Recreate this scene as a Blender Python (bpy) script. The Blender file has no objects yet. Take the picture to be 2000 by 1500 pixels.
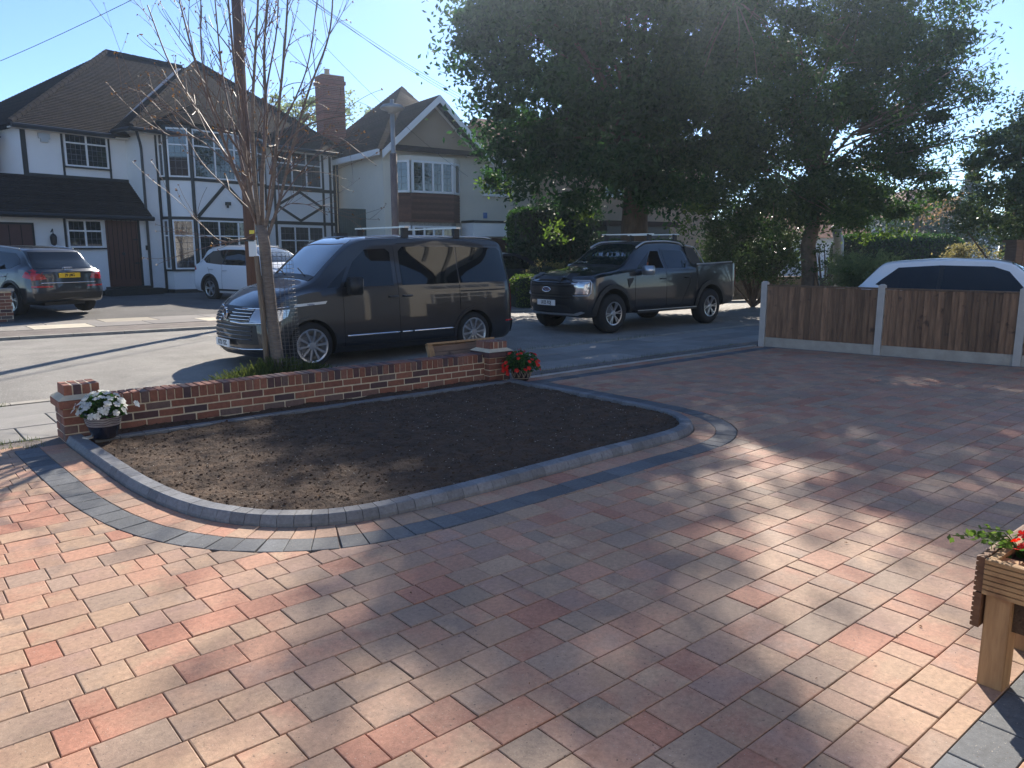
import bpy, bmesh, math, random
import numpy as np
from mathutils import Vector, Matrix
from mathutils.bvhtree import BVHTree
random.seed(7); rng = np.random.default_rng(7)
R = math.radians
S = bpy.context.scene
COL = S.collection

# ------------------------------------------------------------------ camera, sky, sun, exposure
F = 1500.0; TH = math.atan(262/1500.0); A = R(49.6); H = 1.65
FW = np.array([math.cos(A)*math.cos(TH), math.sin(A)*math.cos(TH), -math.sin(TH)])
RT = np.array([math.sin(A), -math.cos(A), 0.0]); UP = np.cross(RT, FW); CP = np.array([0, 0, H])
cd = bpy.data.cameras.new('camera'); cam = bpy.data.objects.new('camera', cd); COL.objects.link(cam)
cd.sensor_width = 36; cd.lens = 36*F/2000; cd.clip_end = 2000; cd.clip_start = 0.05
cam.matrix_world = Matrix(((RT[0], UP[0], -FW[0], 0), (RT[1], UP[1], -FW[1], 0), (RT[2], UP[2], -FW[2], H), (0, 0, 0, 1)))
S.camera = cam
SUN_AZ = R(40.5); SUN_EL = R(32)
W = bpy.data.worlds.new('World'); S.world = W; W.use_nodes = True
nt = W.node_tree; nt.nodes.clear()
sky = nt.nodes.new('ShaderNodeTexSky'); sky.sky_type = 'NISHITA'; sky.sun_disc = False
sky.sun_elevation = SUN_EL; sky.sun_rotation = R(90) - SUN_AZ; sky.air_density = 0.85; sky.altitude = 1500; sky.dust_density = 0.3; sky.ozone_density = 4.5
bg = nt.nodes.new('ShaderNodeBackground'); bg.inputs[1].default_value = 0.11
wo = nt.nodes.new('ShaderNodeOutputWorld'); nt.links.new(sky.outputs[0], bg.inputs[0]); nt.links.new(bg.outputs[0], wo.inputs[0])
sl = bpy.data.lights.new('sun', 'SUN'); sl.energy = 4.9; sl.angle = R(0.55); sl.color = (1.0, 0.91, 0.79)
so = bpy.data.objects.new('sun', sl); COL.objects.link(so)
SD = Vector((math.cos(SUN_AZ)*math.cos(SUN_EL), math.sin(SUN_AZ)*math.cos(SUN_EL), math.sin(SUN_EL)))
so.rotation_euler = SD.to_track_quat('Z', 'Y').to_euler(); so.location = (20, 20, 30)
S.view_settings.view_transform = 'Standard'; S.view_settings.look = 'None'
S.view_settings.gamma = 1; S.view_settings.use_curve_mapping = False
S.view_settings.exposure = 1.0
S.render.engine = 'CYCLES'
S.cycles.max_bounces = 8; S.cycles.transparent_max_bounces = 12

# ------------------------------------------------------------------ haze volume added to imitate veiling lens glare over the trees
def haze_box():
    me = bpy.data.meshes.new('glare_haze'); x0, x1, y0, y1, z0, z1 = -70, 110, -30, 130, -1.7, 17.5
    me.from_pydata([(x, y, z) for z in (z0, z1) for y in (y0, y1) for x in (x0, x1)], [], [(0, 2, 3, 1), (4, 5, 7, 6), (0, 1, 5, 4), (2, 6, 7, 3), (0, 4, 6, 2), (1, 3, 7, 5)])
    m = bpy.data.materials.new('glare_haze'); m.use_nodes = True; t = m.node_tree; t.nodes.clear(); o = t.nodes.new('ShaderNodeOutputMaterial'); v = t.nodes.new('ShaderNodeVolumePrincipled')
    v.inputs['Color'].default_value = (0.66, 0.82, 1.0, 1); v.inputs['Density'].default_value = HAZE; v.inputs['Anisotropy'].default_value = 0.87
    t.links.new(v.outputs[0], o.inputs['Volume']); me.materials.append(m); ob = bpy.data.objects.new('glare_haze', me); COL.objects.link(ob); ob['kind'] = 'stuff'
HAZE = 0.0015; haze_box(); S.cycles.volume_bounces = 0

# ------------------------------------------------------------------ measuring helpers (where a sight line meets the real surfaces)
def ray(x, y): return FW*F + RT*(x-1000) + UP*(750-y)
def G(x, y, z=0.0): d = ray(x, y); return CP + d*((z-H)/d[2])
def D(x, y, dep): d = ray(x, y); return CP + d*dep/(d[0]*math.cos(A)+d[1]*math.sin(A))
def LP(x, y, p, n): d = ray(x, y); n = np.array(n, float); return CP + d*(((np.array(p, float)-CP)@n)/(d@n))
def PX(p):
    v = np.array(p, float)-CP; w = v@FW; return (1000+F*(v@RT)/w, 750-F*(v@UP)/w, w)

# ------------------------------------------------------------------ materials
def NN(t, ty, **kw):
    n = t.nodes.new(ty)
    for k, v in kw.items():
        if k.startswith('i_'): n.inputs[int(k[2:]) if k[2:].isdigit() else k[2:]].default_value = v
        else: setattr(n, k, v)
    return n
def rgba(c): return (c[0], c[1], c[2], 1.0)
def ramp(t, fac, stops):
    r = NN(t, 'ShaderNodeValToRGB'); e = r.color_ramp.elements
    while len(e) < len(stops): e.new(0.5)
    for i, (p, c) in enumerate(stops): e[i].position = p; e[i].color = rgba(c)
    t.links.new(fac, r.inputs[0]); return r.outputs[0]
def mixc(t, fac, a, b, mode='MIX'):
    m = NN(t, 'ShaderNodeMix', data_type='RGBA', blend_type=mode)
    for s, v in ((m.inputs[0], fac), (m.inputs[6], a), (m.inputs[7], b)):
        if isinstance(v, bpy.types.NodeSocket): t.links.new(v, s)
        elif isinstance(v, (int, float)): s.default_value = v
        else: s.default_value = rgba(v)
    return m.outputs[2]
def noise(t, vec, scale, detail=4, rough=0.55, out=0):
    n = NN(t, 'ShaderNodeTexNoise'); n.inputs['Scale'].default_value = scale
    n.inputs['Detail'].default_value = detail; n.inputs['Roughness'].default_value = rough
    if vec is not None: t.links.new(vec, n.inputs['Vector'])
    return n.outputs[out]
MATS = {}
def mat(name, base=(0.5, 0.5, 0.5), rough=0.6, metal=0.0, var=0.0, vscale=3.0, dark=None, bump=0.0, bscale=60.0, coat=0.0, spec=0.5, world=True, stretch=None, speck=None, island=0.0, objrand=None, transmission=0.0):
    m = bpy.data.materials.new(name); MATS[name] = m; m.use_nodes = True; t = m.node_tree; t.nodes.clear()
    o = NN(t, 'ShaderNodeOutputMaterial'); b = NN(t, 'ShaderNodeBsdfPrincipled'); t.links.new(b.outputs[0], o.inputs[0])
    b.inputs['Roughness'].default_value = rough; b.inputs['Metallic'].default_value = metal
    b.inputs['Coat Weight'].default_value = coat; b.inputs['Coat Roughness'].default_value = 0.03
    b.inputs['Specular IOR Level'].default_value = spec; b.inputs['Transmission Weight'].default_value = transmission
    vec = NN(t, 'ShaderNodeNewGeometry').outputs['Position'] if world else NN(t, 'ShaderNodeTexCoord').outputs['Object']
    if stretch:
        mp = NN(t, 'ShaderNodeMapping'); mp.inputs['Scale'].default_value = stretch; t.links.new(vec, mp.inputs[0]); vec = mp.outputs[0]
    c = None
    if objrand: c = ramp(t, NN(t, 'ShaderNodeObjectInfo').outputs['Random'], objrand)
    if island:
        isl = NN(t, 'ShaderNodeNewGeometry').outputs['Random Per Island']
        lo = tuple(x*(1-island) for x in base); hi = tuple(min(1, x*(1+island)) for x in base)
        c = ramp(t, isl, [(0, lo), (1, hi)])
    if var or dark:
        f = noise(t, vec, vscale, 5, 0.6)
        dk = dark or tuple(x*(1-var) for x in base); hi = tuple(min(1, x*(1+var*0.6)) for x in base)
        if c is None: c = ramp(t, f, [(0.3, dk), (0.72, hi)])
        else: c = mixc(t, 1.0, c, ramp(t, f, [(0.3, (1-var,)*3), (0.72, (1, 1, 1))]), 'MULTIPLY')
    if speck:
        f2 = noise(t, vec, speck[0], 2, 0.5)
        c = mixc(t, ramp(t, f2, [(speck[1], (0, 0, 0)), (speck[1]+0.05, (1, 1, 1))]), c if c is not None else base, speck[2])
    if c is not None: t.links.new(c, b.inputs['Base Color'])
    else: b.inputs['Base Color'].default_value = rgba(base)
    if bump:
        bn = NN(t, 'ShaderNodeBump'); bn.inputs['Strength'].default_value = 1.0; bn.inputs['Distance'].default_value = bump
        t.links.new(noise(t, vec, bscale, 4, 0.6), bn.inputs['Height']); t.links.new(bn.outputs[0], b.inputs['Normal'])
    return m
def attr_block_mat(name, bump=0.0012, pits=True):
    # concrete paving: two pigments per stone blended by cloudy noise, small dark pits
    m = bpy.data.materials.new(name); MATS[name] = m; m.use_nodes = True; t = m.node_tree; t.nodes.clear()
    o = NN(t, 'ShaderNodeOutputMaterial'); b = NN(t, 'ShaderNodeBsdfPrincipled'); t.links.new(b.outputs[0], o.inputs[0])
    pos = NN(t, 'ShaderNodeNewGeometry').outputs['Position']
    a1 = NN(t, 'ShaderNodeAttribute', attribute_name='pig_a').outputs[0]; a2 = NN(t, 'ShaderNodeAttribute', attribute_name='pig_b').outputs[0]
    c = mixc(t, ramp(t, noise(t, pos, 5.5, 3, 0.5), [(0.38, (0, 0, 0)), (0.62, (1, 1, 1))]), a1, a2)
    fine = noise(t, pos, 40, 7, 0.75)
    c = mixc(t, 1.0, c, ramp(t, fine, [(0.3, (0.66, 0.66, 0.66)), (0.72, (1.2, 1.2, 1.2))]), 'MULTIPLY')
    c = mixc(t, 1.0, c, ramp(t, noise(t, pos, 1.3, 4, 0.6), [(0.3, (0.86, 0.86, 0.86)), (0.7, (1.05, 1.05, 1.05))]), 'MULTIPLY')
    if pits:
        pv = noise(t, pos, 62, 3, 0.6); c = mixc(t, ramp(t, pv, [(0.655, (0, 0, 0)), (0.70, (0.9, 0.9, 0.9))]), c, (0.09, 0.065, 0.05))
        ep = noise(t, pos, 150, 1, 0.5); c = mixc(t, ramp(t, ep, [(0.70, (0, 0, 0)), (0.76, (0.7, 0.7, 0.7))]), c, (0.5, 0.44, 0.36))
    t.links.new(c, b.inputs['Base Color']); b.inputs['Roughness'].default_value = 0.72; b.inputs['Specular IOR Level'].default_value = 0.35
    bn = NN(t, 'ShaderNodeBump'); bn.inputs['Strength'].default_value = 1; bn.inputs['Distance'].default_value = bump
    t.links.new(noise(t, pos, 110, 5, 0.65), bn.inputs['Height']); t.links.new(bn.outputs[0], b.inputs['Normal'])
    return m
def leaf_mat(name, lo, hi, trans=0.5, rough=0.6, seedscale=1.6):
    m = bpy.data.materials.new(name); MATS[name] = m; m.use_nodes = True; t = m.node_tree; t.nodes.clear()
    o = NN(t, 'ShaderNodeOutputMaterial'); b = NN(t, 'ShaderNodeBsdfPrincipled'); b.inputs['Roughness'].default_value = rough; b.inputs['Specular IOR Level'].default_value = 0.25
    g = NN(t, 'ShaderNodeNewGeometry'); c = ramp(t, g.outputs['Random Per Island'], [(0, lo), (1, hi)])
    c = mixc(t, 1.0, c, ramp(t, noise(t, g.outputs['Position'], seedscale, 3), [(0.3, (0.65, 0.68, 0.7)), (0.7, (1.15, 1.12, 1.0))]), 'MULTIPLY')
    tr = NN(t, 'ShaderNodeBsdfTranslucent'); mx = NN(t, 'ShaderNodeMixShader'); mx.inputs[0].default_value = trans
    hs = NN(t, 'ShaderNodeHueSaturation'); hs.inputs['Value'].default_value = 1.6; hs.inputs['Saturation'].default_value = 1.1; t.links.new(c, hs.inputs['Color'])
    t.links.new(c, b.inputs['Base Color']); t.links.new(hs.outputs[0], tr.inputs[0])
    t.links.new(b.outputs[0], mx.inputs[1]); t.links.new(tr.outputs[0], mx.inputs[2]); t.links.new(mx.outputs[0], o.inputs[0])
    return m

attr_block_mat('paving_concrete')
attr_block_mat('kerb_concrete', 0.001, False)
mat('joint_sand', (0.17, 0.13, 0.105), 0.95, var=0.4, vscale=30, bump=0.003, bscale=200)
mat('asphalt', (0.25, 0.235, 0.21), 0.85, var=0.30, vscale=1.3, bump=0.008, bscale=150, speck=(75, 0.58, (0.40, 0.38, 0.34)))
mat('asphalt_dark', (0.11, 0.105, 0.10), 0.88, var=0.3, vscale=1.2, bump=0.004, bscale=220, speck=(200, 0.62, (0.24, 0.23, 0.22)))
mat('footway_tarmac', (0.16, 0.135, 0.12), 0.9, var=0.35, vscale=2, bump=0.005, bscale=180, speck=(170, 0.6, (0.28, 0.25, 0.22)))
mat('dirt', (0.13, 0.10, 0.07), 0.95, var=0.4, vscale=8, bump=0.01, bscale=80)
mat('soil', (0.072, 0.041, 0.022), 0.95, var=0.5, vscale=7, bump=0.012, bscale=70, speck=(230, 0.68, (0.24, 0.18, 0.12)))
mat('flag_concrete', rough=0.85, var=0.25, vscale=2.5, bump=0.002, bscale=120, speck=(160, 0.66, (0.12, 0.115, 0.11)), objrand=[(0, (0.25, 0.24, 0.22)), (0.6, (0.31, 0.295, 0.27)), (1, (0.37, 0.345, 0.31))])
mat('flag_far', rough=0.85, var=0.2, vscale=2.5, bump=0.002, bscale=90, objrand=[(0, (0.20, 0.185, 0.175)), (0.45, (0.26, 0.24, 0.22)), (0.55, (0.55, 0.47, 0.33)), (1, (0.6, 0.54, 0.42))])
mat('kerb_stone', (0.36, 0.33, 0.28), 0.85, var=0.3, vscale=4, bump=0.003, bscale=80)
mat('grass', (0.06, 0.085, 0.025), 0.9, var=0.4, vscale=6, bump=0.01, bscale=90)
mat('brick_red', rough=0.8, var=0.35, vscale=22, bump=0.003, bscale=120, speck=(150, 0.66, (0.06, 0.035, 0.03)), objrand=[(0, (0.085, 0.055, 0.06)), (0.18, (0.13, 0.06, 0.055)), (0.3, (0.27, 0.10, 0.06)), (0.62, (0.33, 0.13, 0.08)), (0.85, (0.26, 0.13, 0.095)), (1, (0.15, 0.11, 0.10))])
mat('mortar', (0.62, 0.53, 0.38), 0.92, var=0.18, vscale=12, bump=0.003, bscale=140)
mat('concrete_post', (0.42, 0.40, 0.37), 0.85, var=0.12, vscale=5, bump=0.0015, bscale=120)
mat('gravel_board', (0.38, 0.35, 0.30), 0.85, var=0.18, vscale=6, bump=0.0015, bscale=120)
mat('drain_metal', (0.62, 0.63, 0.64), 0.35, metal=0.6, var=0.15, vscale=3)
mat('render_white', (0.82, 0.815, 0.80), 0.9, var=0.06, vscale=0.8, bump=0.002, bscale=70)
mat('render_cream', (0.72, 0.67, 0.57), 0.9, var=0.08, vscale=0.7, bump=0.003, bscale=50)
mat('render_tan', (0.36, 0.27, 0.19), 0.9, var=0.1, vscale=0.6, bump=0.003, bscale=50)
mat('render_pink', (0.70, 0.36, 0.26), 0.9, var=0.06, vscale=1)
mat('timber_black', (0.016, 0.018, 0.017), 0.5, var=0.3, vscale=8)
mat('upvc_white', (0.80, 0.80, 0.80), 0.3)
mat('window_glass', (0.02, 0.025, 0.03), 0.03, spec=0.9, coat=0.6)
mat('curtain', (0.42, 0.40, 0.37), 0.9, var=0.3, vscale=14)
mat('lead', (0.12, 0.12, 0.13), 0.5)
mat('roof_tile', (0.040, 0.031, 0.028), 0.95, spec=0.1, island=0.25, var=0.45, vscale=5, bump=0.02, bscale=16, speck=(45, 0.66, (0.17, 0.14, 0.12)))
mat('roof_slate', (0.06, 0.042, 0.037), 0.95, spec=0.1, island=0.25, var=0.3, vscale=6, bump=0.01, bscale=25)
mat('roof_red', (0.34, 0.14, 0.08), 0.85, island=0.25, var=0.3, vscale=6, bump=0.01, bscale=25)
mat('tile_hung', (0.16, 0.075, 0.05), 0.85, island=0.3, var=0.3, vscale=9, bump=0.01, bscale=40)
mat('chimney_brick', (0.30, 0.085, 0.05), 0.85, island=0.35, var=0.3, vscale=10)
mat('door_brown', (0.10, 0.035, 0.022), 0.45, var=0.25, vscale=6, stretch=(8, 8, 0.6))
mat('garage_brown', (0.085, 0.035, 0.03), 0.5, var=0.2, vscale=4)
mat('metal_black', (0.015, 0.015, 0.016), 0.4)
mat('metal_grey', (0.30, 0.31, 0.32), 0.4, metal=0.7)
mat('brass', (0.35, 0.28, 0.12), 0.4, metal=0.8)
mat('gate_green', (0.06, 0.08, 0.07), 0.7, var=0.2, vscale=5)
mat('pole_wood', (0.11, 0.052, 0.032), 0.85, var=0.4, vscale=6, stretch=(10, 10, 0.5), bump=0.006, bscale=10)
mat('lamp_grey', (0.34, 0.35, 0.35), 0.45, metal=0.3, var=0.25, vscale=4)
mat('lamp_base', (0.17, 0.12, 0.10), 0.6, var=0.25, vscale=4)
mat('cable', (0.02, 0.02, 0.022), 1.0, spec=0.0)
mat('ridge_tile', (0.028, 0.022, 0.020), 0.98, spec=0.05, var=0.4, vscale=6)
mat('sign_white', (0.7, 0.7, 0.68), 0.5)
mat('sign_yellow', (0.75, 0.6, 0.05), 0.5)
mat('sign_blue', (0.1, 0.2, 0.45), 0.5)
def wood(name, c1, c2, knots=(0.03, 0.015, 0.01), stretch=(1, 1, 0.12), scale=26, objr=0.25):
    m = bpy.data.materials.new(name); MATS[name] = m; m.use_nodes = True; t = m.node_tree; t.nodes.clear()
    o = NN(t, 'ShaderNodeOutputMaterial'); b = NN(t, 'ShaderNodeBsdfPrincipled'); t.links.new(b.outputs[0], o.inputs[0])
    pos = NN(t, 'ShaderNodeNewGeometry').outputs['Position']; rnd = NN(t, 'ShaderNodeObjectInfo').outputs['Random']
    mp = NN(t, 'ShaderNodeMapping'); mp.inputs['Scale'].default_value = stretch; t.links.new(pos, mp.inputs[0])
    cx = NN(t, 'ShaderNodeCombineXYZ'); mu = NN(t, 'ShaderNodeMath', operation='MULTIPLY'); mu.inputs[1].default_value = 37; t.links.new(rnd, mu.inputs[0])
    for i in range(3): t.links.new(mu.outputs[0], cx.inputs[i])
    va = NN(t, 'ShaderNodeVectorMath', operation='ADD'); t.links.new(mp.outputs[0], va.inputs[0]); t.links.new(cx.outputs[0], va.inputs[1])
    g = noise(t, va.outputs[0], scale, 5, 0.6); c = ramp(t, g, [(0.3, c1), (0.7, c2)])
    c = mixc(t, 1.0, c, ramp(t, rnd, [(0, (1-objr,)*3), (1, (1+objr*0.6,)*3)]), 'MULTIPLY')
    va2 = NN(t, 'ShaderNodeVectorMath', operation='ADD'); t.links.new(pos, va2.inputs[0]); t.links.new(cx.outputs[0], va2.inputs[1])
    k = noise(t, va2.outputs[0], 5.5, 3, 0.6); c = mixc(t, ramp(t, k, [(0.62, (0, 0, 0)), (0.72, (0.75, 0.75, 0.75))]), c, knots)
    t.links.new(c, b.inputs['Base Color']); b.inputs['Roughness'].default_value = 0.75
    bn = NN(t, 'ShaderNodeBump'); bn.inputs['Distance'].default_value = 0.002; t.links.new(g, bn.inputs['Height']); t.links.new(bn.outputs[0], b.inputs['Normal'])
wood('fence_wood', (0.115, 0.062, 0.036), (0.25, 0.145, 0.082), objr=0.42)
wood('fence_cap', (0.09, 0.055, 0.035), (0.16, 0.10, 0.06))
wood('planter_wood', (0.27, 0.15, 0.065), (0.42, 0.25, 0.115), knots=(0.16, 0.06, 0.03), stretch=(1, 1, 0.1), scale=40, objr=0.1)
wood('planter_wood_flat', (0.28, 0.155, 0.065), (0.44, 0.265, 0.12), knots=(0.16, 0.07, 0.03), stretch=(0.1, 0.1, 1), scale=40, objr=0.1)
wood('planter_wood_dark', (0.10, 0.045, 0.02), (0.18, 0.085, 0.04), knots=(0.06, 0.03, 0.015), stretch=(0.1, 0.1, 1), scale=40, objr=0.1)
wood('old_board', (0.13, 0.08, 0.055), (0.22, 0.14, 0.095), stretch=(0.1, 0.1, 1), scale=30)
wood('stake_wood', (0.12, 0.09, 0.065), (0.22, 0.17, 0.12))
mat('birch_bark', (0.20, 0.155, 0.12), 0.8, var=0.45, vscale=12, stretch=(1, 1, 4), bump=0.006, bscale=30)
mat('twig_bark', (0.17, 0.115, 0.09), 0.55, var=0.3, vscale=5)
mat('tree_bark', (0.11, 0.078, 0.055), 0.9, var=0.45, vscale=6, stretch=(1, 1, 0.4), bump=0.03, bscale=14)
mat('tree_bark_pale', (0.17, 0.125, 0.09), 0.9, var=0.4, vscale=9, bump=0.02, bscale=24)
leaf_mat('leaf_big', (0.016, 0.048, 0.018), (0.045, 0.10, 0.03))
leaf_mat('leaf_ash', (0.022, 0.055, 0.020), (0.070, 0.12, 0.036))
leaf_mat('leaf_glossy', (0.030, 0.060, 0.022), (0.10, 0.14, 0.060), trans=0.35, rough=0.3)
leaf_mat('leaf_hedge', (0.022, 0.060, 0.016), (0.060, 0.125, 0.028), trans=0.4)
leaf_mat('leaf_conifer', (0.018, 0.038, 0.022), (0.035, 0.066, 0.032), trans=0.2)
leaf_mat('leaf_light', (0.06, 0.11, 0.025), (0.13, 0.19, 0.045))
leaf_mat('leaf_olive', (0.13, 0.12, 0.05), (0.24, 0.21, 0.10))
leaf_mat('leaf_pale', (0.13, 0.18, 0.08), (0.24, 0.29, 0.14))
leaf_mat('leaf_orange', (0.16, 0.12, 0.06), (0.32, 0.20, 0.11))
leaf_mat('leaf_dry', (0.10, 0.05, 0.025), (0.22, 0.12, 0.05), trans=0.3)
leaf_mat('leaf_bedding', (0.025, 0.075, 0.022), (0.07, 0.16, 0.04), rough=0.35)
leaf_mat('petal_white', (0.72, 0.73, 0.70), (0.86, 0.86, 0.84), trans=0.35)
leaf_mat('petal_red', (0.55, 0.012, 0.012), (0.80, 0.035, 0.02), trans=0.3)
leaf_mat('grass_blade', (0.045, 0.07, 0.02), (0.12, 0.14, 0.045))
# vehicles
mat('paint_black', (0.006, 0.007, 0.011), 0.32, coat=1.0, world=False)
mat('paint_grey', (0.036, 0.037, 0.042), 0.3, metal=0.6, coat=1.0, world=False)
mat('paint_graphite', (0.05, 0.055, 0.062), 0.3, metal=0.6, coat=1.0, world=False)
mat('paint_white', (0.78, 0.79, 0.80), 0.3, coat=1.0, world=False)
mat('paint_silver', (0.5, 0.51, 0.53), 0.3, metal=0.7, coat=1.0, world=False)
mat('paint_navy', (0.01, 0.014, 0.03), 0.3, coat=1.0, world=False)
mat('plastic_black', (0.013, 0.013, 0.014), 0.5)
mat('seam', (0.002, 0.002, 0.002), 0.8)
mat('screen_glass', (0.010, 0.013, 0.016), 0.02, spec=0.8, coat=1.0)
mat('auto_glass', (0.006, 0.008, 0.010), 0.02, spec=0.5, coat=0.25)
mat('crack', (0.05, 0.047, 0.044), 0.9)
mat('rubber', (0.014, 0.014, 0.014), 0.85, bump=0.002, bscale=60)
mat('alloy', (0.55, 0.56, 0.58), 0.28, metal=0.9)
mat('alloy_dark', (0.05, 0.05, 0.055), 0.35, metal=0.7)
mat('chrome', (0.82, 0.83, 0.85), 0.08, metal=1.0)
mat('satin_silver', (0.55, 0.56, 0.58), 0.3, metal=0.8)
mat('lamp_clear', (0.45, 0.47, 0.5), 0.06, coat=1.0, spec=0.8, metal=0.5)
mat('lamp_red', (0.42, 0.008, 0.012), 0.12, coat=1.0)
mat('plate_white', (0.78, 0.78, 0.76), 0.4)
mat('plate_yellow', (0.80, 0.50, 0.02), 0.4)
mat('plate_text', (0.01, 0.01, 0.01), 0.5)
mat('badge_blue', (0.01, 0.04, 0.16), 0.2, coat=1)
mat('cabin_dark', (0.010, 0.010, 0.011), 0.8)
mat('skin', (0.50, 0.24, 0.16), 0.5)
mat('shirt_dark', (0.03, 0.032, 0.05), 0.85)
mat('hair_brown', (0.06, 0.035, 0.02), 0.7)
mat('pot_blue', (0.012, 0.016, 0.03), 0.18, coat=0.6)
mat('pot_band', (0.26, 0.235, 0.235), 0.6, var=0.2, vscale=20)
mat('pot_brown', (0.035, 0.022, 0.02), 0.25, coat=0.5)
mat('pot_line', (0.42, 0.33, 0.24), 0.6)
mat('wire', (0.12, 0.12, 0.12), 0.6, metal=0.3)
mat('stone_pale', (0.55, 0.50, 0.42), 0.8, var=0.15, vscale=20)
mat('sandstone', (0.20, 0.15, 0.105), 0.9, var=0.35, vscale=4, bump=0.01, bscale=18)

# ------------------------------------------------------------------ mesh helpers
class MB:
    def __init__(s): s.v = []; s.f = []; s.sm = False
    def quad(s, a, b, c, d): n = len(s.v); s.v += [tuple(a), tuple(b), tuple(c), tuple(d)]; s.f.append((n, n+1, n+2, n+3)); return s
    def poly(s, pts): n = len(s.v); s.v += [tuple(p) for p in pts]; s.f.append(tuple(range(n, n+len(pts)))); return s
    def box(s, x0, x1, y0, y1, z0, z1): return s.obox(((x0+x1)/2, (y0+y1)/2, (z0+z1)/2), (x1-x0, 0, 0), (0, y1-y0, 0), (0, 0, z1-z0))
    def obox(s, c, a, b, d):
        c, a, b, d = (np.array(q, float) for q in (c, a, b, d)); n = len(s.v)
        for k in (-.5, .5):
            for j in (-.5, .5):
                for i in (-.5, .5): s.v.append(tuple(c+a*i+b*j+d*k))
        s.f += [(n, n+2, n+3, n+1), (n+4, n+5, n+7, n+6), (n, n+1, n+5, n+4), (n+2, n+6, n+7, n+3), (n, n+4, n+6, n+2), (n+1, n+3, n+7, n+5)]; return s
    def slab(s, pts, off):
        # polygon given by 3D points, thickened by the vector off
        off = np.array(off, float); m = len(pts); n = len(s.v)
        s.v += [tuple(p) for p in pts]; s.v += [tuple(np.array(p, float)+off) for p in pts]
        s.f.append(tuple(range(n, n+m))); s.f.append(tuple(range(n+2*m-1, n+m-1, -1)))
        for i in range(m): j = (i+1) % m; s.f.append((n+i, n+m+i, n+m+j, n+j))
        return s
    def bar(s, p, q, w, h=None, upv=(0, 0, 1)):
        p, q = np.array(p, float), np.array(q, float); d = q-p; l = np.linalg.norm(d)
        if l < 1e-6: return s
        d /= l; u = np.array(upv, float)
        if abs(d@u) > .98: u = np.array([1., 0, 0])
        a = np.cross(d, u); a /= np.linalg.norm(a); b = np.cross(a, d); h = h or w
        return s.obox((p+q)/2, d*l, a*w, b*h)
    def tube(s, pts, rad, sides=8, cap=True):
        pts = [np.array(p, float) for p in pts]; m = len(pts)
        if not hasattr(rad, '__len__'): rad = [rad]*m
        n0 = len(s.v); u = None
        for i, p in enumerate(pts):
            d = pts[min(i+1, m-1)]-pts[max(i-1, 0)]; d /= (np.linalg.norm(d)+1e-9)
            if u is None: u = np.cross(d, (0, 0, 1.) if abs(d[2]) < .9 else (1., 0, 0))
            u = u-d*(u@d); u /= (np.linalg.norm(u)+1e-9); w = np.cross(d, u)
            for k in range(sides):
                a = 2*math.pi*k/sides; s.v.append(tuple(p+(u*math.cos(a)+w*math.sin(a))*rad[i]))
        for i in range(m-1):
            for k in range(sides):
                a = n0+i*sides+k; b = n0+i*sides+(k+1) % sides; s.f.append((a, b, b+sides, a+sides))
        if cap: s.f.append(tuple(n0+k for k in range(sides-1, -1, -1))); s.f.append(tuple(n0+(m-1)*sides+k for k in range(sides)))
        return s
    def lathe(s, prof, c=(0, 0, 0), seg=24, axis='z'):
        n0 = len(s.v); m = len(prof)
        for k in range(seg):
            a = 2*math.pi*k/seg
            for r, h in prof:
                if axis == 'z': s.v.append((c[0]+r*math.cos(a), c[1]+r*math.sin(a), c[2]+h))
                else: s.v.append((c[0]+r*math.cos(a), c[1]+h, c[2]+r*math.sin(a)))
        for k in range(seg):
            k2 = (k+1) % seg
            for i in range(m-1): s.f.append((n0+k*m+i, n0+k2*m+i, n0+k2*m+i+1, n0+k*m+i+1))
        return s
    def mesh(s, name, m=None, smooth=False):
        me = bpy.data.meshes.new(name); me.from_pydata(s.v, [], s.f)
        if m: me.materials.append(MATS[m])
        if smooth or s.sm: me.shade_smooth()
        me.update(); return me
    def build(s, name, m=None, parent=None, smooth=False, label=None, fix=True):
        me = s.mesh(name, m, smooth)
        if fix:
            bm = bmesh.new(); bm.from_mesh(me); bmesh.ops.recalc_face_normals(bm, faces=bm.faces); bm.to_mesh(me); bm.free()
        return link(name, me, parent, label)
def link(name, me, parent=None, label=None):
    o = bpy.data.objects.new(name, me); COL.objects.link(o)
    if parent is not None: attach(o, parent)
    if label: o['label'] = label
    return o
def attach(o, parent):
    o.parent = parent
    if parent.parent is None and not parent.get('_local'): o.location = (-parent.location[0], -parent.location[1], -parent.location[2])
def thing(name, label, cat, loc=(0, 0, 0), rot=0.0, group=None, local=False):
    o = bpy.data.objects.new(name, None); COL.objects.link(o); o.location = tuple(float(q) for q in loc); o.rotation_euler = (0, 0, rot)
    o['label'] = label; o['category'] = cat; o.empty_display_size = 0.2
    if group: o['group'] = group
    if local: o['_local'] = 1
    return o
def tag(o, label, cat, group=None, kind=None):
    o['label'] = label; o['category'] = cat
    if group: o['group'] = group
    if kind: o['kind'] = kind
    return o
def struct(o, label=None, kind='structure'):
    o['kind'] = kind
    if label: o['label'] = label
    return o
def textmesh(txt, size, depth=0.002, sx=1.0, shear=0.0, bold=0.0):
    cu = bpy.data.curves.new('lettering', 'FONT'); cu.body = txt; cu.size = size; cu.extrude = depth; cu.align_x = 'CENTER'; cu.align_y = 'CENTER'; cu.shear = shear; cu.offset = bold
    o = bpy.data.objects.new('lettering', cu); COL.objects.link(o); dg = bpy.context.evaluated_depsgraph_get()
    me = bpy.data.meshes.new_from_object(o.evaluated_get(dg)); bpy.data.objects.remove(o); bpy.data.curves.remove(cu)
    for v in me.vertices: v.co.x *= sx
    return me
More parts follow.
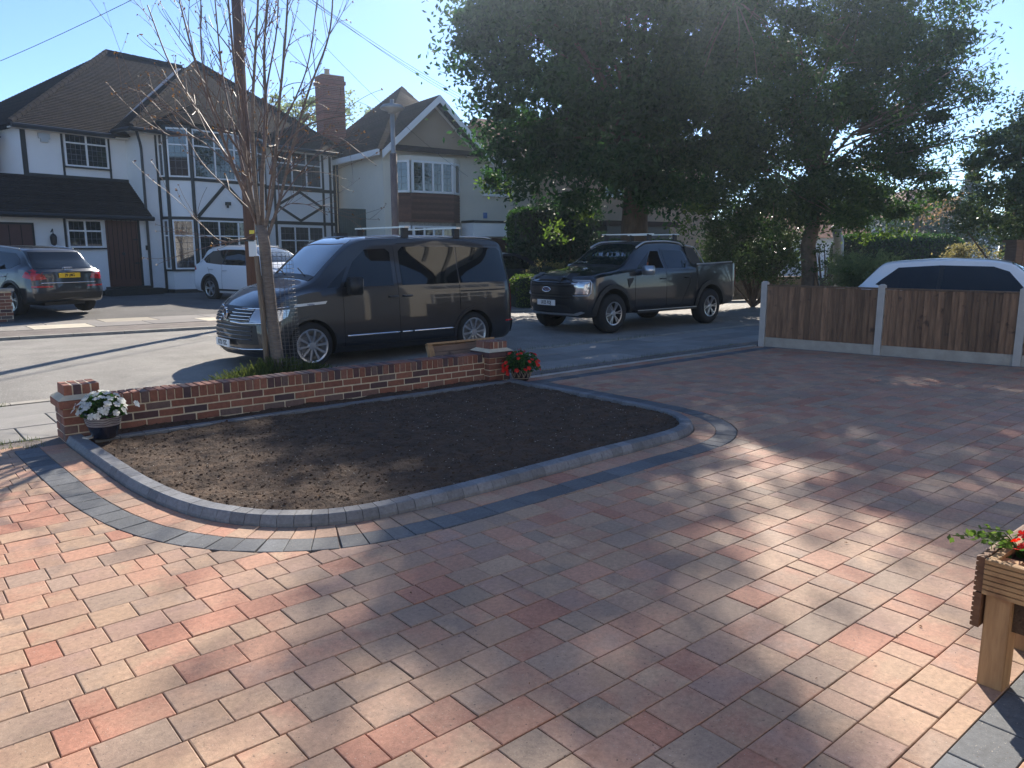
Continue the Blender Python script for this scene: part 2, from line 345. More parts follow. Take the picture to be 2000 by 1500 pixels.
def place_text(txt, size, mtx, m, parent, name='lettering', **kw):
    me = textmesh(txt, size, **kw); me.transform(mtx); me.materials.clear(); me.materials.append(MATS[m])
    return link(name, me, parent)
def frame(o, x, y, z):
    # matrix from origin and the three axes
    return Matrix(((x[0], y[0], z[0], o[0]), (x[1], y[1], z[1], o[1]), (x[2], y[2], z[2], o[2]), (0, 0, 0, 1)))
def clip(poly, n, d):
    # keep the side n.p <= d of a convex 2D/3D polygon
    out = []; m = len(poly)
    for i in range(m):
        p, q = poly[i], poly[(i+1) % m]; a = float(np.dot(n, p)-d); b = float(np.dot(n, q)-d)
        if a <= 0: out.append(p)
        if a*b < 0: out.append(np.array(p)+(np.array(q)-np.array(p))*(a/(a-b)))
    return out
def leaf_cloud(P, size, flat=0.25, aspect=0.5, jit=0.5, seed=1):
    # one small pointed leaf quad per point
    r = np.random.default_rng(seed); n = len(P); P = np.asarray(P, float)
    nrm = r.normal(size=(n, 3)); nrm[:, 2] += flat*2.5; nrm /= np.linalg.norm(nrm, axis=1)[:, None]
    a = r.normal(size=(n, 3)); a -= nrm*(a*nrm).sum(1)[:, None]; a /= np.linalg.norm(a, axis=1)[:, None]; b = np.cross(nrm, a)
    L = (size*(1-jit/2+jit*r.random(n)))[:, None]; w = L*aspect
    V = np.stack([P-a*L*.5, P+b*w*.5-a*L*.05, P+a*L*.5, P-b*w*.5-a*L*.05], 1).reshape(-1, 3)
    return V
def quads_object(name, V, m, parent=None):
    me = bpy.data.meshes.new(name); n = len(V)//4
    me.vertices.add(len(V)); me.vertices.foreach_set('co', V.astype(np.float32).ravel())
    me.loops.add(4*n); me.loops.foreach_set('vertex_index', np.arange(4*n, dtype=np.int32))
    me.polygons.add(n); me.polygons.foreach_set('loop_start', np.arange(0, 4*n, 4, dtype=np.int32))
    me.update(calc_edges=True); me.materials.append(MATS[m]); me.validate()
    return link(name, me, parent)

# ------------------------------------------------------------------ ground, road, pavements
def zr(x): # road level: the kerb drops at the driveway crossing
    t = min(1, max(0, (x-5.5)/3.0)); return -0.10+0.055*t
YK = 9.86                         # near kerb, road side
def yfar(x): return 17.2-0.0998*(x-1.95) if x < 23 else 15.1-0.03*(x-23)
xs = [-80, -40, -20, -8, -3, 0, 3, 5.5, 6.5, 7.5, 8.5, 12, 16, 20, 23, 30, 45, 90]
g = MB(); g.box(-300, 300, -200, 400, -0.6, -0.22); struct(g.build('ground', 'dirt'))
rd = MB()
for a, b in zip(xs[:-1], xs[1:]):
    for k in range(6):   # cambered carriageway
        f0, f1 = k/6, (k+1)/6
        def pt(x, f): y = YK+(yfar(x)-YK)*f; return (x, y, zr(x)*(1-f)-.035*f+0.045*math.sin(math.pi*f))
        rd.quad(pt(a, f0), pt(b, f0), pt(b, f1), pt(a, f1))
struct(rd.build('road', 'asphalt', smooth=True))
# near footway: bedding, individually laid flags, kerb stones
def zpav(x, y):   # footway falls a little to the kerb
    return -0.004-0.03*max(0, (y-8.2))/1.6*min(1, max(0, (x-5.5)/3.0))
fb = MB()
for a, b in zip(xs[:-1], xs[1:]): fb.quad((a, 7.30, -0.03), (b, 7.30, -0.03), (b, YK-.1, -0.055), (a, YK-.1, -0.055))
pav = struct(fb.build('pavement', 'dirt'))
tr = MB(); tr.quad((-12, 7.46, -.012), (16, 7.44, -.012), (16, 7.80, -.014), (-12, 7.80, -.014)); tr.build('verge_strip', 'footway_tarmac', pav)
def flagstone(parent, x0, x1, y0, y1, zf, th, m, name='paving_slab'):
    gp = .006; b = MB(); j = random.uniform(-.003, .003)
    cs = [(x0+gp, y0+gp), (x1-gp, y0+gp), (x1-gp, y1-gp), (x0+gp, y1-gp)]
    top = [(x, y, zf(x, y)+j) for x, y in cs]; c = .006
    ins = [(x0+gp+c, y0+gp+c), (x1-gp-c, y0+gp+c), (x1-gp-c, y1-gp-c), (x0+gp+c, y1-gp-c)]
    b.poly([(x, y, zf(x, y)+j) for x, y in ins])
    low = [(x, y, z-.005) for x, y, z in top]
    for i in range(4):
        k = (i+1) % 4; t0 = (ins[i][0], ins[i][1], zf(*ins[i])+j); t1 = (ins[k][0], ins[k][1], zf(*ins[k])+j)
        b.quad(t0, t1, low[k], low[i]); b.quad(low[i], low[k], (low[k][0], low[k][1], low[k][2]-th), (low[i][0], low[i][1], low[i][2]-th))
    return b.build(name, m, parent)
rows = [(7.80, 8.40), (8.40, 9.0), (9.0, 9.68)]
for r, (y0, y1) in enumerate(rows):
    x = -5.0+r*.35
    while x < 20:
        l = random.choice([.9, .9, .75, .6]) if x > 2 else 1.2
        flagstone(pav, x, x+l, y0, y1, zpav, .03, 'flag_concrete'); x += l
kb = thing('kerb', 'pale concrete kerb between near footway and road', 'kerb', (5, YK-.07, -.1)); kb['kind'] = 'structure'; del kb['category']
x = -8
while x < 26:
    l = .915; zt = zpav(x+.4, YK-.15)+.002
    b = MB(); z0 = -.25; y0 = YK-.14; y1 = YK
    b.obox((x+l/2, (y0+y1)/2, (zt+z0)/2), (l-.01, 0, 0), (0, y1-y0, 0), (0, 0, zt-z0)); b.build('kerb_stone', 'kerb_stone', kb); x += l
# far side: kerb, tarmac strip, slabs, then front gardens rising gently to the houses
def zf_far(x, y): 
    d = y-yfar(x); return 0.01+max(0, min(.13, (d-3.4)*.05))
ft = MB(); far_x = [-60, -20, -8, -3, 0, 3, 6, 9, 12, 15, 18, 21, 23, 27, 32, 45, 80]
for a, b in zip(far_x[:-1], far_x[1:]):
    prev = None
    for d in (0.13, 1.45, 3.5, 5, 6.7, 12, 30, 90):
        if prev is not None and prev < 3.5:
            q = [(a, yfar(a)+prev), (b, yfar(b)+prev), (b, yfar(b)+d), (a, yfar(a)+d)]
            if prev < 1: ft.quad(*[(x, y, zf_far(x, y)) for x, y in q])
        prev = d
farp = struct(ft.build('far_pavement', 'footway_tarmac'))
fd = MB()
for a, b in zip(far_x[:-1], far_x[1:]):
    dd = (1.40, 3.5, 5, 6.7, 12, 30, 120)
    for d0, d1 in zip(dd[:-1], dd[1:]):
        fd.quad(*[(x, y, zf_far(x, y)-.006) for x, y in [(a, yfar(a)+d0), (b, yfar(b)+d0), (b, yfar(b)+d1), (a, yfar(a)+d1)]])
struct(fd.build('forecourt', 'asphalt_dark'))
kf = thing('far_kerb', 'worn kerb on the far side of the road', 'kerb', (5, 17, -.1)); kf['kind'] = 'structure'; del kf['category']
x = -4
while x < 30:
    l = .9; b = MB()
    a0 = np.array([x, yfar(x)]); a1 = np.array([x+l-.01, yfar(x+l-.01)])
    b.slab([(a0[0], a0[1], -.25), (a1[0], a1[1], -.25), (a1[0], a1[1]+.13, -.25), (a0[0], a0[1]+.13, -.25)], (0, 0, .27)); b.build('kerb_stone', 'kerb_stone', kf); x += l
x = -3.0
while x < 22:
    for r in range(2):
        y0 = 1.45+r*1.0; l = 1.15; xx = x+r*.4
        if random.random() < .85:
            b = MB(); q = [(xx+.01, yfar(xx)+y0+.01), (xx+l-.01, yfar(xx+l)+y0+.01), (xx+l-.01, yfar(xx+l)+y0+.99), (xx+.01, yfar(xx)+y0+.99)]
            z = 0.014+random.uniform(0, .004); b.slab([(p[0], p[1], z-.03) for p in q], (0, 0, .03)); b.build('paving_slab', 'flag_far', farp)
    x += 1.15

# ------------------------------------------------------------------ planting bed outline (measured on the ground)
ctrl = [(1.25, 7.42), (1.26, 7.0), (1.28, 6.4), (1.32, 5.6), (1.42, 4.98), (1.56, 4.60), (1.76, 4.32), (2.05, 4.11), (2.42, 4.02), (3.0, 4.0), (3.8, 4.02), (4.6, 4.05), (5.2, 4.06), (5.58, 4.11), (5.88, 4.27), (6.09, 4.56), (6.18, 4.95), (6.20, 5.6), (6.19, 6.4), (6.17, 7.20)]
def catmull(P, n=14):
    P = [np.array(p, float) for p in P]; P = [2*P[0]-P[1]]+P+[2*P[-1]-P[-2]]; out = []
    for i in range(1, len(P)-2):
        for k in range(n):
            t = k/n; a, b, c, d = P[i-1:i+3]
            out.append(.5*((2*b)+(-a+c)*t+(2*a-5*b+4*c-d)*t*t+(-a+3*b-3*c+d)*t**3))
    out.append(P[-2]); return out
OUT = catmull(ctrl)
OUTA = np.array(OUT); SEG = np.linalg.norm(np.diff(OUTA, axis=0), axis=1); CUM = np.concatenate([[0], np.cumsum(SEG)]); TOT = CUM[-1]
def at_s(s, off=0.0):
    s = max(0, min(TOT-1e-6, s)); i = int(np.searchsorted(CUM, s, 'right')-1); i = min(i, len(SEG)-1)
    t = (s-CUM[i])/SEG[i]; p = OUTA[i]*(1-t)+OUTA[i+1]*t
    j0 = max(0, i-3); j1 = min(len(OUTA)-1, i+4); d = OUTA[j1]-OUTA[j0]; d /= np.linalg.norm(d); n = np.array([d[1], -d[0]])
    n = -n if np.dot(n, p-np.array([3.7, 5.7])) < 0 else n
    return p+n*off
def curv(s):
    a, b, c = at_s(s-.25), at_s(s), at_s(s+.25); u = b-a; v = c-b
    return abs(u[0]*v[1]-u[1]*v[0])/(np.linalg.norm(u)*np.linalg.norm(v)+1e-9)

# ------------------------------------------------------------------ driveway
PIG = dict(terra=(0.43, 0.19, 0.13), salmon=(0.47, 0.265, 0.185), buff=(0.46, 0.35, 0.24), tan=(0.40, 0.29, 0.21), brown=(0.33, 0.245, 0.19), grey=(0.29, 0.25, 0.205), green=(0.275, 0.25, 0.20), mauve=(0.36, 0.26, 0.22))
def pigments():
    k = random.random()
    if k < .07: a = b = 'terra'
    elif k < .30: a, b = 'salmon', random.choice(['terra', 'buff', 'tan', 'salmon'])
    elif k < .55: a, b = random.choice(['buff', 'tan']), random.choice(['buff', 'tan', 'salmon', 'grey'])
    elif k < .72: a, b = 'mauve', random.choice(['tan', 'salmon', 'brown'])
    elif k < .88: a, b = random.choice(['grey', 'brown']), random.choice(['tan', 'buff', 'grey'])
    else: a, b = 'green', random.choice(['grey', 'buff', 'green'])
    j = random.uniform(.88, 1.1); jj = random.uniform(.9, 1.08)
    return tuple(x*j for x in PIG[a]), tuple(x*jj for x in PIG[b])
def charcoal():
    j = random.uniform(.82, 1.2); a = (0.115*j, 0.122*j, 0.130*j); k = random.uniform(.8, 1.4); return a, tuple(x*k for x in a)
class Blocks:
    # collects chamfered stones; the ones that show largest become objects of their own
    def __init__(s): s.items = []
    def add(s, poly, ch=.0036, h=.0, pig=None, tilt=True, th=.05):
        poly = [np.array(p[:2], float) for p in poly]
        if len(poly) < 3: return
        c = sum(poly)/len(poly); ar = 0
        for i in range(len(poly)): a, b = poly[i], poly[(i+1) % len(poly)]; ar += a[0]*b[1]-a[1]*b[0]
        if abs(ar)/2 < .0012: return
        if ar < 0: poly = poly[::-1]
        s.items.append((poly, c, ch, h, pig or pigments(), tilt, th, abs(ar)/2))
    def geo(s, it, mb):
        poly, c, ch, h, pig, tilt, th, ar = it; jz = random.uniform(-.0015, .0015)+h; tx = random.uniform(-.012, .012) if tilt else 0; ty = random.uniform(-.012, .012) if tilt else 0
        rmin = min(np.linalg.norm(p-c) for p in poly); f = max(.3, 1-ch*1.25/max(rmin, .02)); n = len(poly)
        z = lambda p: jz+(p[0]-c[0])*tx+(p[1]-c[1])*ty
        T = [c+(p-c)*f for p in poly]
        T = [(p[0]+random.uniform(-.001, .001), p[1]+random.uniform(-.001, .001), z(p)) for p in T]; Mi = [(p[0], p[1], z(p)-ch*.6) for p in poly]; B = [(p[0], p[1], jz-th) for p in poly]
        mb.poly(T)
        for i in range(n): j = (i+1) % n; mb.quad(T[i], Mi[i], Mi[j], T[j]); mb.quad(Mi[i], B[i], B[j], Mi[j])
        return 1+2*n
    def size(s, it):
        x, y, w = PX((it[1][0], it[1][1], 0))
        if w < .3 or x < -100 or x > 2100 or y > 1600 or y < 0: return 0
        return it[7]*1.65/(w**3)
    def build(s, parent, name, m, limit=300, rest='paving_block'):
        order = sorted(range(len(s.items)), key=lambda i: -s.size(s.items[i])); big = set(order[:limit])
        mb = MB(); pg = []
        def setpig(me, pg):
            for nm, k in (('pig_a', 0), ('pig_b', 1)):
                at = me.color_attributes.new(nm, 'FLOAT_COLOR', 'CORNER'); arr = []
                for f, pr in zip(me.polygons, pg): arr += list(rgba(pr[k]))*f.loop_total
                at.data.foreach_set('color', arr)
        for i, it in enumerate(s.items):
            if i in big:
                b = MB(); k = s.geo(it, b); me = b.mesh(name, m); setpig(me, [it[4]]*k); link(name, me, parent)
            else: k = s.geo(it, mb); pg += [it[4]]*k
        if mb.v:
            me = mb.mesh(rest, m); setpig(me, pg); o = link(rest, me, parent); o['kind'] = 'stuff'
FP1 = np.array([11.93, 7.30]); FD = np.array([.185, -.983]); FD /= np.linalg.norm(FD); FN = np.array([-FD[1], FD[0]])  # fence line, normal away from the drive
dw = MB(); dw.poly([(-6, -3, -.013), (13.3, -3, -.013), (FP1[0]+.03, 7.36, -.013), (1.3, 7.42, -.013), (1.24, 7.62, -.013), (-6, 7.62, -.013)])
drive = struct(dw.build('driveway', 'joint_sand'))
for k_ in PIG: PIG[k_] = tuple((c*.64+m_*.36)*w_ for c, m_, w_ in zip(PIG[k_], (0.44, 0.262, 0.175), (1.05, .975, .93)))
BL = Blocks(); GAP = .0022; CW = .1795; y = .912
band_out = [at_s(TOT*k/400, .392) for k in range(401)]; BO = np.array(band_out)
def inside_band(p):
    q = np.vstack([BO, [[6.6, 9.0], [.8, 9.0]]]); c = False; j = len(q)-1
    for i in range(len(q)):
        if (q[i][1] > p[1]) != (q[j][1] > p[1]) and p[0] < (q[j][0]-q[i][0])*(p[1]-q[i][1])/(q[j][1]-q[i][1])+q[i][0]: c = not c
        j = i
    return c
row = 0; ytop = 7.02
while y < 7.50:
    x = -3.2+random.uniform(0, .2); last = None
    while x < 13:
        l = random.choice([.12, .18, .18, .25, .25]); 
        x0, x1, y0, y1 = x+GAP, x+l-GAP, y+GAP, min(y+CW-GAP, 7.60); x += l
        if x0 > 1.3 and y0 >= ytop: continue
        if x0 > 1.3: y1 = min(y1, ytop-GAP)
        q = [np.array(p) for p in ((x0, y0), (x1, y0), (x1, y1), (x0, y1))]
        q = clip(q, FN, float(FN@FP1)-.085)
        if len(q) < 3: continue
        ins = [inside_band(p) for p in q]
        if all(ins): continue
        cen = sum(q)/len(q)
        if any(ins) or np.min(np.linalg.norm(BO-cen, axis=1)) < .13:
            i = int(np.argmin(np.linalg.norm(BO-cen, axis=1))); i = min(max(i, 1), 399)
            d = BO[i+1]-BO[i-1]; d /= np.linalg.norm(d); n = np.array([d[1], -d[0]])
            if np.dot(n, BO[i]-np.array([3.7, 5.7])) > 0: n = -n   # n points to the bed
            if i > 2 and i < 398: q = clip(q, n, float(n@BO[i])-GAP)
            if len(q) < 3: continue
        BL.add(q)
    y += CW; row += 1
# towards the camera: a half-width row, the charcoal border, then more of the field
yy = .912
for r, (h_, kind_) in enumerate([(.0905, 'half'), (.18, 'dark')]+[(CW, 'field')]*13):
    x = -2+random.uniform(0, .2)+(.03 if kind_ == 'dark' else 0)
    while x < 9:
        l = .28 if kind_ == 'dark' else (.24 if kind_ == 'half' else random.choice([.12, .18, .25])); q = [(x+GAP, yy-h_+GAP), (x+l-GAP, yy-h_+GAP), (x+l-GAP, yy-GAP), (x+GAP, yy-GAP)]; x += l
        BL.add(q, pig=charcoal() if kind_ == 'dark' else None)
    yy -= h_
# rows along the street side: a red stretcher row, a charcoal row
for r, (y0, y1) in enumerate([(7.205, 7.385), (7.022, 7.202)]):
    x = 6.42
    while x < 12.3:
        l = .25; q = [np.array(p) for p in ((x+GAP, y0+GAP), (x+l-GAP, y0+GAP), (x+l-GAP, y1-GAP), (x+GAP, y1-GAP))]; q = clip(q, FN, float(FN@FP1)-.085); x += l
        if len(q) >= 3: BL.add(q, pig=None if r == 0 else charcoal())
# soldier course against the kerb, then the charcoal band, both following the curve
for off0, off1, chc in ((.008, .200, False), (.204, .388, True)):
    s = 0.0
    while s < TOT-.05:
        c = curv(s); l = .112 if c > .16 else (.165 if s < 2.4 else (.235 if 4.2 < s < 6.6 else .165)); e = min(TOT-.002, s+l)
        f = 1+off0/1.0*.0
        q = [at_s(s+GAP, off0), at_s(e-GAP, off0), at_s(e-GAP, off1), at_s(s+GAP, off1)]
        if q[2][0] > 1.3 or True: BL.add(q, pig=charcoal() if chc else None)
        s = e
BL.build(drive, 'paving_block', 'paving_concrete', 300, 'paving_block')
# drainage channel along the front of the drive
dr = thing('drain_channel', 'pale metal drainage channel along the street edge of the driveway', 'drain', (9.2, 7.43, 0))
x = 6.30
while x < 11.9:
    b = MB(); l = min(1.0, 11.92-x); b.box(x, x+l-.004, 7.395, 7.415, -.03, .006); b.box(x, x+l-.004, 7.455, 7.475, -.03, .006); b.box(x, x+l-.004, 7.415, 7.455, -.03, -.002); b.build('channel_section', 'drain_metal', dr); x += l

# kerb round the bed
bk = thing('bed_kerb', 'charcoal block kerb curving round the bare flower bed', 'kerb', (3.7, 4.0, 0))
s = 0.0; bm_items = []
while s < TOT-.03:
    c = curv(s); l = .105 if c > .16 else .128; e = min(TOT, s+l); g2 = .0018
    prof = [(0.0, -.05), (0.0, .018), (-.022, .058), (-.030, .064), (-.118, .066), (-.124, .060), (-.124, -.05)]
    b = MB(); n = len(prof); j = random.uniform(-.0012, .0012)
    A1 = [(*at_s(s+g2, o), z+j) for o, z in prof]; A2 = [(*at_s(e-g2, o), z+j) for o, z in prof]
    b.v += [tuple(map(float, p)) for p in A1+A2]
    for i in range(n-1): b.f.append((i, i+1, n+i+1, n+i))
    b.f.append(tuple(range(n))); b.f.append(tuple(range(2*n-1, n-1, -1)))
    o = b.build('kerb_block', 'kerb_concrete', bk); k = random.uniform(.85, 1.2)
    for nm in ('pig_a', 'pig_b'):
        at = o.data.color_attributes.new(nm, 'FLOAT_COLOR', 'CORNER'); kk = k*random.uniform(.9, 1.12)
        at.data.foreach_set('color', [.185*kk, .19*kk, .20*kk, 1.0]*len(o.data.loops))
    s = e
# straight flush edging between bed and wall
ed = thing('bed_edging', 'grey block edging in a straight line in front of the brick wall', 'edging', (3.8, 7.16, 0))
x = 1.42
while x < 6.05:
    b = MB(); l = min(.2, 6.05-x); yy = 7.155-.02*(x-1.5)/4.5; z = .052+random.uniform(-.001, .001)
    b.box(x+.002, x+l-.002, yy, yy+.105, -.05, z); o = b.build('edging_block', 'kerb_concrete', ed)
    bm = bmesh.new(); bm.from_mesh(o.data); bmesh.ops.bevel(bm, geom=[e for e in bm.edges], offset=.003, segments=1, affect='EDGES'); bm.to_mesh(o.data); bm.free()
    for nm in ('pig_a', 'pig_b'):
        at = o.data.color_attributes.new(nm, 'FLOAT_COLOR', 'CORNER'); kk = random.uniform(1.0, 1.3)
        at.data.foreach_set('color', [.15*kk, .155*kk, .16*kk, 1.0]*len(o.data.loops))
    x += l

# soil, raked, with clods and bits of straw
from mathutils import noise as mn
inner = np.array([at_s(TOT*k/300, -.09) for k in range(301)]+[[6.05, 7.53], [1.3, 7.53]])
def pip(q, x, y):
    c = np.zeros(len(x), bool); j = len(q)-1
    for i in range(len(q)):
        m = ((q[i][1] > y) != (q[j][1] > y)) & (x < (q[j][0]-q[i][0])*(y-q[i][1])/(q[j][1]-q[i][1]+1e-12)+q[i][0]); c ^= m; j = i
    return c
def soil_z(x, y): 
    v = Vector((x*2.2, y*2.2, 0)); return .034+.020*mn.noise(v)+.013*mn.noise(v*4.3)+.009*mn.noise(v*11)+(.012*max(0, mn.noise(v*2.1+Vector((9, 3, 1)))))
st = .021; gx = np.arange(1.30, 6.16, st); gy = np.arange(4.05, 7.54, st); X, Y = np.meshgrid(gx, gy); keep = pip(inner, X.ravel(), Y.ravel()).reshape(X.shape)
idx = -np.ones(X.shape, int); vs = []
for i in range(X.shape[0]):
    for j in range(X.shape[1]):
        if keep[i, j]: idx[i, j] = len(vs); xx = X[i, j]; yy = Y[i, j]; vs.append((xx+random.uniform(-.005, .005), yy+random.uniform(-.005, .005), soil_z(xx, yy)+random.uniform(-.002, .002)))
fs = [(idx[i, j], idx[i, j+1], idx[i+1, j+1], idx[i+1, j]) for i in range(X.shape[0]-1) for j in range(X.shape[1]-1) if keep[i, j] and keep[i, j+1] and keep[i+1, j+1] and keep[i+1, j]]
sb = MB(); sb.v = vs; sb.f = fs; soil = sb.build('soil', 'soil', smooth=False, fix=False); struct(soil)
cl = MB()
for k in range(8500):
    x, y = random.uniform(1.4, 6.1), random.uniform(4.1, 7.5)
    if not pip(inner, np.array([x]), np.array([y]))[0]: continue
    r = random.choice([.002, .003, .004, .005, .005, .006, .008, .012]); z = soil_z(x, y)+r*.4; n0 = len(cl.v)
    m_ = random.choice([5, 6]); a0 = random.uniform(0, 6.3); sq = random.uniform(.55, 1)
    ring = [(x+r*math.cos(a0+6.283*i/m_)*random.uniform(.7, 1.25), y+r*sq*math.sin(a0+6.283*i/m_)*random.uniform(.7, 1.25), z-r*.5) for i in range(m_)]
    top_ = [((p[0]-x)*.6+x+random.uniform(-.2, .2)*r, (p[1]-y)*.6+y+random.uniform(-.2, .2)*r, z+r*random.uniform(.15, .45)) for p in ring]
    cl.v += ring+top_; cl.f += [(n0+i, n0+(i+1) % m_, n0+m_+(i+1) % m_, n0+m_+i) for i in range(m_)]+[tuple(range(n0+m_, n0+2*m_))]
o = cl.build('soil_clods', 'soil'); o['kind'] = 'stuff'; o.parent = soil
stw = MB()
for k in range(420):
    x, y = random.uniform(1.4, 6.1), random.uniform(4.1, 7.15)
    if not pip(inner, np.array([x]), np.array([y]))[0]: continue
    a = random.uniform(0, 6.3); l = random.uniform(.004, .013); w = random.uniform(.0015, .003); z = soil_z(x, y)+.006
    stw.bar((x, y, z), (x+l*math.cos(a), y+l*math.sin(a), z+random.uniform(-.002, .004)), w)
o = stw.build('straw_bits', 'stone_pale'); o['kind'] = 'stuff'; o.parent = soil

lf = MB()
for k in range(45):
    x, y = random.uniform(-.5, 9), random.uniform(1.2, 7.3); a = random.uniform(0, 6.3); l = random.uniform(.005, .014)
    if pip(inner, np.array([x]), np.array([y]))[0]: z = soil_z(x, y)+.012
    elif 1.2 < x < 6.4 and 3.95 < y < 7.5: continue
    else: z = .004
    c, s_ = math.cos(a)*l, math.sin(a)*l; lf.quad((x-c, y-s_, z), (x+s_*.4, y-c*.4, z+.004), (x+c, y+s_, z+.001), (x-s_*.4, y+c*.4, z+.006))
o = tag(lf.build('fallen_leaves', 'leaf_dry', fix=False), 'tiny dry leaves scattered over the paving and soil', 'leaves', kind='stuff')

# ------------------------------------------------------------------ low brick wall with two piers
_bk = {}
def brick_mesh(L, Wd, Hh):
    k = (round(L, 3), round(Wd, 3), round(Hh, 3), random.randrange(3))
    if k not in _bk:
        b = MB(); b.box(-L/2, L/2, -Wd/2, Wd/2, -Hh/2, Hh/2); bm = bmesh.new(); me = b.mesh('brick', 'brick_red'); bm.from_mesh(me)
        bmesh.ops.bevel(bm, geom=list(bm.edges), offset=.004, segments=1, affect='EDGES')
        for v in bm.verts: v.co += Vector((random.uniform(-1, 1), random.uniform(-1, 1), random.uniform(-1, 1)))*.0016
        bmesh.ops.recalc_face_normals(bm, faces=bm.faces); bm.to_mesh(me); bm.free(); _bk[k] = me
    return _bk[k]
gw = thing('garden_wall', 'low red brick garden wall with brick-on-edge top and two piers', 'wall', (3.7, 7.6, 0))
def brick(x, y, z, L, Wd, Hh, rz=0):
    o = bpy.data.objects.new('brick', brick_mesh(L, Wd, Hh)); COL.objects.link(o); attach(o, gw)
    o.location = (x-gw.location[0], y-gw.location[1], z-gw.location[2]); o.rotation_euler = (random.uniform(-.008, .008), random.uniform(-.008, .008), rz+random.uniform(-.01, .01)); return o
WF = 7.50
m = MB(); m.box(1.56, 5.97, WF+.006, WF+.21, -.2, .352); m.build('mortar', 'mortar', gw)
for c in range(4):
    z = -.045+c*.075+.0325+.0; x = 1.60+(-.1125 if c % 2 else 0)
    while x < 5.93:
        x0 = max(x, 1.585); x1 = min(x+.215, 5.93)
        if x1-x0 > .05: brick((x0+x1)/2, WF+.051+random.uniform(-.002, .002), z+.005, x1-x0-.003, .1025, .062)
        x += .225
x = 1.60; 
while x < 5.90: brick(x+.0325, WF+.107, .313+random.uniform(-.002, .002), .0645, .222, .106); x += .0755
def pier(x0, x1, y0, y1, m_z=.0):
    cx, cy = (x0+x1)/2, (y0+y1)/2; w, d = x1-x0, y1-y0; m = MB()
    m.box(x0+.006, x1-.006, y0+.006, y1-.006, -.2, .372+m_z)
    t = .03; zt = .372+m_z; i = .028  # weathered mortar fillet under the cap
    a = [(x0-t, y0-t, zt), (x1+t, y0-t, zt), (x1+t, y1+t, zt), (x0-t, y1+t, zt)]; b = [(x0+i, y0+i, zt+.036), (x1-i, y0+i, zt+.036), (x1-i, y1-i, zt+.036), (x0+i, y1-i, zt+.036)]
    n = len(m.v); m.v += a+b; m.f += [(n+3, n+2, n+1, n), (n+4, n+5, n+6, n+7)]+[(n+k, n+(k+1) % 4, n+4+(k+1) % 4, n+4+k) for k in range(4)]
    m.box(x0+i+.006, x1-i-.006, y0+i+.006, y1-i-.006, zt+.03, zt+.118)
    m.build('mortar', 'mortar', gw)
    for c in range(6):
        z = -.08+c*.075+.0325+m_z; p = .026 if c == 5 else 0; X0, X1, Y0, Y1 = x0-p, x1+p, y0-p, y1+p; ww, dd = X1-X0, Y1-Y0; L1 = ww-.1125; L2 = dd-.1125
        if c % 2: # pinwheel bond, turned each course
            for bx, by, l, rz in ((X0+L1/2, Y0+.051, L1, 0), (X1-.051, Y0+L2/2, L2, R(90)), (X1-L1/2, Y1-.051, L1, 0), (X0+.051, Y1-L2/2, L2, R(90))): brick(bx, by, z+.005, l, .1025, .065, rz)
        else:
            for bx, by, l, rz in ((X1-L1/2, Y0+.051, L1, 0), (X1-.051, Y1-L2/2, L2, R(90)), (X0+L1/2, Y1-.051, L1, 0), (X0+.051, Y0+L2/2, L2, R(90))): brick(bx, by, z+.005, l, .1025, .065, rz)
    nx = 4; bw = (w-2*i-.03)/nx
    for a in range(nx):
        for b2 in range(2):
            dd = (d-2*i-.01)/2; brick(x0+i+bw/2+a*(bw+.01), y0+i+dd/2+b2*(dd+.01), zt+.072, bw, dd, .098)
pier(1.25, 1.585, 7.44, 7.775); pier(5.93, 6.265, 7.40, 7.735, .02)
o = tag(MB().slab([(1.335, 7.20, .068), (1.43, 7.235, .068), (1.455, 7.19, .068), (1.37, 7.145, .068)], (0, 0, .014)).build('stone_chip', 'stone_pale'), 'small pale slip of stone lying on the kerb corner beside the white-flowered pot', 'stone')

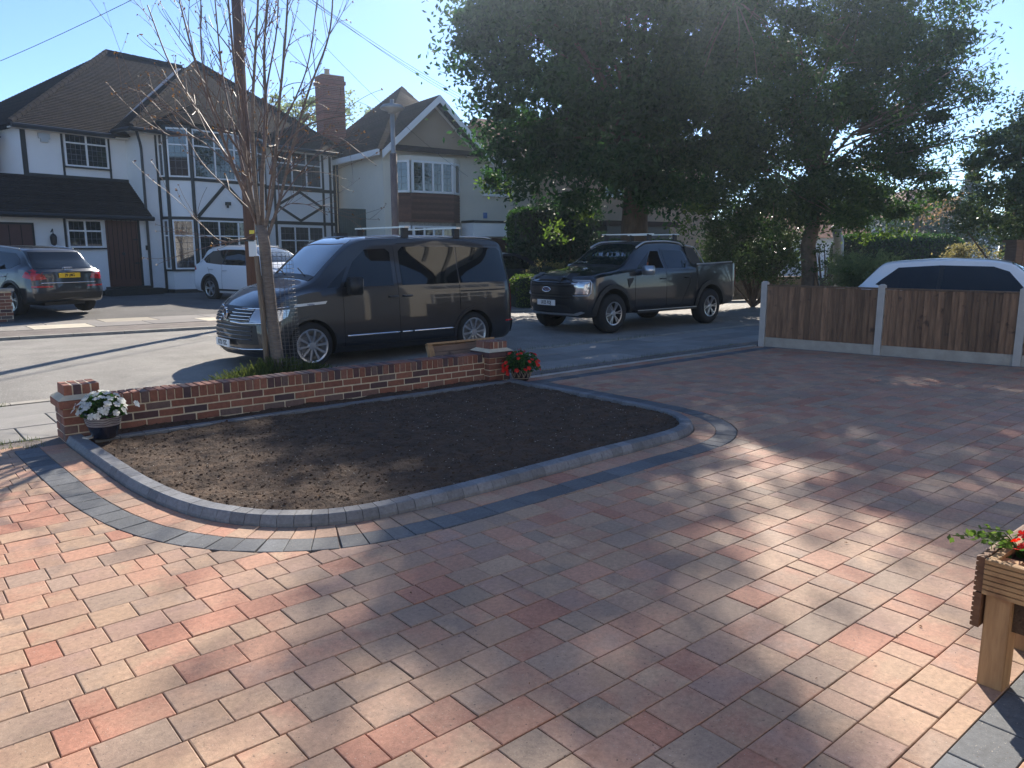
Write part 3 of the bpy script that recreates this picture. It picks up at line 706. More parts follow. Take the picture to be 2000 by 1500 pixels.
# ------------------------------------------------------------------ fence of concrete posts, gravel boards and upright boards
fn = thing('fence', 'low brown close-board fence with concrete posts at right side of driveway', 'fence', (FP1[0], FP1[1], 0))
def fp(s, off=0, z=0): p = FP1+FD*s+FN*off; return (p[0], p[1], z)
d3 = (FD[0], FD[1], 0); n3 = (FN[0], FN[1], 0); STEP = 1.87
for k in range(4):
    s = k*STEP; b = MB(); c = fp(s); h = 1.10
    b.obox((c[0], c[1], h/2-.1), np.array(d3)*.10, np.array(n3)*.10, (0, 0, h+.2))
    n = len(b.v); b.v += [fp(s-.05, -.05, h), fp(s+.05, -.05, h), fp(s+.05, .05, h), fp(s-.05, .05, h), fp(s-.02, -.02, h+.022), fp(s+.02, -.02, h+.022), fp(s+.02, .02, h+.022), fp(s-.02, .02, h+.022)]
    b.f += [(n+4, n+5, n+6, n+7)]+[(n+i, n+(i+1) % 4, n+4+(i+1) % 4, n+4+i) for i in range(4)]
    o = b.build('post', 'concrete_post', fn)
    if k == 3: break
    s0, s1 = s+.052, s+STEP-.052; b = MB(); c = fp((s0+s1)/2)
    b.obox((c[0], c[1], .06), np.array(d3)*(s1-s0), np.array(n3)*.045, (0, 0, .20)); b.build('gravel_board', 'gravel_board', fn)
    x = s0+.01; i = 0; nb = 19; bw = (s1-s0-.02)/nb
    for i in range(nb):
        jw = random.uniform(-.006, .006); zt = 1.035+random.uniform(-.002, .002); b = MB(); a0 = s0+.01+i*bw; a1 = a0+bw+.012+jw
        q = [fp(a0, -.036, .165), fp(a1, -.016, .165), fp(a1, -.010, .165), fp(a0, -.018, .165)]
        b.slab(q, (0, 0, zt-.165)); b.build('board', 'fence_wood', fn)
    b = MB(); c = fp((s0+s1)/2, .012)
    for zz in (.30, .62, .94): b.obox((c[0], c[1], zz), np.array(d3)*(s1-s0), np.array(n3)*.04, (0, 0, .06))
    b.build('rail', 'fence_wood', fn)
    b = MB(); c = fp((s0+s1)/2, -.008); b.obox((c[0], c[1], 1.052), np.array(d3)*(s1-s0), np.array(n3)*.062, (0, 0, .026)); b.build('capping_rail', 'fence_cap', fn)
# charcoal edging run at the fence foot
fe = thing('fence_edging', 'dark block edging laid along the foot of the fence', 'edging', (FP1[0], FP1[1], 0)); s = .06
while s < 5.6:
    b = MB(); c = fp(s+.1, -.068); b.obox((c[0], c[1], -.02), np.array(d3)*.196, np.array(n3)*.026, (0, 0, .05)); b.build('edging_block', 'lead', fe); s += .2

# ------------------------------------------------------------------ wooden planter at the right
pl = thing('planter', 'raised wooden planter of grooved decking boards at right edge of driveway', 'planter', (3.15, .88, 0))
PX0, PY0 = 3.13, .915; PXL, PYL = .50, 1.15   # extends to +x and to -y
def deckboard(x0, y0, x1, y1, z0, z1, th, nrm, m):
    # grooved face: fine ridges along the board, nrm is the outward direction
    d = np.array([x1-x0, y1-y0, 0.]); L = np.linalg.norm(d); nv = np.array(nrm, float); k = 7; hh = (z1-z0)/k; pr = []
    for i in range(k): pr += [(0, z0+i*hh+.001), (th, z0+i*hh+.003), (th, z0+(i+1)*hh-.003), (0+th*.72, z0+(i+1)*hh-.0005)] if i else [(0, z0), (th, z0+.002), (th, z0+(i+1)*hh-.003), (th*.72, z0+(i+1)*hh-.0005)]
    pr = [(0, z0)]+[(o if o else th*.72, z) for o, z in pr[1:]]+[(0, z1)]
    b = MB(); n = len(pr); p0 = np.array([x0, y0, 0.]); 
    for q in (p0, p0+d): b.v += [tuple(q+nv*o+np.array([0, 0, z])) for o, z in pr]
    for i in range(n): j = (i+1) % n; b.f.append((i, j, n+j, n+i))
    b.f.append(tuple(range(n))); b.f.append(tuple(range(2*n-1, n-1, -1)))
    return b.build('board', m, pl)
for ax in (PX0, PX0+PXL-.09):
    for ay in (PY0-.09, PY0-PYL):
        b = MB(); b.box(ax, ax+.09, ay, ay+.088, 0, .50); o = b.build('leg', 'planter_wood', pl)
        bm = bmesh.new(); bm.from_mesh(o.data); bmesh.ops.bevel(bm, geom=list(bm.edges), offset=.004, segments=2, affect='EDGES'); bm.to_mesh(o.data); bm.free()
deckboard(PX0-.002, PY0+.004, PX0-.002, PY0-PYL, .375, .515, .028, (-1, 0, 0), 'planter_wood_flat')
deckboard(PX0+PXL, PY0, PX0+PXL, PY0-PYL, .375, .515, .028, (1, 0, 0), 'planter_wood_flat')
for z0 in (.236, .378): deckboard(PX0-.02, PY0+.006, PX0+PXL, PY0+.006, z0, z0+.138, .030, (0, 1, 0), 'planter_wood_dark')
for z0 in (.236, .378): deckboard(PX0-.02, PY0-PYL-.002, PX0+PXL, PY0-PYL-.002, z0, z0+.138, .030, (0, -1, 0), 'planter_wood_flat')
b = MB(); b.box(PX0+.03, PX0+PXL-.02, PY0-PYL+.02, PY0-.015, .24, .455); b.build('soil_fill', 'soil', pl)
b = MB(); b.box(PX0, PX0+PXL, PY0-.03, PY0-.002, .498, .516); b.build('inner_rail', 'planter_wood_flat', pl)
b = MB()
for k in range(2):
    for zz in (.41, .48): b.lathe([(0, -.0315), (.004, -.0315), (.004, -.029)], (PX0-.001, PY0-.06-.012*k, zz), 10, 'y')
# leaning timber board behind the wall
bd = thing('timber_tray', 'weathered timber tray leaning behind the right brick pier', 'board', (6.0, 8.0, 0))
def bp(u, v, w=0): # u along wall, v up the lean, w out towards the drive
    c = math.cos(R(24)); s_ = math.sin(R(24)); return (5.42+u, 7.86+v*s_-w*c, .10+v*c+w*s_)
for i in range(4): MB().slab([bp(.05, .03+i*.088), bp(1.02, .03+i*.088), bp(1.02, .112+i*.088), bp(.05, .112+i*.088)], np.array(bp(0, 0, .02))-np.array(bp(0, 0, 0))).build('plank', 'old_board', bd)
MB().slab([bp(-.03, -.03), bp(.05, -.03), bp(.05, .40), bp(-.03, .40)], np.array(bp(0, 0, .05))-np.array(bp(0, 0, 0))).build('end_batten', 'planter_wood', bd)
MB().slab([bp(1.02, -.03), bp(1.09, -.03), bp(1.09, .36), bp(1.02, .40)], np.array(bp(0, 0, .05))-np.array(bp(0, 0, 0))).build('end_batten', 'planter_wood', bd)
MB().slab([bp(-.03, .385), bp(1.05, .385), bp(1.05, .41), bp(-.03, .41)], np.array(bp(0, 0, .06))-np.array(bp(0, 0, 0))).build('top_batten', 'planter_wood', bd)
MB().slab([bp(.05, -.02), bp(1.02, -.02), bp(1.02, .05), bp(.05, .05)], np.array(bp(0, 0, .055))-np.array(bp(0, 0, .02))).build('bottom_batten', 'planter_wood', bd)

# ------------------------------------------------------------------ potted flowers
def bloom_mesh(name, m, r, petals=5):
    b = MB()
    for k in range(petals):
        a = 2*math.pi*k/petals; w = math.pi/petals*.98; P = [(0, 0, .001)]
        for t, rr in ((-1, .55), (-.75, .9), (0, 1.0), (.75, .9), (1, .55)): P.append((r*rr*math.cos(a+w*t), r*rr*math.sin(a+w*t), .002+r*.12*(rr)+random.uniform(-.002, .002)))
        b.poly(P)
    return b.mesh(name, m)
def flower_pot(name, label, cx, cy, z0, prof, mbody, petal, rx, rh, nblooms, br, pot_extra, extra_pts=(), cat='flower pot'):
    t = thing(name, label, cat, (cx, cy, z0)); rt_ = max(p[0] for p in prof); h = max(p[1] for p in prof)
    pot = MB().lathe(prof, (cx, cy, z0), 40).build('pot', mbody, t, smooth=True); pot_extra(t, pot)
    MB().lathe([(0, h-.03), (rt_*.93, h-.03)], (cx, cy, z0), 24).build('potting_soil', 'soil', t)
    P = []; r = np.random.default_rng(int(cx*100)); 
    while len(P) < 1150:
        v = r.normal(size=3); v /= np.linalg.norm(v); q = r.random()**.45
        if v[2] < -.25: continue
        p = np.array([cx+v[0]*rx*q, cy+v[1]*rx*q, z0+h-.01+v[2]*rh*q]); P.append(p)
    P = np.array(P); quads_object('foliage', leaf_cloud(P, .045, .5, .6, .5, 3), 'leaf_bedding', t)
    sm = MB()
    for k in range(14):
        a = random.uniform(0, 6.3); sm.tube([(cx, cy, z0+h-.03), (cx+rx*.5*math.cos(a), cy+rx*.5*math.sin(a), z0+h+rh*.3), (cx+rx*.85*math.cos(a), cy+rx*.85*math.sin(a), z0+h+rh*.5)], .003, 5)
    sm.build('stems', 'leaf_bedding', t)
    mes = [bloom_mesh('bloom', petal, br*random.uniform(.85, 1.1)) for _ in range(4)]
    k = 0; pts = list(extra_pts)
    while len(pts) < nblooms:
        v = r.normal(size=3); v /= np.linalg.norm(v)
        if v[2] < -.2: continue
        pts.append((v[0]*1.02, v[1]*1.02, v[2]))
    for v in pts:
        v = np.array(v, float); p = (cx+v[0]*rx, cy+v[1]*rx, z0+h+v[2]*rh*1.02)
        o = bpy.data.objects.new('bloom', random.choice(mes)); COL.objects.link(o); attach(o, t); o.location = tuple(p[i]-t.location[i] for i in range(3))
        d = Vector((v[0], v[1], v[2]+.5)).normalized()+Vector((random.uniform(-.4, .4), random.uniform(-.4, .4), random.uniform(-.2, .4))); o.rotation_euler = d.to_track_quat('Z', 'Y').to_euler()
    return t
def white_pot_bands(t, pot):
    b = MB().lathe([(.128, .115), (.1405, .15), (.1475, .19)], (t.location[0], t.location[1], t.location[2]), 40); b.build('pale_band', 'pot_band', pot, smooth=True)
    w = MB()
    for r0, z0_, amp in ((.1375, .135, .006), (.142, .155, .010), (.146, .175, .006)):
        pts = [(t.location[0]+(r0+.004)*math.cos(a), t.location[1]+(r0+.004)*math.sin(a), t.location[2]+z0_+amp*math.sin(a*6)*math.sin(a*2.3)) for a in np.linspace(0, 2*math.pi, 90)]; w.tube(pts, .0018, 4)
    w.build('wavy_line', 'pot_brown', pot)
flower_pot('flower_pot', 'dark blue glazed pot with pale wavy band and white flowers on the kerb corner', 1.50, 7.165, .062, [(0, 0), (.085, 0), (.095, .012), (.112, .07), (.128, .115), (.142, .16), (.150, .205), (.158, .212), (.160, .235), (.150, .24), (.140, .225), (.135, .21)], 'pot_blue', 'petal_white', .175, .155, 78, .030, white_pot_bands, extra_pts=[(1.25, -1.1, .35), (1.35, -1.0, .3), (-1.1, .3, .3), (-1.2, .2, .1)])
def red_pot_lines(t, pot):
    w = MB(); L_ = t.location
    def rr(z): return .098+.030*math.sin(min(1, max(0, z/.15))*1.6)-.004*(z > .15)
    for k in range(12):
        a0 = k*math.pi/6
        for j in range(3):
            for sg in (1, -1):
                pts = [(L_[0]+(rr(z)+.0035)*math.cos(a0+sg*(z-.06)*3.4+j*.07), L_[1]+(rr(z)+.0035)*math.sin(a0+sg*(z-.06)*3.4+j*.07), L_[2]+z) for z in np.linspace(.055, .135, 6)]
                if (sg > 0) == (j % 2 == 0): w.tube(pts, .0022, 4)
    for z in (.04, .148): w.tube([(L_[0]+(rr(z)+.004)*math.cos(a), L_[1]+(rr(z)+.004)*math.sin(a), L_[2]+z) for a in np.linspace(0, 2*math.pi, 40)], .003, 4)
    w.build('incised_lines', 'pot_line', pot)
flower_pot('flower_pot', 'round brown pot with incised zigzag lines and red flowers beside the right brick pier', 6.27, 7.19, .03, [(0, 0), (.085, 0), (.098, .02), (.115, .06), (.126, .10), (.127, .14), (.120, .17), (.128, .178), (.128, .19), (.115, .19), (.11, .17)], 'pot_brown', 'petal_red', .235, .20, 52, .028, red_pot_lines, extra_pts=[(-1.15, .1, -.2), (-1.1, -.2, -.35), (-1.0, .3, .1), (1.15, .1, -.1), (1.1, -.3, -.3), (1.0, .4, .1)])
# planter plants
pp = thing('bedding_plant', 'red flowering plant trailing over the corner of the wooden planter', 'plant', (3.34, .70, .455))
P = rng.normal(size=(420, 3))*np.array([.09, .14, .035])+np.array([3.38, .62, .50]); P = P[(P[:, 2] > .46) & (P[:, 1] < .90)]
quads_object('foliage', leaf_cloud(P, .05, .5, .6, .5, 5), 'leaf_bedding', pp)
mesr = bloom_mesh('bloom', 'petal_red', .019)
for k in range(34):
    p = (3.26+random.gauss(0, .035), .79+random.gauss(0, .04), .565+random.gauss(0, .03)); o = bpy.data.objects.new('bloom', mesr); COL.objects.link(o); attach(o, pp); o.location = tuple(p[i]-pp.location[i] for i in range(3)); o.rotation_euler = (random.uniform(-1.1, .2), random.uniform(-1.2, .1), random.uniform(0, 6))
tp = thing('trailing_plant', 'light green sprig arching over the far corner of the planter', 'plant', (3.36, .86, .455)); b = MB(); P = []
for k in range(7):
    e = np.array([3.25-.03*k+random.uniform(-.02, .04), .98+.022*k*(k % 2)-.01*k, .575+random.uniform(-.02, .03)]); s0 = np.array([3.38, .86, .46]); mid = (s0+e)/2+np.array([0, 0, .05]); b.tube([s0, mid, e], .0018, 4)
    for q in np.linspace(.35, 1, 9): pt = (1-q)**2*s0+2*q*(1-q)*mid+q*q*e; P += [pt+rng.normal(size=3)*.010 for _ in range(2)]
b.build('stems', 'leaf_light', tp); quads_object('foliage', leaf_cloud(np.array(P), .026, .4, .75, .4, 6), 'leaf_light', tp)

# ------------------------------------------------------------------ houses
class Face:
    def __init__(s, o, ang): s.o = np.array(o, float); a = R(ang); s.u = np.array([math.cos(a), math.sin(a), 0]); s.v = np.array([-s.u[1], s.u[0], 0])
    def p(s, a, t, z): q = s.o+s.u*a+s.v*t; return (q[0], q[1], z)
    def hp(s, x, y, t=0): q = LP(x, y, s.o+s.v*t, s.v); return float((q-s.o)@s.u), float(q[2])
    def box(s, mb, a0, a1, t0, t1, z0, z1):
        c = s.p((a0+a1)/2, (t0+t1)/2, (z0+z1)/2); return mb.obox(c, s.u*(a1-a0), s.v*(t1-t0), (0, 0, z1-z0))
def roof_face(mb, poly, pitch=.105, lift=.022):
    # courses of tiles: each row tips out at its lower edge
    P = [np.array(p, float) for p in poly]; n = np.cross(P[1]-P[0], P[2]-P[0]); n /= np.linalg.norm(n)
    if n[2] < 0: n = -n
    up = np.array([0, 0, 1.])-n*n[2]; up /= np.linalg.norm(up); h = [p@up for p in P]; a, b = min(h), max(h); k = a
    while k < b:
        q = clip(clip(P, up, k+pitch), -up, -k)
        if len(q) >= 3:
            top = [p+n*(lift*(1-(p@up-k)/pitch)+.002) for p in q]; mb.poly(top)
            lo = [t for t in top if abs((t-n*(t@n))@up-k) < .02]
            lo = [(p, t) for p, t in zip(q, top) if abs(p@up-k) < 1e-4]
            if len(lo) >= 2: mb.quad(lo[0][0]-n*.004, lo[-1][0]-n*.004, lo[-1][1], lo[0][1])
        k += pitch
def window(parent, P0, P1, z0, z1, cols=2, transom=0.0, lead=0, out=None, sill=None, dep=.06, fw=.055, m='upvc_white', blind=False, name='window'):
    P0 = np.array([P0[0], P0[1], 0.]); P1 = np.array([P1[0], P1[1], 0.]); L = np.linalg.norm(P1-P0); u = (P1-P0)/L; n = np.array([u[1], -u[0], 0])  # outward = right of direction
    b = MB()
    def bx(a0, a1, c0, c1, o0, o1, mb=b): c = P0+u*(a0+a1)/2+n*(o0+o1)/2; mb.obox((c[0], c[1], (c0+c1)/2), u*(a1-a0), n*(o1-o0), (0, 0, c1-c0))
    bx(0, L, z0, z0+fw, -dep, .05); bx(0, L, z1-fw, z1, -dep, .05); bx(0, fw, z0+fw, z1-fw, -dep, .05); bx(L-fw, L, z0+fw, z1-fw, -dep, .05)
    ws = [fw+(L-2*fw)*i/cols for i in range(cols+1)]
    for w in ws[1:-1]: bx(w-fw*.5, w+fw*.5, z0+fw, z1-fw, -dep, .048)
    zt = z1-(z1-z0)*transom if transom else None
    if zt:
        for i in range(cols): bx(ws[i]+(fw*.5 if i else 0), ws[i+1]-(fw*.5 if i < cols-1 else 0), zt-fw*.45, zt+fw*.45, -dep, .046)
    wo_ = b.build(name, m, parent)
    for i in range(cols):
        for (c0, c1) in ([(z0+fw, zt-fw*.45), (zt+fw*.45, z1-fw)] if zt else [(z0+fw, z1-fw)]):
            a0 = ws[i]+(fw*.5 if i else 0); a1 = ws[i+1]-(fw*.5 if i < cols-1 else 0)
            g = MB(); bx(a0, a1, c0, c1, .006, .013, g); tw = random.uniform(-.004, .004)
            g.v = [tuple(np.array(v)+n*tw*((v[2]-c0)/(c1-c0))) for v in g.v]; o = g.build('pane', 'window_glass', wo_)
            if lead:
                l = MB(); nx = max(1, int((a1-a0)/lead)); nz = max(1, int((c1-c0)/(lead*1.3)))
                for k in range(1, nx): w = a0+(a1-a0)*k/nx; bx(w-.006, w+.006, c0, c1, .012, .019, l)
                for k in range(1, nz): w = c0+(c1-c0)*k/nz; bx(a0, a1, w-.006, w+.006, .0125, .0185, l)
                if l.v: l.build('lead_lattice', 'lead', wo_)
    if sill: s_ = MB(); bx(-.05, L+.05, z0-.05, z0-.002, -.02, .10, s_); s_.build('sill', sill, wo_)
    return wo_
def hipcap(mb, a, b, r=.10):
    a = np.array(a, float); b = np.array(b, float); L = np.linalg.norm(b-a); k = max(2, int(L/.33))
    for i in range(k):
        p = a+(b-a)*i/k; q = a+(b-a)*(i+1.04)/k; mb.tube([p, q], [r*1.06, r*.94], 7)

# --- house 1: white with black timbers
H1 = Face([8.057, 29.045, 0], 13); Z0 = .15
h1 = thing('house', 'white house with black timber framing, two-storey bay and brown front door', 'house', (8.06, 29.05, Z0))
b = MB(); H1.box(b, -.05, 8.5, 0, 9.0, 0, 5.72); H1.box(b, -3.4, -.05, 1.0, 9.5, 2.6, 5.48); H1.box(b, -6.4, -.05, .0, 9.4, 0, 2.72)
bay = [(.55, 0), (.60, -.38), (1.32, -.78), (3.95, -.78), (4.62, -.38), (4.67, 0)]
def bayslab(mb, z0, z1, off=0.0): mb.slab([H1.p(a, t-off, z0) for a, t in bay], (0, 0, z1-z0))
bayslab(b, 0, .93); bayslab(b, 2.74, 4.14); bayslab(b, 5.84, 5.93); b.build('wall', 'render_white', h1)
b = MB(); H1.box(b, -6.4, 8.5, -.012, 0, .0, .30); b.slab([H1.p(a*1.0, t-.012, 0) for a, t in bay], (0, 0, .26)); b.build('plinth', 'timber_black', h1)
inn = MB(); q = [(.75, .1), (.75, -.30), (1.37, -.62), (3.9, -.62), (4.47, -.30), (4.47, .1)]
inn.slab([H1.p(a, t, .95) for a, t in q], (0, 0, 4.9)); inn.build('curtain', 'curtain', h1)
def beam(P, Q, w, th=.03, out=None, parent=h1, m='timber_black', nrm=None):
    P, Q = np.array(P, float), np.array(Q, float); d = Q-P; L = np.linalg.norm(d); d /= L; n = nrm if nrm is not None else -H1.v; s_ = np.cross(d, n); s_ /= np.linalg.norm(s_)
    return MB().obox((P+Q)/2+n*th/2, d*L, s_*w, n*th).build('timber_beam', m, parent)
def bn(i): a, b_ = bay[i], bay[i+1]; P = np.array(H1.p(*a, 0)); Q = np.array(H1.p(*b_, 0)); u = (Q-P)/np.linalg.norm(Q-P); return P, Q, u, np.array([u[1], -u[0], 0])
for i in range(5):
    P, Q, u, n = bn(i); L = np.linalg.norm(Q-P)
    for z in (5.88, 4.10, 2.76): beam((P[0]+n[0]*.001, P[1]+n[1]*.001, z), (Q[0]+n[0]*.001, Q[1]+n[1]*.001, z), .10, .028, nrm=n)
    beam((P[0], P[1], .93), (Q[0], Q[1], .93), .06, .06, nrm=n)
    for z0, z1 in ((.97, 2.70), (4.16, 5.82)):
        c = {0: 1, 1: 1, 2: 3, 3: 1, 4: 1}[i]; mg = .05 if i in (0, 4) else .07
        window(h1, P+u*mg, Q-u*mg, z0, z1, c, .34 if z0 > 3 else .32, lead=.16, fw=.05)
for i in range(1, 5):
    a, t = bay[i]; p = H1.p(a, t-.012, 0); MB().tube([(p[0], p[1], .93), (p[0], p[1], 5.90)], .062, 4).build('timber_post', 'timber_black', h1)
for a in (.50, 4.72): beam(H1.p(a, -.001, .3), H1.p(a, -.001, 5.9), .09)
P, Q, u, n = bn(2); z = lambda p, zz: (p[0]+n[0]*.003, p[1]+n[1]*.003, zz)
apx = P+u*1.31
beam(z(P+u*.12, 2.82), z(apx, 4.02), .11, .026, nrm=n); beam(z(P+u*2.50, 2.82), z(apx, 4.02), .11, .026, nrm=n)
sf = MB(); sf.obox(np.array(z(apx, 3.32))+n*.08, u*.18, n*.10, (0, 0, .12)); sf.obox(np.array(z(apx, 3.22))+n*.05, u*.05, n*.06, (0, 0, .10)); sf.build('floodlight', 'metal_black', h1)
for a in (5.33, 7.80, 8.20, 8.43): beam(H1.p(a, -.001, .3), H1.p(a, -.001, 5.7), .10 if a < 8.4 else .13)
for zz in (4.10, 2.74): beam(H1.p(4.72, -.002, zz), H1.p(8.45, -.002, zz), .13, .034)
beam(H1.p(5.33, -.002, 5.66), H1.p(7.80, -.002, 5.66), .08, .034)
for (a0, z0), (a1, z1) in (((5.42, 3.42), (6.56, 4.0)), ((6.56, 4.0), (7.7, 3.42)), ((7.7, 3.42), (6.56, 2.84)), ((6.56, 2.84), (5.42, 3.42))): beam(H1.p(a0, -.001, z0), H1.p(a1, -.001, z1), .10, .026)
window(h1, H1.p(5.42, 0, 0), H1.p(7.72, 0, 0), 4.20, 5.60, 3, .36, lead=.18, sill='timber_black')
window(h1, H1.p(5.45, 0, 0), H1.p(7.72, 0, 0), .98, 2.62, 3, .36, lead=.18, sill='timber_black')
# recessed left part and lean-to
wp = lambda a, t: H1.p(a, t, 0)
s0, zb_ = H1.hp(128, 327, 1.0); s1, zt_ = H1.hp(207, 263, 1.0)
window(h1, wp(s0, 1.0), wp(s1, 1.0), zb_+.05, zt_, 2, .34, lead=.13, sill='timber_black')
for a, w in ((s0-.05, .06), (s1+.05, .06), (-3.33, .15)): beam(H1.p(a, .999, 3.98), H1.p(a, .999, 5.46), w)
beam(H1.p(-3.4, .998, 4.03), H1.p(-.05, .998, 4.03), .10, .032); beam(H1.p(s0-.08, .999, zt_+.04), H1.p(s1+.08, .999, zt_+.04), .06)
s0, z1 = H1.hp(128, 428); s1, z0 = H1.hp(203, 484)
window(h1, wp(s0, 0), wp(s1, 0), z0, z1, 2, .40, lead=.14, sill='timber_black'); wl, wr_, wz0, wz1 = s0, s1, z0, z1
dl, dr_ = s1+.10, H1.hp(277, 563)[0]
beam(H1.p(wl-.06, -.001, wz1+.05), H1.p(dr_+.08, -.001, wz1+.05), .07); beam(H1.p(dr_+.05, -.001, .3), H1.p(dr_+.05, -.001, wz1+.02), .07); beam(H1.p(wl-.05, -.001, wz0-.02), H1.p(wl-.05, -.001, wz1+.02), .06)
door = MB(); H1.box(door, dl, dr_, -.03, .02, .40, wz1); dob = door.build('door', 'door_brown', h1)
for k in range(7): a = dl+.06+(dr_-dl-.12)*k/6; MB().obox(H1.p(a, -.034, (wz1+.5)/2+.1), H1.u*.012, H1.v*.01, (0, 0, wz1-.62)).build('plank_groove', 'seam', dob)
MB().lathe([(0, -.05), (.05, -.05), (.06, -.03)], H1.p((dl+dr_)/2, -.0, 1.52), 12, 'y').build('knocker', 'metal_black', dob)
for zz in (1.2, 2.0): MB().obox(H1.p(dr_-.10, -.04, zz), H1.u*.14, H1.v*.02, (0, 0, .05)).build('hinge', 'metal_black', dob)
b = MB(); H1.box(b, dl-.15, dr_+.2, -.35, -.013, 0, .42); H1.box(b, dl-.35, dr_+.4, -.7, -.35, 0, .35); b.build('door_step', 'timber_black', h1)
MB().obox(H1.p(dr_+.30, -.02, 1.72), H1.u*.09, H1.v*.04, (0, 0, .16)).build('letter_box', 'metal_black', h1)
gs = H1.hp(67, 500)[0]; b = MB(); H1.box(b, -6.2, gs, -.03, .02, .16, 2.42); gd = b.build('garage_door', 'garage_brown', h1)
for k in range(8): MB().obox(H1.p(-6.1+k*.34, -.035, 1.3), H1.u*.015, H1.v*.01, (0, 0, 2.2)).build('groove', 'seam', gd)
b = MB(); H1.box(b, -6.3, gs+.06, -.04, -.001, 2.42, 2.48); H1.box(b, gs, gs+.06, -.04, -.001, .16, 2.42); b.build('door_surround', 'timber_black', h1)
la = H1.hp(99, 450)[0]; b = MB(); c = H1.p(la, -.14, 0); b.lathe([(0, 2.18), (.07, 2.12), (.10, 2.05), (.085, 1.84), (.05, 1.80), (0, 1.74)], (c[0], c[1], 0), 6); b.bar(H1.p(la, 0, 2.2), H1.p(la, -.14, 2.3), .025); b.bar(H1.p(la, -.14, 2.3), H1.p(la, -.14, 2.16), .02)
b.build('wall_lantern', 'metal_black', h1)
c = H1.p(-2.72, .93, 0); ab = MB(); ab.obox(H1.p(-2.72, .94, 5.26), H1.u*.34, H1.v*.08, (0, 0, .18)); ab.obox(H1.p(-2.72, .94, 5.12), H1.u*.22, H1.v*.07, (0, 0, .10)); ab.build('alarm_box', 'satin_silver', h1)
# roofs
E5 = 5.50; eW = 5.66
ap = (5.13, 4.6, 9.40); rl = (1.85, 5.5, 9.32); rr_ = (6.5, 5.5, 9.32); r1 = MB()
roof_face(r1, [H1.p(-3.8, .62, E5), H1.p(3, .62, E5), H1.p(6.5, 5.5, 9.32), H1.p(*rl)]); roof_face(r1, [H1.p(-3.8, .62, E5), H1.p(*rl), H1.p(-3.8, 10.3, E5)])
r1.poly([H1.p(-3.8, 10.3, E5), H1.p(*rl), H1.p(*rr_), H1.p(8.9, 10.3, E5)])
C4 = [(-.62, -.55, eW), (8.85, -.55, eW), (8.85, 9.6, eW), (-.62, 9.6, eW)]
for i in range(4): (roof_face if i != 2 else lambda mb, q: mb.poly(q))(r1, [H1.p(*C4[i]), H1.p(*C4[(i+1) % 4]), H1.p(*ap)])
roof_face(r1, [H1.p(-6.6, -.45, 2.74), H1.p(-.05, -.45, 2.74), H1.p(-.05, 1.0, 4.0), H1.p(-6.6, 1.0, 4.0)])
rf = r1.build('roof', 'roof_tile', h1, fix=False)
for P_, Q_ in (((-3.8, .62, E5+.03), (rl[0], rl[1], rl[2]+.03)), ((rl[0], rl[1], rl[2]+.03), (5.0, 5.5, 9.34)), ((-.62, -.55, eW+.03), (ap[0], ap[1], ap[2]+.04)), ((8.85, -.55, eW+.03), (ap[0], ap[1], ap[2]+.04))):
    hc = MB(); hipcap(hc, H1.p(*P_), H1.p(*Q_)); hc.build('ridge_tiles', 'ridge_tile', rf)
vl = MB(); vl.bar(H1.p(-.66, .72, E5+.10), H1.p(4.7, 5.2, 9.18), .16, .03); vl.build('valley_flashing', 'metal_grey', rf)
b = MB()  # bay roof skirt, gutters, soffit
b.slab([H1.p(-3.75, .62, E5-.10), H1.p(-.1, .62, E5-.10), H1.p(-.1, 1.0, E5-.10), H1.p(-3.75, 1.0, E5-.10)], (0, 0, .04)); b.slab([H1.p(-.55, -.50, eW-.09), H1.p(8.8, -.50, eW-.09), H1.p(8.8, .02, eW-.09), H1.p(-.55, .02, eW-.09)], (0, 0, .05)); b.build('soffit', 'render_cream', h1)
b = MB()
for P, Q in ((H1.p(-3.8, .56, E5-.04), H1.p(-.62, .56, E5-.04)), (H1.p(-.66, -.60, eW-.05), H1.p(8.9, -.60, eW-.05)), (H1.p(-.67, -.6, eW-.05), H1.p(-.67, .6, eW-.05)), (H1.p(-6.6, -.50, 2.70), H1.p(-.05, -.50, 2.70)), (H1.p(.2, -.64, eW), H1.p(.2, -.64, eW+.01))): b.tube([P, Q], .075, 8)
b.build('gutter', 'metal_black', h1)
b = MB(); dp = H1.hp(290, 500)[0]; b.tube([H1.p(-.45, -.55, eW-.1), H1.p(dp-.05, -.12, eW-.4), H1.p(dp, -.08, eW-.6), H1.p(dp, -.08, 2.75), H1.p(dp, -.08, .25)], .045, 8); b.build('downpipe', 'metal_black', h1); b = MB(); b.tube([H1.p(8.55, -.08, 5.6), H1.p(8.55, -.08, .2)], .04, 8); b.build('downpipe', 'metal_black', h1)
sk = MB(); sk.slab([H1.p(a, t-.12, 5.93) for a, t in bay], (0, 0, .05)); sk.poly([H1.p(.3, -.4, 6.0), H1.p(1.2, -1.0, 5.99), H1.p(4.05, -1.0, 5.99), H1.p(4.05, -.55, 6.05), H1.p(.6, -.55, 6.05)]); 
top = [(.40, .1), (.45, -.5), (1.25, -.98), (4.02, -.98), (4.8, -.5), (4.85, .1)]
for i in range(5): roof_face(sk, [H1.p(*top[i], 5.98), H1.p(*top[i+1], 5.98), H1.p(2.65, .9, 7.0)])
sk.build('bay_roof', 'roof_tile', h1, fix=False)
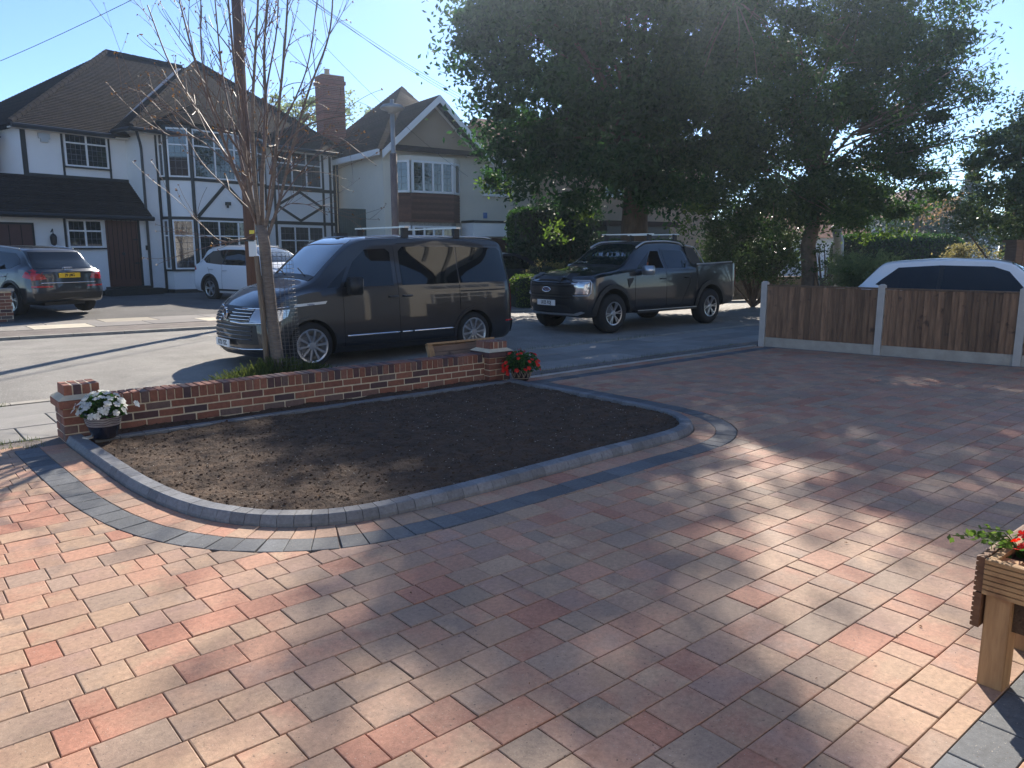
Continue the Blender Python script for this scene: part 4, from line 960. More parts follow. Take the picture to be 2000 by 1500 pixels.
# --- neighbour at the far left: pink wall
h0 = thing('house', 'pink-rendered neighbouring house at the left edge behind the white house', 'house', H1.p(-5.2, 3, .15))
b = MB(); H1.box(b, -9.5, -3.95, 2.4, 9, 0, 5.2); b.build('wall', 'render_pink', h0)
r = MB(); q = [(-9.9, 1.9, 5.2), (-3.6, 1.9, 5.2), (-3.6, 9.4, 5.2), (-9.9, 9.4, 5.2)]
for i in range(4): roof_face(r, [H1.p(*q[i]), H1.p(*q[(i+1) % 4]), H1.p(-6.9, 5.5, 7.3)])
r.build('roof', 'roof_tile', h0, fix=False); MB().tube([H1.p(-4.25, 2.3, 5.1), H1.p(-4.45, 2.3, 4.6), H1.p(-4.45, 2.3, 0)], .05, 8).build('downpipe', 'metal_black', h0)
window(h0, H1.p(-7.6, 2.4, 0), H1.p(-6.0, 2.4, 0), 3.2, 4.6, 2, .33)
# small brick wall with cap at the far left of house 1's drive
fw_ = thing('garden_wall', 'short red brick wall end beside the parked dark estate car', 'wall', G(10, 625)); g0 = G(8, 628, .02)
b = MB(); b.box(g0[0]-2.2, g0[0]+.18, g0[1]-.14, g0[1]+.14, 0, .72); b.build('mortar', 'mortar', fw_)
_h = gw
for c in range(9):
    x = g0[0]-2.2+(-.11 if c % 2 else 0)
    while x < g0[0]+.16:
        x0 = max(x, g0[0]-2.2); x1 = min(x+.215, g0[0]+.185)
        if x1-x0 > .06:
            o = bpy.data.objects.new('brick', brick_mesh(x1-x0, .29, .065)); COL.objects.link(o); attach(o, fw_); o.location = ((x0+x1)/2-fw_.location[0], g0[1]-fw_.location[1], .045+c*.075-fw_.location[2])
        x += .225
b = MB(); b.box(g0[0]-2.25, g0[0]+.24, g0[1]-.2, g0[1]+.2, .72, .78); b.build('coping_slab', 'kerb_stone', fw_)

# --- house 2: cream, white bargeboards, tile-hung bay
o2 = D(760, 560, 31.0); H2 = Face([o2[0], o2[1], 0], -6); 
h2 = thing('house', 'cream gabled house with white bargeboards and tile-hung bay behind the black van', 'house', (o2[0], o2[1], .15))
hp = H2.hp
xl, _ = hp(750, 400); xr, _ = hp(1046, 400); gl, ez = hp(752, 292); gr, _ = hp(938, 300); gax, gaz = hp(857, 186, -.4); gl = max(gl, xl+.1)
b = MB(); H2.box(b, xl-.0, xr, 0, 8, 0, ez+.1); b.slab([H2.p(gl, -.001, ez), H2.p(gr, -.001, ez), H2.p(gax, -.001, gaz-.25)], tuple(H2.v*.2)); b.build('wall', 'render_cream', h2)
def bargeboard(A_, B_, w=.28):
    b = MB(); P, Q = np.array(H2.p(A_[0], -.48, A_[1])), np.array(H2.p(B_[0], -.48, B_[1])); b.slab([P, Q, Q-np.array([0, 0, w]), P-np.array([0, 0, w])], tuple(-H2.v*.04)).build('bargeboard', 'upvc_white', h2)
bargeboard((gl-.35, ez-.1), (gax, gaz)); bargeboard((gax, gaz), (gr+.35, ez-.1))
b = MB(); b.slab([H2.p(gl+.15, -.02, ez+.0), H2.p(gr-.15, -.02, ez+.0), H2.p(gax, -.02, gaz-.4)], tuple(H2.v*.015)); b.build('gable_panel', 'render_tan', h2)
mz = hp(785, 166, 4.5); r = MB()
zt2 = mz[1]; rsx = mz[0]
gy = 4.5*(gaz-ez)/(zt2-ez)
for side, e in ((0, gl-.35), (1, gr+.35)): roof_face(r, [H2.p(e, -.48, ez-.1), H2.p(gax, -.48, gaz), H2.p(gax, 4.0, gaz), H2.p(e, 4.0, ez-.1)])
roof_face(r, [H2.p(xl-.4, -.4, ez-.05), H2.p(xr+.4, -.4, ez-.05), H2.p(xr-3.0, 4.5, zt2-.9), H2.p(rsx, 4.5, zt2-.05)]); roof_face(r, [H2.p(xl-.4, -.4, ez-.05), H2.p(rsx, 4.5, zt2-.05), H2.p(xl-.4, 9, ez-.05)])
r.poly([H2.p(xr+.4, -.4, ez-.05), H2.p(xr+.4, 9, ez-.05), H2.p(xr-3.0, 4.5, zt2-.9)]); r.poly([H2.p(xl-.4, 9, ez-.05), H2.p(rsx, 4.5, zt2-.05), H2.p(xr-3.0, 4.5, zt2-.9), H2.p(xr+.4, 9, ez-.05)])
r.build('roof', 'roof_slate', h2, fix=False)
b = MB(); H2.box(b, xl-.46, xl-.36, -.5, 8.2, ez-.28, ez-.06); b.build('fascia', 'upvc_white', h2); b = MB(); H2.box(b, gr+.3, xr+.4, -.5, -.38, ez-.22, ez-.04); b.build('fascia', 'upvc_white', h2)
b0, zb2 = hp(767, 376); b1, _ = hp(897, 378); _, zt3 = hp(767, 313)
bq = [(b0, 0), (b0+.55, -.5), (b1-.55, -.5), (b1, 0)]; b = MB()
zlow = hp(780, 441)[1]
b.slab([H2.p(a, t, 0) for a, t in bq], (0, 0, .9)); b.slab([H2.p(a, t, zt3) for a, t in bq], (0, 0, .18)); b.build('bay_wall', 'render_cream', h2)
th = MB(); th.slab([H2.p(a, t, zlow+.15) for a, t in bq], (0, 0, zb2-zlow-.17))
for i in range(3):
    P, Q = np.array(H2.p(*bq[i], 0)), np.array(H2.p(*bq[i+1], 0)); u = (Q-P)/np.linalg.norm(Q-P); n = np.array([u[1], -u[0], 0]); z = zlow+.15
    while z < zb2-.08: th.quad((P[0]+n[0]*.03, P[1]+n[1]*.03, z), (Q[0]+n[0]*.03, Q[1]+n[1]*.03, z), (Q[0]+n[0]*.004, Q[1]+n[1]*.004, z+.11), (P[0]+n[0]*.004, P[1]+n[1]*.004, z+.11)); z += .11
    window(h2, P+u*.04, Q-u*.04, zb2, zt3, {0: 1, 1: 4, 2: 1}[i], 0, lead=.17, fw=.08); window(h2, P+u*.04, Q-u*.04, .95, zlow, {0: 1, 1: 4, 2: 1}[i], .3, lead=.17, fw=.08)
th.build('hung_tiles', 'tile_hung', h2, fix=False)
inn = MB(); inn.slab([H2.p(a, t+.16, .9) for a, t in bq], (0, 0, zt3-.9)); inn.build('curtain', 'curtain', h2)
w0, wz = hp(944, 381); w1, _ = hp(1001, 384); _, wt = hp(944, 332); window(h2, H2.p(w0, 0, 0), H2.p(w1, 0, 0), wz, wt+.2, 3, 0, lead=.17, sill='upvc_white', fw=.07)
s_ = hp(902, 455); b = MB(); H2.box(b, s_[0], xr+.05, -.9, 0, 2.2, 2.75); b.build('porch_canopy', 'upvc_white', h2); b = MB(); H2.box(b, s_[0]-.02, xr+.1, -.93, 0, 2.75, 2.85); b.build('porch_roof', 'timber_black', h2)
b = MB(); H2.box(b, s_[0]+.2, xr-.2, -.02, .03, .1, 2.15); b.build('garage_door', 'garage_brown', h2)
a_, z_ = hp(947, 421); MB().obox(H2.p(a_, -.03, z_), H2.u*.16, H2.v*.06, (0, 0, .24)).build('alarm_box', 'sign_blue', h2)
# chimney between the two houses
ca, cz0 = hp(636, 330, 5.6); cb, cz1 = hp(672, 146, 5.6); ch = MB(); z = 4.4
while z < cz1-.1: H2.box(ch, ca, cb, 5.6, 6.5, z, z+.069); z += .0745
H2.box(ch, ca-.05, cb+.05, 5.55, 6.55, cz1-.45, cz1-.30); chm = ch.build('chimney_stack', 'chimney_brick', h2)
b = MB(); H2.box(b, ca+.008, cb-.008, 5.608, 6.492, 4.3, cz1-.06); b.build('mortar', 'mortar', chm)
b = MB(); c = H2.p((ca+cb)/2-.1, 6.05, cz1-.1); b.lathe([(.0, 0), (.13, 0), (.11, .30), (.14, .33), (.0, .33)], c, 12); b.build('chimney_pot', 'render_tan', chm)
# gate between the houses
gt = thing('side_gate', 'tall dark green boarded side gate between the timbered house and the cream house', 'gate', H2.p(xl-2.5, 1.8, .15))
g0, gz = hp(662, 407, 1.8); g1, _ = hp(714, 411, 1.8); n_ = 12
for k in range(n_): b = MB(); H2.box(b, g0+(g1-g0)*k/n_+.006, g0+(g1-g0)*(k+1)/n_-.006, 1.76, 1.79, .12, gz); b.build('board', 'gate_green', gt)
b = MB(); H2.box(b, g0, g1, 1.79, 1.84, .5, .6); H2.box(b, g0, g1, 1.79, 1.84, gz-.5, gz-.4); b.build('rail', 'gate_green', gt)

# --- house 3 beyond the big street tree, tan render
o3 = D(1260, 560, 34.0); H3 = Face([o3[0], o3[1], 0], -8); h3 = thing('house', 'tan-rendered house mostly hidden behind the big street tree', 'house', (o3[0], o3[1], .15))
a0, _ = H3.hp(1142, 420); a1, _ = H3.hp(1392, 420); b = MB(); H3.box(b, a0, a1, 0, 8, 0, 5.6); b.build('wall', 'render_tan', h3)
r = MB(); q = [(a0-.4, -.4, 5.5), (a1+.4, -.4, 5.5), (a1+.4, 8.4, 5.5), (a0-.4, 8.4, 5.5)]
roof_face(r, [H3.p(*q[0]), H3.p(*q[1]), H3.p(a1-3, 4, 8.8), H3.p(a0+3, 4, 8.8)]); roof_face(r, [H3.p(*q[3]), H3.p(*q[0]), H3.p(a0+3, 4, 8.8)]); r.poly([H3.p(*q[1]), H3.p(*q[2]), H3.p(a1-3, 4, 8.8)]); r.poly([H3.p(*q[2]), H3.p(*q[3]), H3.p(a0+3, 4, 8.8), H3.p(a1-3, 4, 8.8)])
r.build('roof', 'roof_slate', h3, fix=False)
w0, z0 = H3.hp(1300, 396); w1, z1 = H3.hp(1323, 360); window(h3, H3.p(w0, 0, 0), H3.p(w1, 0, 0), z0, z1+.3, 3, .4, sill='metal_black', fw=.05)
w0, z0 = H3.hp(1333, 488, -1); w1, z1 = H3.hp(1347, 464, -1); window(h3, H3.p(w0, 0, 0), H3.p(w1, 0, 0), z0, z1, 2, .5, fw=.04); w0, z0 = H3.hp(1180, 396); window(h3, H3.p(w0, 0, 0), H3.p(w0+1.6, 0, 0), 3.8, 5.1, 3, .4, fw=.05)
b = MB(); H3.box(b, a0+.2, a0+3.6, -1.2, 0, 0, 2.6); b.build('porch', 'metal_black', h3); b = MB(); H3.box(b, a0, a0+3.9, -1.4, 0, 2.6, 2.8); b.build('porch_roof', 'roof_slate', h3)
# --- house 4, narrow white one seen between the crowns
o4 = D(1100, 560, 44.0); H4 = Face([o4[0], o4[1], 0], -6); h4 = thing('house', 'pale gabled house glimpsed between the cream house and the street tree', 'house', (o4[0], o4[1], .15))
b = MB(); H4.box(b, -3.2, 4.0, 0, 8, 0, 6.4); b.build('wall', 'render_pink', h4); r = MB(); roof_face(r, [H4.p(-3.5, -.3, 6.3), H4.p(4.3, -.3, 6.3), H4.p(4.3, 4, 9), H4.p(-3.5, 4, 9)]); r.poly([H4.p(-3.5, 8.3, 6.3), H4.p(4.3, 8.3, 6.3), H4.p(4.3, 4, 9), H4.p(-3.5, 4, 9)]); r.build('roof', 'roof_red', h4, fix=False)
window(h4, H4.p(-1.2, 0, 0), H4.p(.6, 0, 0), 4.2, 5.6, 2, .35); MB().box(0, 0, 0, 0, 0, 0)
# --- distant house on the right with an aerial
o5 = D(1850, 500, 62.0); H5 = Face([o5[0], o5[1], 0], -25); h5 = thing('house', 'distant orange-roofed house with aerial above the shrubs at right', 'house', (o5[0], o5[1], 0))
b = MB(); H5.box(b, -4, 5, 0, 8, 0, 4.2); b.build('wall', 'render_white', h5); r = MB()
for q in ([(-4.5, -.5, 4.1), (5.5, -.5, 4.1), (2, 4, 6.6), (-1, 4, 6.6)], [(-4.5, 8.5, 4.1), (-4.5, -.5, 4.1), (-1, 4, 6.6)], [(5.5, -.5, 4.1), (5.5, 8.5, 4.1), (2, 4, 6.6)], [(5.5, 8.5, 4.1), (-4.5, 8.5, 4.1), (-1, 4, 6.6), (2, 4, 6.6)]): roof_face(r, [H5.p(*p) for p in q], .2)
r.build('roof', 'roof_red', h5, fix=False); b = MB(); c = H5.p(.6, 4, 6.5); b.tube([c, (c[0], c[1], 8.0)], .03, 5); 
for k in range(5): q = np.array([c[0]-.2*RT[0]*k, c[1]-.2*RT[1]*k, 7.9]); b.bar(q-FW*.3, q+FW*.3, .02)
b.bar((c[0]-RT[0]*1.0, c[1]-RT[1]*1.0, 7.9), (c[0]+RT[0]*.4, c[1]+RT[1]*.4, 7.9), .03); b.build('aerial', 'metal_grey', h5)
o6 = D(1603, 520, 40); H6 = Face([o6[0], o6[1], 0], -20); h6 = thing('house', 'white bungalow with red tiled roof glimpsed between the two thin trunks', 'house', (o6[0], o6[1], 0))
b = MB(); H6.box(b, -2.5, 3, 0, 6, 0, 2.3); b.build('wall', 'render_white', h6); r = MB(); roof_face(r, [H6.p(-2.9, -.4, 2.25), H6.p(3.4, -.4, 2.25), H6.p(3.4, 3, 3.8), H6.p(-2.9, 3, 3.8)]); r.poly([H6.p(-2.9, 6.4, 2.25), H6.p(3.4, 6.4, 2.25), H6.p(3.4, 3, 3.8), H6.p(-2.9, 3, 3.8)]); r.build('roof', 'roof_red', h6, fix=False)
# --- sunlit houses on our side of the road, behind the viewpoint (they show in the vehicles' glass)
for (xa, xb, yb, lab, wl_) in ((-7.5, 6.5, -4.2, 'white rendered gabled house behind the block-paved driveway', 'render_white'), (13.4, 24.5, -2.8, 'cream rendered gabled house behind the fence on the near side', 'render_cream')):
    hh = thing('house', lab, 'house', ((xa+xb)/2, yb, 0)); b = MB(); b.box(xa, xb, yb-8, yb, 0, 5.4); gx_ = xa+(xb-xa)*.35
    b.slab([(gx_-2.6, yb+.9, 0), (gx_+2.6, yb+.9, 0), (gx_+2.6, yb+.9, 5.4), (gx_, yb+.9, 8.0), (gx_-2.6, yb+.9, 5.4)], (0, -1.2, 0)); b.build('wall', wl_, hh)
    r = MB(); roof_face(r, [(xa-.4, yb+.4, 5.3), (xb+.4, yb+.4, 5.3), (xb-3, yb-4, 8.6), (xa+3, yb-4, 8.6)]); r.poly([(xa-.4, yb-8.4, 5.3), (xb+.4, yb-8.4, 5.3), (xb-3, yb-4, 8.6), (xa+3, yb-4, 8.6)]); r.poly([(xa-.4, yb+.4, 5.3), (xa-.4, yb-8.4, 5.3), (xa+3, yb-4, 8.6)]); r.poly([(xb+.4, yb+.4, 5.3), (xb+.4, yb-8.4, 5.3), (xb-3, yb-4, 8.6)])
    for sg in (-1, 1): roof_face(r, [(gx_+sg*3.0, yb+1.3, 5.2), (gx_, yb+1.3, 8.2), (gx_, yb-3, 8.2), (gx_+sg*3.0, yb-3, 5.2)])
    r.build('roof', 'roof_slate', hh, fix=False)
    for wx, yy in ((gx_-1.6, yb+.9), (xb-4.4, yb)):
        for z0 in (.9, 3.5): window(hh, (wx+3.2, yy), (wx, yy), z0, z0+1.35, 4, .3, fw=.07)
    for k in (-1, 0, 1): MB().box(gx_+k*1.1-.08, gx_+k*1.1+.08, yb+.9, yb+.93, 5.4, 7.8-abs(k)*1.1).build('timber_beam', 'timber_black', hh)

# ------------------------------------------------------------------ poles and wires
tpx = G(497, 645, 0); tp_ = np.array([tpx[0]+.65, tpx[1]+1.35, 0]); q = PX(tp_)
tx, ty = LP(496, 600, (0, 17.3, 0), (0, 1, 0))[:2]
pole = thing('telegraph_pole', 'tall brown wooden telegraph pole on far footway behind the bare tree', 'telegraph pole', (tx, ty, 0)); 
MB().tube([(tx, ty, -.1), (tx, ty, 3), (tx, ty, 6), (tx, ty, 8.4)], [.125, .118, .108, .10], 14).build('pole', 'pole_wood', pole, smooth=True)
ab = MB(); d_ = -FW*np.array([1, 1, 0]); d_ /= np.linalg.norm(d_); c = np.array([tx, ty, 0])
pz = lambda y: float(D(500, y, PX((tx, ty, 1.6))[2])[2])
MB().obox(c+d_*.125+np.array([0, 0, pz(485)])+RT*.09, RT*.17, d_*.03, (0, 0, .36)).build('notice_plate', 'sign_white', pole)
MB().obox(c+d_*.125+np.array([0, 0, pz(453)])+RT*.09, RT*.10, d_*.03, (0, 0, .08)).build('yellow_tag', 'sign_yellow', pole)
MB().obox(c+d_*.125+np.array([0, 0, pz(470)]), RT*.28, d_*.06, (0, 0, .03)).build('bracket', 'metal_black', pole)
b = MB(); b.obox(c+np.array([0, 0, 7.9]), RT*1.3, d_*.08, (0, 0, .09))
for k in (-.55, -.25, .25, .55): b.tube([c+RT*k+np.array([0, 0, 7.9]), c+RT*k+np.array([0, 0, 8.12])], .03, 6)
b.build('crossarm', 'metal_grey', pole)
top = c+np.array([0, 0, 8.0])
def cable(a, b_, sag, label, r=.008, n=14):
    a, b_ = np.array(a, float), np.array(b_, float); pts = [a+(b_-a)*t-np.array([0, 0, sag*4*t*(1-t)]) for t in np.linspace(0, 1, n)]
    return tag(MB().tube(pts, r, 4).build('cable', 'cable'), label, 'cable')
def at_line(x, y, dep): return D(x, y, dep)
cable(top, at_line(-260, 215, 24), .25, 'thin overhead wire running left from the telegraph pole above the house')
cable(top+np.array([0, 0, .15]), at_line(-330, 60, 22), .15, 'higher thin overhead wire leaving the telegraph pole to the left corner')
for k, (x, y) in enumerate(((935, 213), (930, 205), (905, 203))):
    cable(top+RT*.1*k, at_line(x, y-4, 36), .20, ['lowest of the three wires sloping right from the telegraph pole towards the gabled house', 'middle one of the three wires sloping right from the telegraph pole', 'uppermost of the three wires sloping right from the telegraph pole'][k], .007)
cable(top, H2.p(gax+1.2, -.6, 4.6), .35, 'thin wire crossing in front of the cream gable from the telegraph pole', .006)
lx, ly = D(775, 560, 19.4)[:2]
lp = thing('street_lamp', 'grey street lamp with flat round head standing behind the black van', 'street lamp', (lx, ly, 0))
lt = D(760, 222, 19.4)[2]; lj = D(764, 300, 19.4)[2]
MB().tube([(lx, ly, 0), (lx, ly, lj)], .088, 14).build('base_column', 'lamp_base', lp, smooth=True); MB().tube([(lx, ly, lj-.02), (lx, ly, lj+.05), (lx, ly, lt)], [.088, .055, .050], 12).build('shaft', 'lamp_grey', lp, smooth=True)
MB().lathe([(0, .0), (.10, .0), (.12, .05), (.28, .10), (.30, .13), (.24, .19), (.05, .24), (.05, .33), (0, .34)], (lx, ly, lt), 24).build('lamp_head', 'lamp_grey', lp, smooth=True)

# ------------------------------------------------------------------ vehicles
def pchip(xs, ys, x):
    xs, ys = np.array(xs, float), np.array(ys, float); h = np.diff(xs); d = np.diff(ys)/h; m = np.zeros(len(xs)); m[0] = d[0]; m[-1] = d[-1]
    for i in range(1, len(xs)-1):
        if d[i-1]*d[i] > 0: w1 = 2*h[i]+h[i-1]; w2 = h[i]+2*h[i-1]; m[i] = (w1+w2)/(w1/d[i-1]+w2/d[i])
    x = np.clip(x, xs[0], xs[-1]); i = np.clip(np.searchsorted(xs, x)-1, 0, len(h)-1); t = (x-xs[i])/h[i]
    return ys[i]*(1+2*t)*(1-t)**2+m[i]*h[i]*t*(1-t)**2+ys[i+1]*t*t*(3-2*t)+m[i+1]*h[i]*t*t*(t-1)
class Car:
    # body lofted nose to tail (x = 0 at the nose); st rows: x, sill z, belt z, rail z, roof z, half width low, half width belt, half width rail
    def __init__(s, name, label, loc, rot, st, paint, wheels, nose=None, tail=None, nc=.16, tc=.10, rpow=.62, group=None, arch=None, cuts=None):
        s.root = thing(name, label, 'car' if 'van' not in label.split(' with')[0] else 'van', loc, rot, group, local=True); s.root['category'] = {'parked_van': 'van', 'pickup_truck': 'pickup truck'}.get(name, 'car')
        st = np.array(st, float); s.L = st[-1, 0]; Lx = s.L
        X = np.unique(np.concatenate([[0, .015, .05, .1, .16, .24], np.arange(.32, Lx-.3, .05), [Lx-.3, Lx-.22, Lx-.14, Lx-.08, Lx-.04, Lx-.012, Lx], st[:, 0]])); X = X[np.concatenate([[True], np.diff(X) > .004])]
        V = {k: pchip(st[:, 0], st[:, i+1], X) for i, k in enumerate(('zs', 'zb', 'zr', 'zt', 'w', 'wb', 'wr'))}
        rings = []
        for i, x in enumerate(X):
            zs, zb, zr_, zt, w, wb, wr = (V[k][i] for k in ('zs', 'zb', 'zr', 'zt', 'w', 'wb', 'wr'))
            e = min(x, .30)/.30; e2 = min(Lx-x, .16)/.16; sh = (1-e)**2*.07+(1-e2)**2*.05; w, wb, wr = w-sh, wb-sh, wr-sh*.6; zt -= (1-e)**3*.03; zr_ -= (1-e)**3*.02
            sec = [(0, zs+.02), (w-.16, zs), (w-.06, zs+.01), (w-.015, zs+.06)]
            for f in (.12, .28, .45, .62, .76, .88, 1.0): sec.append((w+(wb-w)*f**2.2+.008*math.sin(math.pi*f), zs+.08+(zb-zs-.08)*f))
            for f in (.12, .35, .6, .82, 1.0): sec.append((wb+(wr-wb)*(f+.10*math.sin(math.pi*f)*(1 if f < 1 else 0)), zb+(zr_-zb)*f))
            for f in (.12, .26, .42, .58, .74, .88, 1.0): a = f*math.pi/2; sec.append((wr*math.cos(a)**rpow if f < 1 else 0, zr_+(zt-zr_)*math.sin(a)**rpow))
            rings.append(sec)
        s.nose = nose or [(0, 0), (2, 0)]; s.tail = tail or [(0, 0), (2, 0)]; s.W = st[:, 5].max()
        def warp(x, y, z):
            f = max(0, 1-x/.9)**1.6; g_ = max(0, 1-(Lx-x)/.6)**1.6
            return x+f*(nc*(abs(y)/s.W)**2.6+np.interp(z, *zip(*s.nose)))-g_*(tc*(abs(y)/s.W)**2.6+np.interp(z, *zip(*s.tail)))
        b = MB(); m = len(rings[0]); full = []
        for x, sec in zip(X, rings):
            pts = [(x, y, z) for y, z in sec]+[(x, -y, z) for y, z in sec[-2:0:-1]]; full.append(pts)
        n = len(full[0])
        for r in full:
            for p in r: b.v.append((warp(*p), p[1], p[2]))
        for i in range(len(full)-1):
            for k in range(n): a = i*n+k; c = i*n+(k+1) % n; b.f.append((a, c, c+n, a+n))
        for ri, flip in ((0, 1), (len(full)-1, 0)):   # end faces as shrinking rings so that they can curve
            base = ri*n; prev = list(range(base, base+n)); P = full[ri]; zc = np.mean([p[2] for p in P])
            for f in (.8, .55, .3):
                cur = []
                for p in P: q = (p[0], p[1]*f, zc+(p[2]-zc)*f); cur.append(len(b.v)); b.v.append((warp(*q), q[1], q[2]))
                for k in range(n): k2 = (k+1) % n; b.f.append((prev[k2], prev[k], cur[k], cur[k2]) if flip else (prev[k], prev[k2], cur[k2], cur[k]))
                prev = cur
            b.f.append(tuple(prev[::-1] if not flip else prev))
        me = b.mesh('body', paint, True); me.materials.append(MATS['cabin_dark']); bm = bmesh.new(); bm.from_mesh(me); bmesh.ops.recalc_face_normals(bm, faces=bm.faces); bm.to_mesh(me); bm.free()
        s.bvh0 = BVHTree.FromPolygons([v.co[:] for v in me.vertices], [p.vertices[:] for p in me.polygons])
        o = bpy.data.objects.new('body', me); COL.objects.link(o)
        ct = MB()
        for (wx, wr_, tr, zc) in wheels:
            for sg in (1, -1): ct.lathe([(0, 0), (tr, 0), (tr, .42), (0, .42)], (wx, (s.W-.34) if sg > 0 else -(s.W-.34)-.42, zc), 40, 'y')
        cme = ct.mesh('cut', 'cabin_dark'); bm = bmesh.new(); bm.from_mesh(cme); bmesh.ops.remove_doubles(bm, verts=bm.verts, dist=1e-5); bmesh.ops.recalc_face_normals(bm, faces=bm.faces); bm.to_mesh(cme); bm.free()
        if cuts:
            for q in cuts:
                c2 = MB(); c2.slab([(x, q[1], z) for x, z in q[0]], (0, q[2]-q[1], 0)); bm = bmesh.new(); bm.from_mesh(cme); t2 = c2.mesh('c2', 'cabin_dark'); bm.from_mesh(t2); bmesh.ops.recalc_face_normals(bm, faces=bm.faces); bm.to_mesh(cme); bm.free()
        co = bpy.data.objects.new('cut', cme); COL.objects.link(co)
        md = o.modifiers.new('b', 'BOOLEAN'); md.object = co; md.operation = 'DIFFERENCE'; md.solver = 'EXACT'; md.material_mode = 'TRANSFER'
        dg = bpy.context.evaluated_depsgraph_get(); me2 = bpy.data.meshes.new_from_object(o.evaluated_get(dg)); bpy.data.objects.remove(o); bpy.data.objects.remove(co); me2.name = 'body'
        if len(me2.polygons) < 200: me2 = me
        s.body = link('body', me2, s.root); me2.shade_smooth()
        try: me2.set_sharp_from_angle(angle=R(38))
        except Exception: pass
    def hit(s, ax, a, b):
        o, d = {'L': ((a, 3, b), (0, -1, 0)), 'Rt': ((a, -3, b), (0, 1, 0)), 'F': ((-3, a, b), (1, 0, 0)), 'B': ((s.L+3, a, b), (-1, 0, 0)), 'T': ((a, b, 4), (0, 0, -1))}[ax]
        h = s.bvh0.ray_cast(Vector(o), Vector(d))
        if h[0] is None:
            h = s.bvh0.find_nearest({'L': Vector((a, 1, b)), 'Rt': Vector((a, -1, b)), 'F': Vector((0, a, b)), 'B': Vector((s.L, a, b)), 'T': Vector((a, b, 2))}[ax]); return h[0], Vector(d)
        return h[0], Vector(d)
    def patch(s, name, m, poly, ax, off=.005, res=.09, parent=None, depth=.012, smooth=True, label=None):
        bm = bmesh.new(); vs = [bm.verts.new((p[0], p[1], 0)) for p in poly]; bm.faces.new(vs)
        xs = [p[0] for p in poly]; ys = [p[1] for p in poly]
        for lo, hi, nn in ((min(xs), max(xs), (1, 0, 0)), (min(ys), max(ys), (0, 1, 0))):
            c = lo+res
            while c < hi-res*.3:
                bmesh.ops.bisect_plane(bm, geom=list(bm.verts)+list(bm.edges)+list(bm.faces), plane_co=(c*nn[0], c*nn[1], 0), plane_no=nn); c += res
        for v in bm.verts:
            p, d = s.hit(ax, v.co.x, v.co.y); v.co = p-d*off
        be = [e for e in bm.edges if len(e.link_faces) == 1]; r = bmesh.ops.extrude_edge_only(bm, edges=be); dd = {'L': (0, -1, 0), 'Rt': (0, 1, 0), 'F': (1, 0, 0), 'B': (-1, 0, 0), 'T': (0, 0, -1)}[ax]
        for v in [g for g in r['geom'] if isinstance(g, bmesh.types.BMVert)]: v.co += Vector(dd)*depth
        me = bpy.data.meshes.new(name); bmesh.ops.recalc_face_normals(bm, faces=bm.faces); bm.to_mesh(me); bm.free(); me.materials.append(MATS[m])
        if smooth:
            me.shade_smooth()
            try: me.set_sharp_from_angle(angle=R(40))
            except Exception: pass
        return link(name, me, parent or s.root, label)
    def strip(s, name, m, pts, ax, w=.008, off=.002, parent=None, rad=None, closed=False):
        P = []; pts = list(pts)+([pts[0]] if closed else [])
        for a, b in zip(pts[:-1], pts[1:]):
            n = max(1, int(math.hypot(b[0]-a[0], b[1]-a[1])/.06))
            for k in range(n): P.append((a[0]+(b[0]-a[0])*k/n, a[1]+(b[1]-a[1])*k/n))
        P.append(pts[-1]); Q = []
        for p in P: h, d = s.hit(ax, *p); Q.append(np.array(h-d*off))
        b = MB(); b.tube(Q, rad or w/2, 6); return b.build(name, m, parent or s.root, smooth=True)
    def text(s, txt, size, m, a, b_, ax, off=.012, sx=1, parent=None, name='lettering', **kw):
        h, d = s.hit(ax, a, b_); h = h-d*off
        fr = {'L': ((-1, 0, 0), (0, 0, 1), (0, 1, 0)), 'Rt': ((1, 0, 0), (0, 0, 1), (0, -1, 0)), 'F': ((0, -1, 0), (0, 0, 1), (-1, 0, 0)), 'B': ((0, 1, 0), (0, 0, 1), (1, 0, 0))}[ax]
        return place_text(txt, size, frame(h, *fr), m, parent or s.root, name, sx=sx, **kw)
    def plate(s, txt, a, z, ax, m='plate_white', w=.52, off=.014):
        h, d = s.hit(ax, a, z); h = h-d*off; ux = Vector((0, 1, 0)) if ax == 'B' else Vector((0, -1, 0))
        o = MB().obox(h, ux*w, Vector((0, 0, .112)), d*.012).build('number_plate', m, s.root)
        place_text(txt, .094, frame(h-d*.0075, ux, (0, 0, 1), -d), 'plate_text', o, 'lettering', sx=.80, depth=.001, bold=.0022); return o
    def wheel(s, x, z, rt, rr, side, style, width=.23, m='alloy', y=None):
        yo = (y if y is not None else s.W-.015); sg = side; tread = width
        w = bpy.data.objects.new('wheel', None); COL.objects.link(w); w.parent = s.root; w.location = (x, sg*yo, z)
        f = lambda pr: [(r, -sg*h) for r, h in pr]
        MB().lathe(f([(rr-.01, .02), (rr+.01, .004), (rt-.045, .0), (rt-.012, .022), (rt, .05), (rt, tread-.05), (rt-.02, tread), (rr, tread)]), seg=44, axis='y').build('tyre', 'rubber', w, smooth=True)
        MB().lathe(f([(rr+.006, .006), (rr-.006, .002), (rr-.018, .014), (rr-.03, .09), (rr-.05, .16), (.0, .17)]), seg=44, axis='y').build('rim', 'alloy_dark' if style != 'van' else 'alloy', w, smooth=True)
        MB().lathe(f([(rr*.62, .10), (rr*.62, .112), (0, .112)]), seg=30, axis='y').build('brake_disc', 'metal_grey', w)
        b = MB(); n, tw, w0, w1 = {'van': (10, .0, .020, .012), 'pick': (6, .0, .03, .045), 'suv': (5, 0, .03, .05), 'plain': (5, 0, .05, .06)}[style]
